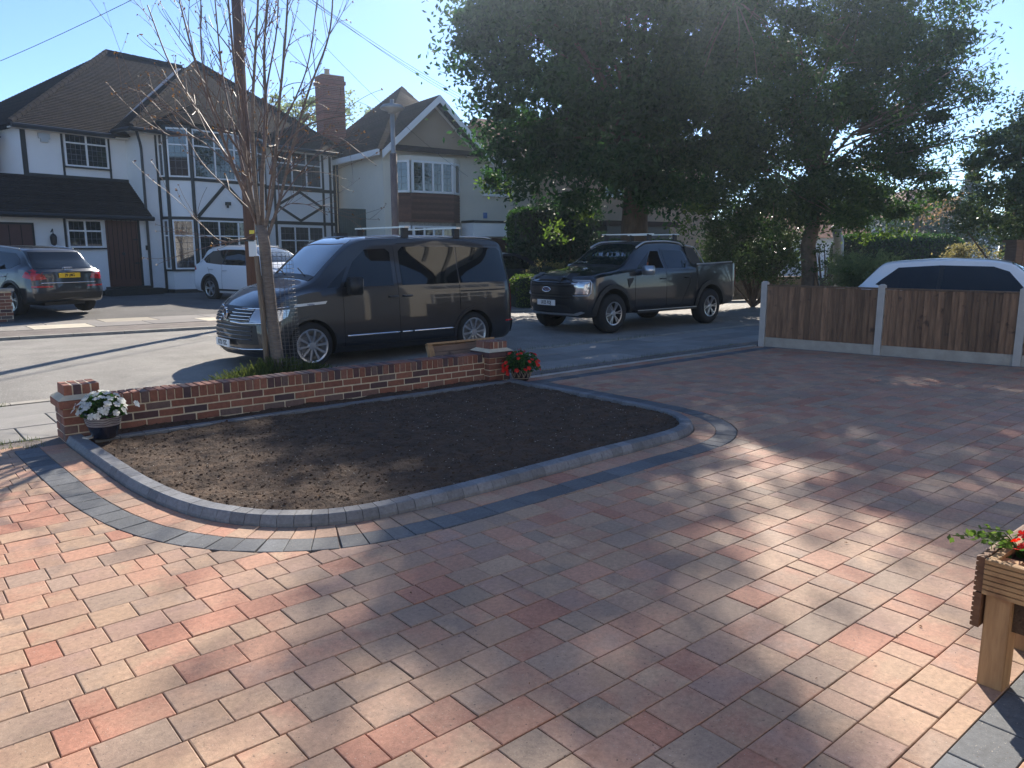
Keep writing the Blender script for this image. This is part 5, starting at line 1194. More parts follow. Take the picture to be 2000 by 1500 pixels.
        for k in range(n):
            a = 2*math.pi*k/n+.1
            for dv in ((-.06, .06) if style == 'van' else (-.10, .10)):
                a1 = a+dv*(1.6 if style == 'pick' else 1.35)/(n/5) ; a0 = a+dv*.5
                p0 = np.array([.05*math.cos(a0), -sg*.025, .05*math.sin(a0)]); p1 = np.array([(rr-.012)*math.cos(a1), -sg*.010, (rr-.012)*math.sin(a1)])
                b.bar(p0, p1, w0 if style == 'van' else (.020 if style == 'pick' else .032), .03, upv=(0, 1, 0))
        b.lathe(f([(0, .004), (.055, .006), (.065, .02), (.065, .05)]), seg=20, axis='y'); 
        b.lathe(f([(rr-.02, .006), (rr+.004, .0), (rr+.004, .016), (rr-.02, .02)]), seg=44, axis='y')
        b.build('spokes', m, w); return w
    def mirror(s, x, z, side, m, sz=(.16, .24, .17)):
        h, d = s.hit('L' if side > 0 else 'Rt', x, z); b = MB(); c = np.array([x-.04, h[1]+side*.17, z+.05]); b.obox(c, (sz[0], 0, 0), (0, sz[1], 0), (0, 0, sz[2])); b.bar((x, h[1]-.02*side, z-.01), (x-.03, h[1]+side*.10, z), .05, .04)
        o = b.build('wing_mirror', m, s.root); bm = bmesh.new(); bm.from_mesh(o.data); bmesh.ops.bevel(bm, geom=list(bm.edges), offset=.03, segments=3, affect='EDGES', clamp_overlap=True); bm.to_mesh(o.data); bm.free(); o.data.shade_smooth()
        MB().box(c[0]+sz[0]/2, c[0]+sz[0]/2+.004, c[1]-sz[1]*.4, c[1]+sz[1]*.4, c[2]-sz[2]*.4, c[2]+sz[2]*.4).build('mirror_glass', 'chrome', o); return o
    def handle(s, x, z, side, m):
        h, d = s.hit('L' if side > 0 else 'Rt', x, z); o = MB().tube([(x-.09, h[1]-side*.0, z), (x-.07, h[1]+side*.035, z), (x+.07, h[1]+side*.035, z), (x+.09, h[1], z)], .013, 8).build('door_handle', m, s.root, smooth=True); return o
    def arch(s, x, zc, r, side, m, w=.05, off=.012, a0=-.25, a1=math.pi+.25):
        ax = 'L' if side > 0 else 'Rt'; P = []
        outer = [(x+(r+w)*math.cos(a), zc+(r+w)*math.sin(a)) for a in np.linspace(a0, a1, 26)]; inner_ = [(x+(r-.002)*math.cos(a), zc+(r-.002)*math.sin(a)) for a in np.linspace(a0, a1, 26)]
        b = MB()
        O = [np.array(s.hit(ax, *p)[0])+np.array([0, side*off, 0]) for p in outer]; I = [np.array(s.hit(ax, *p)[0])+np.array([0, side*off, 0]) for p in inner_]
        for i in range(25):
            b.quad(O[i], O[i+1], I[i+1], I[i]); k = np.array([0, -side*.06, 0]); b.quad(I[i], I[i+1], I[i+1]+k, I[i]+k); b.quad(O[i+1], O[i], O[i]+k*.5, O[i+1]+k*.5)
        return b.build('arch_trim', m, s.root)

def rrect(cx, cy, w, h, r=.04, n=4):
    P = []
    for sx, sy, a0 in ((1, 1, 0), (-1, 1, 90), (-1, -1, 180), (1, -1, 270)):
        for k in range(n+1): a = R(a0+90*k/n); P.append((cx+sx*(w/2-r)+r*math.cos(a), cy+sy*(h/2-r)+r*math.sin(a)))
    return P
def ell(cx, cy, a, b, n=20): return [(cx+a*math.cos(2*math.pi*k/n), cy+b*math.sin(2*math.pi*k/n)) for k in range(n)]

# ---- black van, nose to the left; its own x axis runs nose to tail
VX, VY = 4.12, 10.45
van = Car('parked_van', 'black passenger van with roof bars parked at the near kerb behind the wall', (VX, VY+.95, zr(5.5)+.01), 0,
  [(0, .22, .78, .80, .86, .90, .86, .78), (.10, .20, .92, .96, 1.00, .935, .90, .80), (.35, .19, 1.02, 1.06, 1.13, .95, .92, .80), (.80, .19, 1.10, 1.15, 1.24, .952, .925, .82), (1.02, .19, 1.13, 1.22, 1.32, .952, .925, .82), (1.35, .19, 1.15, 1.50, 1.60, .952, .92, .79), (1.72, .19, 1.16, 1.78, 1.88, .952, .92, .77), (1.95, .19, 1.165, 1.86, 1.945, .952, .92, .765), (2.6, .19, 1.17, 1.89, 1.975, .952, .92, .765), (4.2, .19, 1.18, 1.88, 1.97, .952, .92, .765), (4.65, .20, 1.19, 1.84, 1.93, .945, .91, .76), (4.82, .24, 1.19, 1.76, 1.84, .93, .90, .755), (4.90, .30, 1.15, 1.55, 1.62, .92, .89, .76)],
  'paint_black', [(.93, .33, .385, .35), (3.93, .33, .385, .35)], nose=[(0, .10), (.3, .01), (.5, 0), (.75, .02), (.95, .10), (1.1, .2)], tail=[(0, .06), (.4, 0), (.7, .02), (1.2, .03), (1.9, .14)], nc=.30, tc=.09)
S1 = 'Rt'  # the side turned to the camera (its right-hand side here, -y)
for sg in (-1, 1):
    for x in (.93, 3.93): van.wheel(x, .345, .345, .245, sg, 'van', y=.945)
for sg, ax in ((-1, 'Rt'), (1, 'L')):
    van.patch('side_window', 'auto_glass', [(1.48, 1.19), (2.36, 1.19), (2.36, 1.70), (2.28, 1.76), (1.92, 1.745), (1.70, 1.56)], ax, .004)
    van.patch('quarter_glass', 'auto_glass', [(1.22, 1.185), (1.42, 1.19), (1.60, 1.50)], ax, .003)
    van.patch('side_window', 'auto_glass', [(2.52, 1.19), (3.63, 1.195), (3.63, 1.79), (2.60, 1.79), (2.52, 1.72)], ax, .006)
    van.patch('side_window', 'auto_glass', [(3.66, 1.195), (4.66, 1.20), (4.70, 1.24), (4.62, 1.72), (4.54, 1.775), (3.66, 1.79)], ax, .006)
    for q in ([(1.46, .30), (1.46, 1.16)], [(2.44, .30), (2.44, 1.80)], [(1.46, .30), (2.44, .30)], [(3.64, .75), (3.64, 1.18)], [(2.46, .28), (3.42, .28)], [(2.5, 1.84), (4.6, 1.82)], [(4.74, .5), (4.72, 1.75)]): van.strip('panel_gap', 'seam', q, ax, .007, .001)
    for x in (.93, 3.93): van.arch(x, .35, .388, sg, 'paint_black', .045, .012, a0=-.1, a1=math.pi+.1)
    van.strip('door_trim', 'chrome', [(1.50, .455), (2.42, .455)], ax, off=.008, rad=.016); van.strip('door_trim', 'chrome', [(2.47, .455), (2.66, .455)], ax, off=.008, rad=.016); van.strip('door_trim', 'chrome', [(2.70, .455), (3.48, .455)], ax, off=.008, rad=.016)
    van.patch('sill', 'plastic_black', [(1.35, .20), (3.50, .20), (3.50, .30), (1.35, .30)], ax, .010)
    van.handle(2.34, 1.02, sg, 'paint_black'); van.handle(2.60, 1.02, sg, 'paint_black')
    van.patch('slide_rail', 'plastic_black', [(3.66, 1.045), (4.62, 1.05), (4.62, 1.075), (3.66, 1.07)], ax, .004)
    van.patch('headlight', 'lamp_clear', [(.12, .80), (.16, .70), (.40, .72), (.56, .80), (.60, .90), (.40, .89), (.13, .86)], ax, .012, .05)
    van.strip('lamp_trim', 'chrome', [(.14, .905), (.60, .935)], ax, off=.012, rad=.012)
    o = van.patch('side_badge', 'satin_silver', [(.66, .925), (1.16, .955), (1.19, .995), (.69, .965)], ax, .010, .08)
    van.text('Highline', .035, 'badge_blue', .92, .955, ax, .02, parent=o, shear=.25)
    van.patch('tail_light', 'lamp_red', [(4.80, .66), (4.87, .66), (4.87, 1.16), (4.80, 1.16)], ax, .012, .06); van.patch('rear_reflector', 'lamp_red', [(4.62, .50), (4.82, .50), (4.82, .53), (4.62, .53)], ax, .012)
    van.mirror(1.62, 1.16, sg, 'plastic_black', (.17, .24, .26))
van.patch('windscreen', 'screen_glass', [(1.10, -.72), (1.10, .72), (1.72, .66), (1.80, .60), (1.83, 0), (1.80, -.60), (1.72, -.66)], 'T', .006, .08)
van.patch('cowl', 'plastic_black', [(1.00, -.72), (1.00, .72), (1.10, .72), (1.10, -.72)], 'T', .008)
for y0 in (-.5, .2): van.strip('wiper', 'plastic_black', [(1.06, y0), (1.18, y0+.48)], 'T', off=.02, rad=.010)
grille = van.patch('grille', 'plastic_black', [(-.66, .73), (.66, .73), (.66, .90), (.60, .93), (-.60, .93), (-.66, .90)], 'F', .006, .08)
for k, z in enumerate((.755, .80, .845, .89)): 
    for sg in (-1, 1): van.strip('grille_bar', 'chrome', [(sg*.12, z), (sg*.64, z)], 'F', off=.012, rad=.0075, parent=grille)
for sg in (-1, 1):
    van.patch('headlight', 'lamp_clear', [(sg*.64, .72), (sg*.86, .74), (sg*.87, .88), (sg*.66, .92)], 'F', .012, .06); van.strip('lamp_trim', 'chrome', [(sg*.16, .715), (sg*.50, .70), (sg*.88, .715)], 'F', off=.014, rad=.013)
van.patch('lower_grille', 'plastic_black', [(-.78, .40), (.78, .40), (.74, .68), (-.74, .68)], 'F', .004, .09)
for z in (.47, .53, .59, .65): van.strip('grille_bar', 'paint_navy', [(-.68, z), (.68, z)], 'F', off=.010, rad=.010)
van.strip('bumper_trim', 'chrome', [(-.86, .345), (-.5, .325), (.5, .325), (.86, .345)], 'F', off=.012, rad=.011); van.patch('bumper_skirt', 'plastic_black', [(-.84, .20), (.84, .20), (.84, .29), (-.84, .29)], 'F', .006, .09)
van.plate('KY21 YZC', 0, .395, 'F', off=.05)
h, d = van.hit('F', 0, .815); c = np.array(h)+np.array([-.03, 0, 0]); bdg = MB(); ring = [c+np.array([0, .078*math.cos(a), .078*math.sin(a)]) for a in np.linspace(0, 2*math.pi, 28)]; bdg.tube(ring, .010, 6)
for (a, b_) in (((-.032, .066), (0, .004)), ((0, .004), (.032, .066)), ((-.062, .034), (-.030, -.064)), ((-.030, -.064), (0, -.008)), ((0, -.008), (.030, -.064)), ((.030, -.064), (.062, .034))): bdg.bar(c+np.array([0, a[0], a[1]]), c+np.array([0, b_[0], b_[1]]), .014, .012, upv=(1, 0, 0))
em = bdg.build('emblem', 'chrome', van.root); MB().lathe([(0, 0), (.074, 0), (.074, .008)], (c[0]+.012, c[1], c[2]), 4, 'y') ; MB().tube([c+np.array([.016, 0, 0]), c+np.array([.004, 0, 0])], .074, 28).build('emblem_disc', 'plastic_black', em)
for x in (2.70, 3.72):
    rb = MB(); rb.bar((x, -.80, 2.10), (x, .80, 2.10), .085, .026); o = rb.build('roof_bar', 'satin_silver', van.root)
    for sg in (-1, 1): MB().obox((x, sg*.72, 2.01), (.11, 0, 0), (0, .06, 0), (0, 0, .16)).build('bar_foot', 'plastic_black', o)
for sg in (-1, 1): van.strip('roof_rail', 'satin_silver', [(2.0, sg*.70), (4.5, sg*.70)], 'T', off=.02, rad=.015)
MB().obox((1.98, 0.05, 1.985), (.20, 0, 0), (0, .09, 0), (0, 0, .05)).build('roof_aerial', 'plastic_black', van.root)
van.patch('rear_window', 'auto_glass', [(-.66, 1.2), (.66, 1.2), (.60, 1.7), (-.60, 1.7)], 'B', .006); van.patch('rear_bumper', 'plastic_black', [(-.88, .30), (.88, .30), (.88, .52), (-.88, .52)], 'B', .03)

# ---- grey pickup, nose to the left
PKX, PKY, PKZ = 10.68, 11.50, zr(12)+.03
pk = Car('pickup_truck', 'dark grey double-cab pickup with roof rack driving past the driveway', (PKX, PKY, PKZ), R(0),
  [(0, .36, 1.02, 1.04, 1.06, .90, .87, .80), (.10, .32, 1.08, 1.11, 1.14, .945, .91, .82), (.5, .32, 1.12, 1.16, 1.21, .95, .93, .82), (1.25, .34, 1.19, 1.23, 1.31, .95, .935, .80), (1.55, .36, 1.22, 1.37, 1.40, .95, .93, .78), (2.05, .36, 1.235, 1.68, 1.74, .95, .93, .70), (2.30, .36, 1.24, 1.75, 1.83, .95, .93, .68), (2.9, .36, 1.245, 1.77, 1.86, .95, .93, .67), (3.4, .36, 1.25, 1.74, 1.83, .95, .93, .68), (3.60, .36, 1.26, 1.66, 1.74, .95, .93, .70), (3.74, .36, 1.28, 1.38, 1.42, .95, .93, .78), (3.80, .36, 1.30, 1.34, 1.35, .955, .93, .86), (4.6, .38, 1.33, 1.36, 1.36, .955, .93, .87), (5.25, .44, 1.35, 1.38, 1.38, .95, .92, .87), (5.36, .48, 1.33, 1.355, 1.355, .94, .91, .86)],
  'paint_grey', [(.98, .40, .475, .42), (4.25, .40, .475, .42)], nose=[(0, .2), (.35, .13), (.55, .05), (1.0, .05), (1.15, .10)], tail=[(0, .1), (.5, .02), (1.3, 0)], nc=.40, tc=.05,
  cuts=[([(2.05, 1.285), (2.62, 1.285), (2.62, 1.64), (2.36, 1.64)], -1.2, -.12)])
for sg in (-1, 1):
    for x in (.98, 4.25): pk.wheel(x, .395, .395, .235, sg, 'pick', .27, y=.99)
for sg, ax in ((-1, 'Rt'), (1, 'L')):
    if sg > 0: pk.patch('side_window', 'auto_glass', [(1.86, 1.275), (2.64, 1.275), (2.64, 1.66), (2.36, 1.66)], ax, .005)
    else: pk.patch('quarter_glass', 'auto_glass', [(1.74, 1.275), (2.02, 1.275), (2.30, 1.62)], ax, .005)
    pk.patch('side_window', 'auto_glass', [(2.74, 1.275), (3.36, 1.28), (3.52, 1.42), (3.44, 1.64), (2.74, 1.67)], ax, .005)
    for q in ([(1.66, .48), (1.66, 1.16)], [(2.69, .48), (2.69, 1.70)], [(3.20, .50), (3.50, .95), (3.55, 1.18)], [(1.66, .48), (3.2, .48)], [(3.79, .5), (3.79, 1.24)]): pk.strip('panel_gap', 'seam', q, ax, .008, .001)
    for x in (.98, 4.25): pk.arch(x, .42, .478, sg, 'plastic_black', .085, .045, a0=-.2, a1=math.pi+.2)
    pk.handle(2.56, 1.06, sg, 'plastic_black'); pk.handle(3.40, 1.07, sg, 'plastic_black')
    st_ = MB(); st_.bar((1.62, sg*.99, .40), (3.62, sg*.99, .40), .15, .05); o = st_.build('side_step', 'plastic_black', pk.root); MB().bar((1.62, sg*1.066, .425), (3.62, sg*1.066, .425), .006, .012).build('step_trim', 'satin_silver', o)
    pk.patch('side_vent', 'plastic_black', [(1.46, .90), (1.60, 1.06), (1.60, 1.10), (1.42, 1.08)], ax, .010, .05)
    pk.mirror(1.92, 1.20, sg, 'satin_silver', (.15, .25, .19))
    pk.patch('mud_flap', 'plastic_black', [(4.70, .26), (4.74, .26), (4.74, .6), (4.70, .6)], ax, .0)
    pk.strip('roof_rail', 'satin_silver', [(1.98, sg*.66), (2.35, sg*.62), (3.45, sg*.62), (3.62, sg*.64)], 'T', off=.03, rad=.022)
    pk.strip('bed_rail', 'satin_silver', [(3.85, sg*.86), (5.2, sg*.86)], 'T', off=.012, rad=.016)
    sb_ = MB(); sb_.slab([(3.62, sg*.80, 1.30), (4.12, sg*.82, 1.34), (3.84, sg*.74, 1.70), (3.55, sg*.72, 1.74)], (0, -sg*.06, 0)); o = sb_.build('sports_bar', 'plastic_black', pk.root)
    MB().tube([(4.18, sg*.83, 1.345), (3.88, sg*.75, 1.72), (3.56, sg*.73, 1.77)], .012, 6).build('bar_trim', 'satin_silver', o)
    pk.patch('headlight', 'lamp_clear', [(.10, .80), (.32, .80), (.36, 1.04), (.10, 1.06)], ax, .010, .05)
    pk.patch('tail_light', 'lamp_red', [(5.28, .86), (5.34, .86), (5.34, 1.2), (5.28, 1.2)], ax, .012, .06)
pk.patch('windscreen', 'screen_glass', [(1.44, -.70), (1.44, .70), (2.04, .62), (2.14, .40), (2.16, 0), (2.14, -.40), (2.04, -.62)], 'T', .006, .08)
pk.patch('cowl', 'plastic_black', [(1.34, -.7), (1.34, .7), (1.44, .7), (1.44, -.7)], 'T', .008)
pk.patch('bonnet_guard', 'plastic_black', [(.08, -.74), (.08, .74), (.17, .74), (.15, 0), (.17, -.74)], 'T', .035, .08)
gr_ = pk.patch('grille', 'plastic_black', [(-.60, .66), (.60, .66), (.66, .86), (.60, 1.05), (-.60, 1.05), (-.66, .86)], 'F', .006, .08)
for z in (.72, .78, .96, 1.01): pk.strip('grille_bar', 'seam', [(-.58, z), (.58, z)], 'F', off=.014, rad=.010, parent=gr_)
pk.patch('grille_crossbar', 'alloy_dark', [(-.66, .84), (.66, .84), (.66, .92), (-.66, .92)], 'F', .02, .08, parent=gr_)
for sg in (-1, 1):
    pk.patch('headlight', 'lamp_clear', [(sg*.67, .80), (sg*.86, .80), (sg*.87, 1.05), (sg*.70, 1.05), (sg*.67, .95)], 'F', .010, .06)
    pk.strip('running_light', 'satin_silver', [(sg*.62, .765), (sg*.86, .765), (sg*.895, .82), (sg*.895, 1.02), (sg*.87, 1.07), (sg*.58, 1.07)], 'F', off=.022, rad=.011)
    pk.patch('fog_recess', 'plastic_black', [(sg*.60, .48), (sg*.84, .50), (sg*.86, .68), (sg*.64, .66)], 'F', .008, .06)
pk.patch('lower_grille', 'plastic_black', [(-.56, .44), (.56, .44), (.52, .58), (-.52, .58)], 'F', .006, .08); pk.patch('skid_plate', 'satin_silver', [(-.66, .365), (.66, .365), (.80, .43), (.74, .45), (.60, .405), (-.60, .405), (-.74, .45), (-.80, .43)], 'F', .03, .08)
pk.plate('LR25 FOJ', 0, .615, 'F', off=.03)
h, d = pk.hit('F', 0, .88); c = np.array(h)+np.array([-.035, 0, 0]); o = MB().tube([c+np.array([.02, 0, 0]), c], .001, 3); ov = MB(); ring = [(c[0], c[1]+.118*math.cos(a), c[2]+.048*math.sin(a)) for a in np.linspace(0, 2*math.pi, 32)]
ov.tube(ring, .009, 6); em = ov.build('emblem', 'chrome', pk.root, smooth=True); MB().slab([(c[0]-.0, c[1]+.112*math.cos(a), c[2]+.044*math.sin(a)) for a in np.linspace(0, 2*math.pi, 25)[:-1]], (.015, 0, 0)).build('emblem_field', 'badge_blue', em)
place_text('Ford', .062, frame(c+np.array([-.002, 0, 0]), (0, -1, 0), (0, 0, 1), (-1, 0, 0)), 'chrome', em, shear=.35, sx=1.15, depth=.002)
for x in (2.45, 3.32):
    o = MB().bar((x, -.72, 2.0), (x, .72, 2.0), .075, .024).build('roof_bar', 'satin_silver', pk.root)
    for sg in (-1, 1): MB().obox((x, sg*.62, 1.93), (.10, 0, 0), (0, .05, 0), (0, 0, .14)).build('bar_foot', 'plastic_black', o)
# driver, seen through the open side window
dv = thing('person', 'person with short brown hair and dark top sitting at the wheel of the pickup', 'person', (PKX+2.72, PKY-.42, PKZ+.85))
def skin_body(name, verts, edges, radii, m, parent, sub=2):
    me = bpy.data.meshes.new(name); me.from_pydata(verts, edges, []); o = bpy.data.objects.new(name, me); COL.objects.link(o); md = o.modifiers.new('s', 'SKIN'); me.skin_vertices.new() if not me.skin_vertices else None
    for i, r in enumerate(radii): me.skin_vertices[0].data[i].radius = (r, r) if not hasattr(r, '__len__') else r; me.skin_vertices[0].data[i].use_root = (i == 0)
    o.modifiers.new('u', 'SUBSURF').levels = sub; dg = bpy.context.evaluated_depsgraph_get(); m2 = bpy.data.meshes.new_from_object(o.evaluated_get(dg)); bpy.data.objects.remove(o); m2.materials.clear(); m2.materials.append(MATS[m]); m2.shade_smooth(); return link(name, m2, parent)
B0 = np.array(dv.location)
v = [(0, 0, -.1), (0, 0, .12), (-.02, 0, .34), (-.03, 0, .44), (-.05, 0, .50), (-.06, 0, .60), (-.03, -.19, .36), (-.16, -.24, .16), (-.40, -.16, .22), (-.48, -.13, .26), (-.03, .19, .36), (-.16, .22, .16), (-.40, .14, .24)]
e = [(0, 1), (1, 2), (2, 3), (3, 4), (4, 5), (2, 6), (6, 7), (7, 8), (8, 9), (2, 10), (10, 11), (11, 12)]
skin_body('figure', [tuple(B0+np.array(q)) for q in v], e, [.16, .15, .13, .06, .09, .085, .07, .05, .04, .03, .07, .05, .04], 'skin', dv)
skin_body('shirt', [tuple(B0+np.array(q)) for q in v[:3]+[v[6], v[7], v[10], v[11]]], [(0, 1), (1, 2), (2, 3), (3, 4), (2, 5), (5, 6)], [.18, .17, .145, .085, .065, .085, .065], 'shirt_dark', dv)
hd = MB(); hd.lathe([(0, .10), (.06, .09), (.095, .05), (.10, 0), (.09, -.05)], tuple(B0+np.array([-.045, 0, .60])), 16); hd.build('hair', 'hair_brown', dv, smooth=True)
nz = MB(); hc_ = B0+np.array([-.06, 0, .57]); nz.tube([hc_+np.array([-.07, 0, .02]), hc_+np.array([-.105, 0, -.01]), hc_+np.array([-.08, 0, -.02])], [.01, .014, .01], 6)
for sg in (-1, 1): nz.tube([hc_+np.array([.0, sg*.085, .01]), hc_+np.array([.01, sg*.10, 0])], [.02, .016], 6)
nz.build('face_detail', 'skin', dv, smooth=True)

# ---- simple hatchback / estate shape shared by the smaller cars
def hatch(name, label, loc, rot, L, Hh, Wd, paint, wr_=.33, bonnet=.95, ws0=.95, ws1=1.75, rear0=None, style='plain', suv=False, wb=(.85, 3.4), rimr=.22, estate=False, wheel_m='alloy', beltf=.60):
    zb = Hh*beltf; w = Wd/2; r0 = rear0 or L-.75; bz = Hh*beltf
    st = [(0, .30, bz*.76, bz*.79, bz*.83, w-.05, w-.08, w-.2), (.12, .24, bz*.85, bz*.88, bz*.92, w-.02, w-.05, w-.18), (.6, .22, bz*.94, bz*.97, bz*1.02, w, w-.03, w-.18), (ws0, .22, bz, bz*1.03, bz*1.10, w, w-.035, w-.18), (ws0+(ws1-ws0)*.45, .22, bz*1.01, bz*1.32, bz*1.36, w, w-.035, w-.22), (ws1, .22, bz*1.02, Hh*.92, Hh*.955, w, w-.035, w-.27), (ws1+.35, .22, bz*1.03, Hh*.945, Hh*.99, w, w-.035, w-.29), (ws1+.9, .22, bz*1.04, Hh*.95, Hh, w, w-.035, w-.29), (r0-.25, .22, bz*1.08, Hh*.92, Hh*.975, w, w-.04, w-.29), (r0+.15, .24, bz*1.09, Hh*.88, Hh*.945, w, w-.04, w-.28), (r0+.42, .26, bz*1.09, Hh*.74, Hh*.80, w-.01, w-.05, w-.24), (L-.1, .30, bz*1.05, Hh*.645, Hh*.68, w-.02, w-.06, w-.2), (L, .36, bz*.98, Hh*.60, Hh*.62, w-.05, w-.09, w-.2)]
    c = Car(name, label, loc, rot, st, paint, [(wb[0], wr_, wr_+.055, wr_), (wb[1], wr_, wr_+.055, wr_)], nose=[(0, .08), (.4, 0), (.8, .06), (1.0, .14)], tail=[(0, .08), (.5, 0), (1.0, .04), (1.4, .1)], nc=.30, tc=.14)
    for sg, ax in ((-1, 'Rt'), (1, 'L')):
        for x in wb: c.wheel(x, wr_, wr_, rimr, sg, style, y=w-.005, m=wheel_m)
        zt = Hh*.912; xm = (ws1+r0)/2+.1
        c.patch('side_window', 'auto_glass', [(ws0+.36, bz*1.05), (xm-.04, bz*1.07), (xm-.04, zt), (ws1+.22, zt-.01), (ws1-.02, zt-.09)], ax, .005)
        c.patch('side_window', 'auto_glass', [(xm+.03, bz*1.07), (r0-.02, bz*1.12), (r0+.24, bz*1.22), (r0+.14, bz*1.34), (r0-.10, zt-.05), (xm+.03, zt)], ax, .005)
        c.patch('pillar_trim', 'plastic_black', [(xm-.05, bz*1.075), (xm+.04, bz*1.08), (xm+.04, zt), (xm-.05, zt)], ax, .004)
        for q in ([(ws0+.25, .36), (ws0+.30, bz)], [(xm, .34), (xm, zt)], [(r0-.32, .62), (r0-.10, bz)], [(ws0+.25, .36), (r0-.62, .36)]): c.strip('panel_gap', 'seam', q, ax, .007, .001)
        c.handle(xm-.14, bz*.90, sg, 'satin_silver' if suv else paint); c.handle(r0-.30, bz*.93, sg, 'satin_silver' if suv else paint)
        c.mirror(ws0+.42, bz*1.04, sg, paint, (.13, .20, .14))
        c.patch('tail_light', 'lamp_red', [(L-.34, bz*.92), (L-.10, bz*.86), (L-.08, bz*1.02), (L-.20, bz*1.10)], ax, .010, .05)
        if suv:
            for x in wb: c.arch(x, wr_, wr_+.058, sg, 'plastic_black', .05, .014)
            c.patch('sill', 'plastic_black', [(wb[0]+.42, .22), (wb[1]-.42, .22), (wb[1]-.42, .36), (wb[0]+.42, .36)], ax, .010); c.strip('roof_rail', 'satin_silver', [(ws1+.2, sg*(w-.30)), (r0, sg*(w-.30))], 'T', off=.03, rad=.016)
        c.patch('headlight', 'lamp_clear', [(.16, bz*.70), (.50, bz*.82), (.44, bz*.90), (.16, bz*.84)], ax, .008, .05)
    c.patch('windscreen', 'screen_glass', [(ws0+.12, -(w-.24)), (ws0+.12, w-.24), (ws1-.04, w-.33), (ws1+.04, 0), (ws1-.04, -(w-.33))], 'T', .006, .08)
    c.patch('rear_window', 'auto_glass', [(-(w-.22), Hh*.665), (w-.22, Hh*.665), (w-.34, Hh*.90), (-(w-.34), Hh*.90)], 'B', .008, .08)
    for sg in (-1, 1): c.patch('tail_light', 'lamp_red', [(sg*(w-.10), Hh*.50), (sg*(w-.42), Hh*.52), (sg*(w-.36), Hh*.585), (sg*(w-.12), Hh*.615)], 'B', .010, .05)
    return c
# dark estate, tail to the camera
ac = D(143, 600, 18.5); hd_ = R(102+9)
aud = hatch('parked_car', 'dark grey estate car with yellow plate seen from behind on the forecourt', (0, 0, 0), 0, 4.60, 1.64, 1.90, 'paint_graphite', .36, ws0=1.05, ws1=1.95, rear0=3.78, suv=True, wb=(.95, 3.76), rimr=.24, style='suv')
u_ = np.array([math.cos(hd_), math.sin(hd_)]); tail = np.array(ac[:2]); nose_ = tail+u_*4.6
aud.root.location = (nose_[0], nose_[1], .125); aud.root.rotation_euler = (0, 0, hd_+math.pi)
aud.plate('39 LMG', 0, .93, 'B', 'plate_yellow', .52, off=.02)
h, d = aud.hit('B', 0, 1.085); rg = MB()
for k in (-1.5, -.5, .5, 1.5): rg.tube([(h[0]+.03, k*.052+.036*math.cos(a), h[2]+.036*math.sin(a)) for a in np.linspace(0, 2*math.pi, 20)], .0055, 5)
rg.build('emblem', 'chrome', aud.root); aud.text('Q5', .085, 'chrome', -.62, .94, 'B', .02); aud.text('TDI', .055, 'chrome', .62, .94, 'B', .02)
aud.strip('tailgate_trim', 'chrome', [(-.66, .76), (.66, .76)], 'B', off=.012, rad=.011); aud.patch('lower_bumper', 'plastic_black', [(-.80, .36), (.80, .36), (.84, .52), (-.84, .52)], 'B', .012, .08)
for sg in (-1, 1): aud.patch('rear_reflector', 'lamp_red', [(sg*.42, .655), (sg*.86, .66), (sg*.86, .70), (sg*.42, .695)], 'B', .016, .08)
MB().lathe([(.032, 0), (.04, 0), (.04, .09)], (4.50, -.52, .38), 16, 'y').build('exhaust', 'chrome', aud.root); MB().box(.2, 4.3, -.5, .5, .22, .34).build('underbody', 'plastic_black', aud.root)
# white SUV
sc = D(413, 583, 24.2); suv_h = -75
suv = hatch('parked_car', 'white SUV parked side-on in front of the bay window behind the telegraph pole', (0, 0, 0), 0, 4.64, 1.71, 1.82, 'paint_white', .36, ws0=1.05, ws1=1.95, rear0=3.82, suv=True, wb=(.92, 3.62), rimr=.24, style='suv')
u_ = np.array([math.cos(R(suv_h)), math.sin(R(suv_h))]); suv.root.location = (sc[0]+u_[0]*3.62+.97*.88, sc[1]+u_[1]*3.62+.26*.88, .10); suv.root.rotation_euler = (0, 0, R(suv_h)+math.pi)
# white hatchback beyond the fence, nose towards our side
wc = hatch('parked_car', 'white hatchback parked close behind the low fence at right', (0, 0, 0), 0, 4.05, 1.48, 1.74, 'paint_white', .32, ws0=.80, ws1=1.55, rear0=3.36, wb=(.80, 3.36), rimr=.22, beltf=.55)
fx, fy = D(1692, 550, 14.9)[:2]; dirn = math.atan2(FD[1], FD[0])
u_ = np.array(FD); wc.root.location = (fx+u_[0]*4.05+.2, fy+u_[1]*4.05+.2, .03); wc.root.rotation_euler = (0, 0, dirn+math.pi)
# dark hatchback half hidden behind the van's tail, silver one far right
dc = hatch('parked_car', 'dark blue hatchback half hidden behind the van and the clipped shrubs', tuple(D(985, 545, 25.5)[:2])+(.08,), R(-10)+math.pi, 4.2, 1.46, 1.76, 'paint_navy', .32, ws0=.9, ws1=1.75, rear0=3.4, wb=(.82, 3.4), rimr=.22)
dc.root.location = (D(1000, 545, 25.5)[0]+2.1, D(1000, 545, 25.5)[1]+.2, .12)
sv = hatch('parked_car', 'silver hatchback in the distance behind the feathery shrub', tuple(D(1722, 545, 33)[:2])+(.0,), R(35), 4.0, 1.46, 1.72, 'paint_silver', .32, ws0=.9, ws1=1.72, rear0=3.25, wb=(.82, 3.3), rimr=.22)

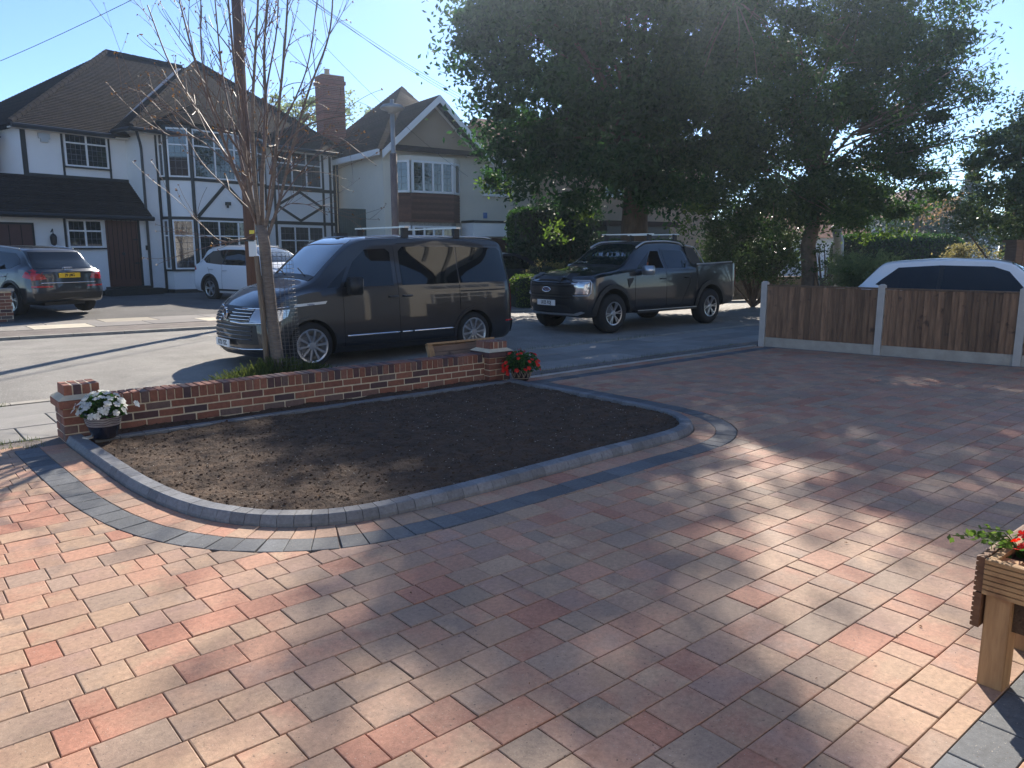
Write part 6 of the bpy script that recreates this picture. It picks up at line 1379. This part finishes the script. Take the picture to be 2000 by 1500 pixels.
# ------------------------------------------------------------------ vegetation
DENS = 3.6
def M2(dep): return dep/1523.0      # metres per photo pixel at a depth
def clumps(ells, dens, seed, shell=.35, clump_r=.45, per=60):
    # leaf positions: clusters spread through ellipsoids (x px, y px, depth m, rx px, ry px, r-depth m)
    r = np.random.default_rng(seed); out = []; cs = []
    for (x, y, dep, rx, ry, rd) in ells:
        m = dep/1500.0; vol = rx*m*ry*m*rd; k = max(4, int(dens*DENS*vol)); c0 = D(x, y, dep); R3 = np.array([rx*m, rd, ry*m])
        v = r.normal(size=(k, 3)); v /= np.linalg.norm(v, axis=1)[:, None]; q = (shell+(1-shell)*r.random(k)**.6)[:, None]; w = v*q*(1+.16*r.normal(size=(k, 1)))
        hw = np.array([math.cos(A), math.sin(A), 0]); C_ = c0+w[:, :1]*R3[0]*RT+w[:, 1:2]*R3[1]*hw+w[:, 2:3]*R3[2]*np.array([0, 0, 1.]); cs.append(C_)
        sz = clump_r*(.5+.9*r.random(k)); n = (per*(.5+r.random(k))).astype(int)
        for c, s_, nn in zip(C_, sz, n):
            g_ = r.normal(size=(nn, 3)); g_ *= (s_*np.array([1, 1, .55]))*.6; out.append(c+g_)
    return np.concatenate(out), np.concatenate(cs)
def limb_tubes(mb, base, targets, r0, bend=.35, rnd=.25, seed=3):
    r = np.random.default_rng(seed); base = np.array(base, float)
    for t in targets:
        t = np.array(t, float); L = np.linalg.norm(t-base); mid = base+(t-base)*.5+np.array([0, 0, L*bend*.3])+r.normal(size=3)*L*.05; q1 = base+(mid-base)*.5+r.normal(size=3)*L*.03; q2 = mid+(t-mid)*.5+r.normal(size=3)*L*.04
        mb.tube([base, q1, mid, q2, t], [r0, r0*.75, r0*.5, r0*.3, r0*.1], 6)
def tree(name, label, base, trunk_px, dep, rad, ells, dens, m, leaf, bark, seed, per=60, clump_r=.45, forks=26, extra=None, group=None, cat='tree', flat=.2, aspect=.45):
    t = thing(name, label, cat, base, 0, group); mb = MB(); pts = [np.array([base[0], base[1], base[2]-.1])]+[D(x, y, dep) for x, y in trunk_px]
    mb.tube(pts, list(np.linspace(rad, rad*.6, len(pts))), 14); mb.tube([pts[0], pts[0]+np.array([0, 0, .45])], [rad*1.35, rad*1.0], 14); P, cs = clumps(ells, dens, seed, clump_r=clump_r, per=per)
    trunk = mb.build('trunk', bark, t, smooth=True); r = np.random.default_rng(seed); lb = MB(); sel = cs[r.choice(len(cs), min(forks, len(cs)), replace=False)]
    hubs = [pts[-1], pts[-1]*.6+pts[-2]*.4, pts[-1]*.85+pts[-2]*.15+r.normal(size=3)*.2]
    for k, s_ in enumerate(sel): limb_tubes(lb, hubs[k % 3], [s_], rad*.21, seed=seed+k)
    for k in range(min(len(cs), 160)):
        a, b_ = cs[r.integers(len(cs))], sel[r.integers(len(sel))]
        if np.linalg.norm(a-b_) < 3.2: lb.tube([b_, (a+b_)/2+r.normal(size=3)*.15, a], [.022, .015, .006], 4)
    lb.build('limbs', bark, t, smooth=True)
    P = P[P[:, 2] > .15]; V = leaf_cloud(P, leaf, flat, aspect, .6, seed); quads_object('crown', V, m, t)
    if extra is not None: extra(t)
    return t
def shrub(name, label, ells, dens, m, leaf, seed, per=60, clump_r=.25, base_px=None, cat='shrub', core=None, group=None, aspect=.55, flat=.2, stems=True):
    x, y, dep = ells[0][:3]; b = D(x, 600, dep); b[2] = 0; t = thing(name, label, cat, b, 0, group); P, cs = clumps(ells, dens, seed, shell=.55, clump_r=clump_r, per=per); P = P[P[:, 2] > .03]
    quads_object('foliage', leaf_cloud(P, leaf, flat, aspect, .6, seed), m, t)
    if stems:
        lb = MB(); r = np.random.default_rng(seed)
        for s_ in cs[r.choice(len(cs), min(14, len(cs)), replace=False)]: lb.tube([b, (b+s_)/2+r.normal(size=3)*.1, s_], [.04, .03, .01], 5)
        lb.build('stems', 'tree_bark', t)
    if core:
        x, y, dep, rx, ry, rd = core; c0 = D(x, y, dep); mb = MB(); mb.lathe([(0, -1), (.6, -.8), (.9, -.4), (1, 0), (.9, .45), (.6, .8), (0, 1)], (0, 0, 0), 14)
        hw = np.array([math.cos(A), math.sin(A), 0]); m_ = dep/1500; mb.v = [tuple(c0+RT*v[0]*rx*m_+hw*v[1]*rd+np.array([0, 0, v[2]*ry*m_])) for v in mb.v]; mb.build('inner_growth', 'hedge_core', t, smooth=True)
    return t
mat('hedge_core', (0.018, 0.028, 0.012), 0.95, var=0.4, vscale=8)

def sprays(t):   # leaf sprays at the crown's lower edge, coloured lighter to look sunlit
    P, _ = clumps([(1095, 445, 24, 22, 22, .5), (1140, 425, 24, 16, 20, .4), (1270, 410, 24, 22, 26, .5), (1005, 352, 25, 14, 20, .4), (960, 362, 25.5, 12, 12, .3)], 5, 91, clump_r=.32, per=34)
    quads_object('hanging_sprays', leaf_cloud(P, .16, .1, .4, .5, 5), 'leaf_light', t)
b1 = D(1240, 560, 24.5); b1[2] = 0
tree('street_tree', 'massive dark street tree with a thick trunk standing behind the pickup', b1, [(1240, 520), (1239, 440), (1243, 360), (1240, 270)], 24.5, .52,
     [(1080, 90, 24.5, 150, 170, 3.2), (1180, 250, 24.0, 150, 110, 3.2), (985, 90, 24.5, 90, 120, 2.0), (945, 40, 24.6, 42, 52, 1.2), (985, 230, 24.6, 55, 90, 1.6), (1172, -50, 24.5, 160, 125, 3.2), (1222, -235, 24.5, 58, 90, 2.4), (1226, -240, 24.5, 58, 90, 2.4), (1220, -220, 24.5, 62, 80, 2.4), (1200, -120, 24.5, 95, 70, 2.8), (1370, 10, 24.2, 90, 110, 2.6), (1390, 200, 23.6, 90, 120, 2.2), (1050, 320, 24.4, 80, 60, 2.0), (1180, 350, 23.6, 110, 55, 2.4), (1300, 260, 24, 95, 130, 2.6), (1320, 60, 24.4, 120, 150, 3.0), (1290, 370, 23.6, 60, 40, 1.6), (975, 320, 25, 50, 40, 1.2)], .95, 'leaf_big', .20, 'tree_bark', 11, per=260, clump_r=.62, forks=30, extra=sprays)  # crown lobes above the frame are shaped to shade the driveway
def sprays2(t):  # sunlit look of these lower sprays is put into a lighter leaf colour
    P, _ = clumps([(1350, 440, 21.6, 28, 36, .5), (1385, 400, 21.6, 26, 30, .5), (1700, 460, 22, 34, 26, .6), (1755, 440, 22, 30, 26, .6), (1640, 410, 21.5, 26, 26, .5), (1550, 430, 21.5, 40, 20, .5)], 7, 92, clump_r=.28, per=44)
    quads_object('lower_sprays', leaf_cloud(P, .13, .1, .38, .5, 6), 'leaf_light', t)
    lb = MB(); r = np.random.default_rng(5); tips = []
    for k in range(54):  # long upswept outer shoots at the right
        a = r.random(); s0 = D(1660+60*r.random(), 330-140*a, 22+r.normal()*.6); e = D(1800+150*r.random(), 330-330*a+30*r.normal(), 22+r.normal()*1.2); mid = (s0+e)/2+np.array([0, 0, -.45*r.random()])
        q = [s0*(1-u)**2+2*mid*u*(1-u)+e*u*u for u in np.linspace(0, 1, 7)]; lb.tube(q, list(np.linspace(.03, .006, 7)), 4); tips += [p+r.normal(size=3)*.13 for p in q[2:] for _ in range(9)]
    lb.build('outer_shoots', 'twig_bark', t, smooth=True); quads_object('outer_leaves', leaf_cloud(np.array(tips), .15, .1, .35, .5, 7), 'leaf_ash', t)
b2 = D(1578, 560, 21.5); b2[2] = 0
tree('street_tree', 'broad airy street tree with pale rough trunk behind the left fence panel', b2, [(1582, 545), (1578, 480), (1588, 440), (1583, 400), (1590, 330)], 21.5, .24,
     [(1450, 170, 21.5, 140, 160, 2.6), (1400, 20, 21.5, 80, 90, 1.8), (1600, 120, 21.5, 130, 160, 2.8), (1730, 140, 21.8, 120, 150, 2.4), (1830, 130, 22, 70, 110, 1.6), (1420, 330, 21.4, 95, 75, 2.0), (1560, 340, 21.2, 130, 80, 2.4), (1500, 395, 21.4, 120, 50, 2.0), (1620, 400, 21.6, 110, 45, 2.0), (1740, 390, 22, 90, 45, 1.6), (1700, 340, 21.6, 110, 75, 2.0), (1790, 320, 21.8, 60, 80, 1.4), (1600, -60, 21.5, 150, 100, 2.4), (1720, -40, 21.8, 100, 80, 1.8), (1440, -20, 21.5, 90, 100, 2.0), (1415, -165, 21.5, 48, 42, 1.6), (1420, -175, 21.5, 48, 40, 1.6)], 1.35, 'leaf_ash', .14, 'tree_bark_pale', 12, per=380, clump_r=.5, forks=36, extra=sprays2, aspect=.38)  # last two lobes, out of view, added to cast shade on the paving
b3 = D(1640, 560, 24.5); b3[2] = 0
tree('street_tree', 'slim grey-trunked forked tree just right of the pale rough trunk', b3, [(1636, 530), (1638, 470), (1632, 440)], 24.5, .20,
     [(1700, 390, 24.8, 90, 50, 1.8), (1640, 370, 25, 80, 50, 1.6), (1760, 400, 25, 60, 40, 1.5)], .5, 'leaf_ash', .15, 'lamp_grey', 13, per=60, clump_r=.45, forks=10)
# background trees
def simple_tree(label, px, dep, rad, ells, dens, m, leaf, seed, **k):
    b_ = D(px, 560, dep); b_[2] = 0; return tree('tree', label, b_, [(px, 500), (px, ells[0][1]+ells[0][4]*.4)], dep, rad, ells, dens, m, leaf, 'tree_bark', seed, **k)
simple_tree('pale feathery tree behind the gap between white house and red chimney', 575, 46, .3, [(570, 215, 46, 62, 52, 2.4), (640, 225, 47, 55, 40, 2.0), (550, 270, 46, 60, 40, 2), (690, 205, 48, 26, 24, 1.2)], .42, 'leaf_pale', .26, 21, per=70, clump_r=.7, forks=12)
simple_tree('dark evergreen tree behind the long clipped hedge', 1840, 44, .4, [(1845, 440, 44, 60, 60, 2.4), (1790, 440, 46, 60, 45, 2.4), (1900, 450, 45, 40, 50, 2)], .5, 'leaf_conifer', .3, 22, per=80, clump_r=.8, forks=8)
simple_tree('small orange-leaved tree above the clipped hedge', 1790, 36, .15, [(1850, 398, 39, 30, 20, 1.2), (1810, 415, 39, 26, 18, 1.0)], .9, 'leaf_orange', .2, 23, per=50, clump_r=.5, forks=8)
cf = D(1892, 420, 52); cf[2] = 0; ct_ = thing('conifer', 'pointed dark conifer rising in the gap of sky at right', 'tree', cf); mb = MB(); zt_ = D(1892, 322, 52)[2]; mb.tube([cf, (cf[0], cf[1], zt_)], [.25, .02], 8); mb.build('trunk', 'tree_bark', ct_); P = []
for k in range(2600): u = rng.random(); z = zt_*(1-u**1.3*.8); rr2 = .1+(zt_-z)*.42*rng.random()**.6; a = rng.random()*6.28; P.append((cf[0]+rr2*math.cos(a), cf[1]+rr2*math.sin(a), z-rr2*.25))
quads_object('crown', leaf_cloud(np.array(P), .34, .1, .3, .5, 8), 'leaf_conifer', ct_)
for k, (px, dep, w_, h_, lab) in enumerate([(1130, 62, 120, 60, 'dim treetops far beyond the tan house'), (1500, 56, 160, 70, 'dim treetops far behind the street trees'), (1700, 60, 120, 50, 'dim treetops far behind the long hedge'), (1960, 50, 110, 60, 'dim treetops far right behind the glossy tree'), (860, 70, 120, 30, 'dim treetops beyond the cream house roof'), (1330, 64, 110, 60, 'dim treetops far beyond the tan house to its right')]):
    simple_tree(lab, px, dep, .3, [(px, 440, dep, w_, h_, 3), (px+w_*.5, 455, dep+1, w_*.7, h_*.7, 2.5)], .14, 'leaf_conifer', .5, 30+k, per=60, clump_r=1.3, forks=5)
# shrubs and hedges
shrub('shrub', 'large glossy-leaved shrub behind the tail of the pickup', [(1470, 480, 22.5, 95, 60, 1.3), (1420, 500, 22, 45, 55, 1.0), (1530, 470, 23, 45, 60, 1.2), (1480, 520, 22.3, 90, 40, 1.1), (1420, 455, 22.0, 50, 36, .9)], 7, 'leaf_glossy', .10, 41, per=160, clump_r=.34, core=(1475, 505, 23.0, 66, 40, .7), cat='shrub')
shrub('tree', 'big glossy evergreen tree crowding in at the right edge', [(1985, 330, 19.5, 80, 90, 1.2), (1960, 410, 19, 70, 70, 1.1), (2030, 290, 20, 80, 110, 1.5), (2010, 440, 19.5, 60, 50, 1.2), (1925, 440, 18.8, 40, 45, .7), (2060, 400, 19.5, 70, 90, 1.2)], 5.0, 'leaf_glossy', .105, 42, per=190, clump_r=.34, cat='tree', core=(2010, 390, 20.4, 40, 70, .6))
def hedge_box(name, label, dep0, x0, x1, ytop, ang, thick, leaf, m, nper=900, rr_=.35, seed=1, zb_=0):
    c0, c1 = D(x0, 500, dep0), D(x1, 500, dep0+ang); z1 = float(D(x0, ytop, dep0)[2]); u = c1-c0; u[2] = 0; L = np.linalg.norm(u); u /= L; n = np.array([-u[1], u[0], 0]); b_ = (c0+c1)/2; b_[2] = 0
    t = thing(name, label, 'hedge', b_); mb = MB(); prof = []
    for a in np.linspace(0, math.pi/2, 6): prof.append((thick/2-rr_+rr_*math.cos(a), z1-rr_+rr_*math.sin(a)))
    full = [(thick/2, zb_)]+prof+[(-p, z) for p, z in prof[::-1]]+[(-thick/2, zb_)]; ns = 10
    for k in range(ns+1):
        f = k/ns; e = min(f, 1-f)*L; sc = 1-.25*max(0, 1-e/rr_)**2
        for p, z in full: q = c0+u*L*f+n*p*sc*.93; mb.v.append((q[0], q[1], z*(.97 if z > .3 else 1)-(1-sc)*.6*(z > z1*.5)))
    m_ = len(full)
    for k in range(ns):
        for i in range(m_-1): mb.f.append((k*m_+i, k*m_+i+1, (k+1)*m_+i+1, (k+1)*m_+i))
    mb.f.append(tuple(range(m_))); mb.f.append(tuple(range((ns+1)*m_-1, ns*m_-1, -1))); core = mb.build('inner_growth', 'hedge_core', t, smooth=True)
    r = np.random.default_rng(seed); me = core.data; vs = np.array([v.co[:] for v in me.vertices]); P = []
    for p in me.polygons:
        q = vs[list(p.vertices)]; k = int(p.area*nper)
        if k < 1: continue
        if len(q) > 4: c = q.mean(0); w = r.dirichlet(np.ones(len(q)), k); P.append(w@q)
        else: w = r.random((k, 2)); q = q[[0, 1, 2, 3 if len(q) > 3 else 2]]; P.append((q[0]*(1-w[:, :1])+q[1]*w[:, :1])*(1-w[:, 1:])+(q[3]*(1-w[:, :1])+q[2]*w[:, :1])*w[:, 1:])
    P = np.concatenate(P); P += r.normal(size=P.shape)*leaf*.35; quads_object('foliage', leaf_cloud(P, leaf, .1, .6, .5, seed), m, t); return t
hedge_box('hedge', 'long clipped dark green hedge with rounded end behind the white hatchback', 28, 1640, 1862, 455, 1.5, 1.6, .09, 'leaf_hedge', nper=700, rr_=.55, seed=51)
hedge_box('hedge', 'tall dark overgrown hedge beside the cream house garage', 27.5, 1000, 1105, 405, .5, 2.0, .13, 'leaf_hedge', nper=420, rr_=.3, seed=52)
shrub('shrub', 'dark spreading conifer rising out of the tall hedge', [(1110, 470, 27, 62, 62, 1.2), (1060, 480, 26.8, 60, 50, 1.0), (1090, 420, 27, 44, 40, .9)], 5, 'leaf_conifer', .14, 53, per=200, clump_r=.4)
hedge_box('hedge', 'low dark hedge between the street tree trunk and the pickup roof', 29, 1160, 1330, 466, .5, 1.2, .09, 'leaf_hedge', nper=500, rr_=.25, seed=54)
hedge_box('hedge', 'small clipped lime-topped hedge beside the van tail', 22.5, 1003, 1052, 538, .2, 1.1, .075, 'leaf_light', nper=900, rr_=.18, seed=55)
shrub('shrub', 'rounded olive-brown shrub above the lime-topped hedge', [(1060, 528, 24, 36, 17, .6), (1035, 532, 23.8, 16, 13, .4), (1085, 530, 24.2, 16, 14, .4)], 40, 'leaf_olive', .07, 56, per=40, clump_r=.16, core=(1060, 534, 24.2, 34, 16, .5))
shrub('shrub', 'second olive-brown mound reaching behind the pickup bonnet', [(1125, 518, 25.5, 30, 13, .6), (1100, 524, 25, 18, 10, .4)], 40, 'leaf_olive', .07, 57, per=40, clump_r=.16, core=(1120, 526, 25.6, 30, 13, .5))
shrub('shrub', 'yellowish shrub between the clipped hedge and the glossy tree', [(1885, 482, 25, 34, 18, .8), (1915, 490, 25, 26, 20, .8), (1880, 510, 25, 40, 26, .8)], 12, 'leaf_olive', .10, 58, per=60, clump_r=.25)
shrub('shrub', 'small dark shrub standing right of the slim trunk', [(1605, 500, 20.8, 22, 26, .5), (1610, 530, 20.8, 24, 26, .5)], 30, 'leaf_glossy', .09, 59, per=40, clump_r=.2)
shrub('shrub', 'small yellow-green weed clump at the top of the fence', [(1657, 536, 17.4, 12, 13, .25)], 160, 'leaf_light', .07, 60, per=30, clump_r=.10, stems=False)
# feathery pale shrub
fsb = D(1682, 560, 17.6); fsb[2] = 0; fs_ = thing('shrub', 'pale feathery shrub with arching plumes behind the fence', 'shrub', fsb); mb = MB(); P = []
for k in range(330):
    a = rng.random()*6.28; l = .5+.55*rng.random(); e = np.array([math.cos(a)*l*.85, math.sin(a)*l*.85, .85+.80*rng.random()]); s0 = fsb+np.array([0, 0, .35]); mid = s0+e*.5+np.array([0, 0, .25]); q = [s0*(1-u)**2+2*mid*u*(1-u)+(fsb+e)*u*u for u in np.linspace(0, 1, 7)]; mb.tube(q, list(np.linspace(.008, .002, 7)), 3); P += [p+rng.normal(size=3)*.025 for p in q[2:] for _ in range(7)]
mb.build('stems', 'leaf_pale', fs_); quads_object('plumes', leaf_cloud(np.array(P), .10, .0, .14, .5, 9), 'leaf_pale', fs_)
# low garden walls and pier across the road
wl2 = thing('garden_wall', 'low sandstone garden wall under the glossy shrub', 'wall', D(1450, 560, 25.6)); a = D(1400, 540, 25.6); b_ = D(1575, 540, 26.2); z1 = float(a[2]); u = (b_-a); u[2] = 0; L = np.linalg.norm(u); u /= L; z = .03; k = 0
while z < z1:
    s_ = -(k % 2)*.2; h_ = min(.16, z1-z)
    while s_ < L:
        l = random.uniform(.3, .5); s1 = min(s_+l, L); s0_ = max(0, s_)
        if s1-s0_ > .08: MB().obox(a*np.array([1, 1, 0])+u*(s0_+s1)/2+np.array([0, 0, z+h_/2-.005]), u*(s1-s0_-.015), np.array([-u[1], u[0], 0])*random.uniform(.28, .32), (0, 0, h_-.012)).build('stone', 'sandstone', wl2)
        s_ += l
    z += h_; k += 1
pr = D(1992, 540, 17.5); t = thing('gate_pier', 'dark timber-clad gate pier at the right edge beyond the white hatchback', 'post', (pr[0], pr[1], 0)); zt_ = float(D(1992, 474, 17.5)[2])
hw = np.array([math.cos(A), math.sin(A), 0])
for k in range(6): MB().obox(np.array([pr[0], pr[1], (zt_)/2])+RT*(-.2+k*.16), RT*.148, hw*.4, (0, 0, zt_)).build('board', 'old_board', t)
MB().obox(np.array([pr[0], pr[1], zt_+.03])+RT*.2, RT*1.05, hw*.5, (0, 0, .06)).build('cap', 'old_board', t)
pb = D(1690, 560, 18.0); t = thing('planter_box', 'low brown box behind the white hatchback tail', 'box', (pb[0], pb[1], 0)); zt_ = float(D(1690, 535, 18)[2]); MB().obox((pb[0], pb[1], zt_/2), RT*.5, hw*.4, (0, 0, zt_)).build('side', 'old_board', t); MB().obox((pb[0], pb[1], zt_+.02), RT*.56, hw*.46, (0, 0, .04)).build('lid', 'metal_grey', t)

# ------------------------------------------------------------------ bare young tree with guard and stake
BY = 9.35; bs = np.array(LP(548, 745, (0, BY, 0), (0, 1, 0))); BD = PX(bs)[2]*math.cos(TH)
BD = float(np.dot(bs[:2], [math.cos(A), math.sin(A)])); bs[2] = -.02
bt = thing('bare_tree', 'leafless young tree with many upright stems in front of the black van', 'tree', bs)
Dp = lambda x, y, o=0: D(x, y, BD+o)
mb = MB(); mb.tube([bs, Dp(544, 715), Dp(541, 690), Dp(531, 620), Dp(523, 545), Dp(517, 480), Dp(510, 440)], [.110, .086, .078, .074, .071, .070, .066], 14); trunk_ = mb.build('trunk', 'birch_bark', bt, smooth=True)
stems = [([(505, 445), (488, 370), (474, 270), (458, 130), (440, -60)], .055, .0), ([(508, 450), (497, 350), (493, 220), (500, 80), (508, -80)], .050, -.4), ([(512, 450), (512, 340), (520, 230), (516, 100), (528, -80)], .055, .3), ([(515, 455), (533, 370), (543, 230), (557, 80), (566, -80)], .045, -.2), ([(520, 470), (545, 395), (570, 290), (602, 180), (642, 70), (652, -40)], .038, .3),
  ([(503, 440), (466, 350), (424, 240), (384, 130), (350, 0)], .038, -.5), ([(498, 420), (450, 320), (392, 225), (332, 125), (288, 10)], .032, .4), ([(484, 370), (432, 290), (372, 242), (312, 205), (272, 180)], .022, .1), ([(490, 390), (458, 260), (434, 140), (418, -20)], .032, .5), ([(520, 410), (540, 310), (588, 252), (640, 232), (690, 224)], .022, -.3), ([(545, 395), (585, 340), (625, 300), (700, 272)], .018, .5), ([(470, 300), (420, 215), (395, 120), (392, -20)], .022, -.6), ([(527, 340), (556, 240), (600, 130), (622, -20)], .024, .5), ([(515, 300), (520, 180), (540, 60), (545, -60)], .026, .6), ([(494, 300), (478, 180), (476, 60), (470, -60)], .026, .2), ([(500, 420), (448, 372), (398, 322), (366, 270), (362, 250)], .016, .3), ([(450, 320), (380, 268), (325, 262), (282, 210), (262, 165)], .014, -.2), ([(560, 310), (610, 268), (660, 268), (706, 300)], .012, .1), ([(508, 450), (470, 470), (430, 470), (400, 445), (372, 420)], .012, -.3), ([(530, 430), (560, 400), (600, 400), (640, 420)], .010, .4)]
def bez(P, n=26):
    P = [np.array(p, float) for p in P]; P = [2*P[0]-P[1]]+P+[2*P[-1]-P[-2]]; out = []
    for i in range(1, len(P)-2):
        a, b_, c, d = P[i-1:i+3]
        for k in range(n//(len(P)-3)+1): t_ = k/(n//(len(P)-3)+1); out.append(.5*((2*b_)+(-a+c)*t_+(2*a-5*b_+4*c-d)*t_*t_+(-a+3*b_-3*c+d)*t_**3))
    out.append(P[-2]); return out
r = np.random.default_rng(77); buds = []; twm = MB()
def twig(p0, dirv, L, rad, depth):
    q = [p0]; d = dirv/np.linalg.norm(dirv); n = 7; bend = r.normal(size=3)*.10; upb = (.10 if r.random() < .6 else -.12)
    for k in range(n): d = d+bend*.35+np.array([0, 0, upb*.5]); d /= np.linalg.norm(d); q.append(q[-1]+d*L/n)
    twm.tube(q, list(np.linspace(rad, max(.0022, rad*.35), n+1)), 4, cap=False)
    buds.extend([(q[-1], 1)]+[(p, .5) for p in q[3:] if r.random() < .35])
    if depth > 0:
        for k in range(int(r.integers(1, 4))):
            i = int(r.integers(2, n)); s_ = r.normal(size=3); s_ -= d*(s_@d); s_ /= np.linalg.norm(s_); twig(q[i], d+s_*.75+np.array([0, 0, .25]), L*(.35+.3*r.random()), rad*.6, depth-1)
for k, (pp_, rad, off) in enumerate(stems):
    n = len(pp_); q = bez([Dp(x, y, off*min(1, i/2.0)) for i, (x, y) in enumerate(pp_)]); rad *= .74; rr2 = list(np.linspace(rad*.78, rad*.18+.003, len(q))); MB().tube(q, rr2, 7).build('stem', 'twig_bark' if k > 4 else 'birch_bark', bt, smooth=True)
    m_ = len(q)
    for j in range(11 if rad > .02 else 5):
        i = int(m_*(.18+.8*r.random())); i = min(i, m_-2); d = q[i+1]-q[i]; d /= np.linalg.norm(d); s_ = r.normal(size=3); s_ -= d*(s_@d); s_ /= np.linalg.norm(s_); twig(q[i], d*1.0+s_*.62+np.array([0, 0, .15]), .30+.65*r.random(), max(.004, min(rr2[i]*.55, .010)), 1)
o = twm.build('twigs', 'twig_bark', bt, fix=False); o['kind'] = 'stuff'
P = np.array([p+r.normal(size=3)*.008 for p, w in buds for _ in range(2 if w == 1 else 1) if r.random() < .75]); quads_object('dry_leaves', leaf_cloud(P, .032, 0, .55, .6, 4), 'leaf_dry', bt)['kind'] = 'stuff'
gd_ = thing('tree_guard', 'curled wire mesh guard round the bare tree trunk', 'tree guard', bs); mb = MB(); c0 = bs+RT*.10
def gp_(a, z): cc = c0+(Dp(523, 545)-bs)*np.array([1, 1, 0])*(z/1.6)*.7; return np.array([cc[0]+.19*math.cos(a), cc[1]+.19*math.sin(a), z])
for k in range(22): a = 2*math.pi*k/22; mb.tube([gp_(a, .0), gp_(a, .8), gp_(a, 1.62)], .0017, 4, cap=False)
for k in range(33): mb.tube([gp_(a, .02+k*.05) for a in np.linspace(0, 2*math.pi, 19)], .0015, 4, cap=False)
o = mb.build('mesh_wire', 'wire', gd_, fix=False); o['kind'] = 'stuff'
sk_ = thing('tree_stake', 'weathered wooden stake leaning against the bare tree', 'stake', bs-RT*.12); MB().tube([bs-RT*.16, Dp(514, 620, -.06), Dp(501, 500, -.06)], [.036, .036, .034], 8).build('stake', 'stake_wood', sk_); 
gg = thing('grass_clump', 'scruffy grass growing round the foot of the bare tree', 'grass', bs); V = []
for k in range(5200):
    a = r.random()*6.28; q = r.random()**.7; x = bs[0]+math.cos(a)*q*.75-.05; y = min(bs[1]+math.sin(a)*q*.42, YK-.16); h_ = (.10+.22*r.random())*(1.15-q*.7); d = r.normal(size=2)*.06; w = .0035; aa = r.random()*3.14; cx_, cy_ = math.cos(aa)*w, math.sin(aa)*w; z0 = -.02
    V += [(x-cx_, y-cy_, z0), (x+cx_, y+cy_, z0), (x+cx_*.4+d[0], y+cy_*.4+d[1], z0+h_), (x-cx_*.4+d[0]*1.1, y-cy_*.4+d[1]*1.1, z0+h_)]
quads_object('grass_blades', np.array(V), 'grass_blade', gg)['kind'] = 'stuff'
V = []; wg = thing('grass_tufts', 'thin weeds along the dirt strip and kerb', 'grass', (7, 7.6, 0))
for k in range(2600):
    x = random.choice([random.uniform(-2, 1.1), random.uniform(6.4, 12)]); y = random.choice([7.50, 7.78, 9.70])+random.gauss(0, .03); h_ = random.uniform(.01, .05)*(1.6 if random.random() < .1 else 1); dx, dy = random.gauss(0, .012), random.gauss(0, .012)
    V += [(x-.002, y, -.02), (x+.002, y, -.02), (x+.001+dx, y+dy, h_-.015), (x-.001+dx, y+dy, h_-.015)]
quads_object('grass_blades', np.array(V), 'grass_blade', wg)['kind'] = 'stuff'
wg['kind'] = 'stuff'; gg['kind'] = 'stuff'
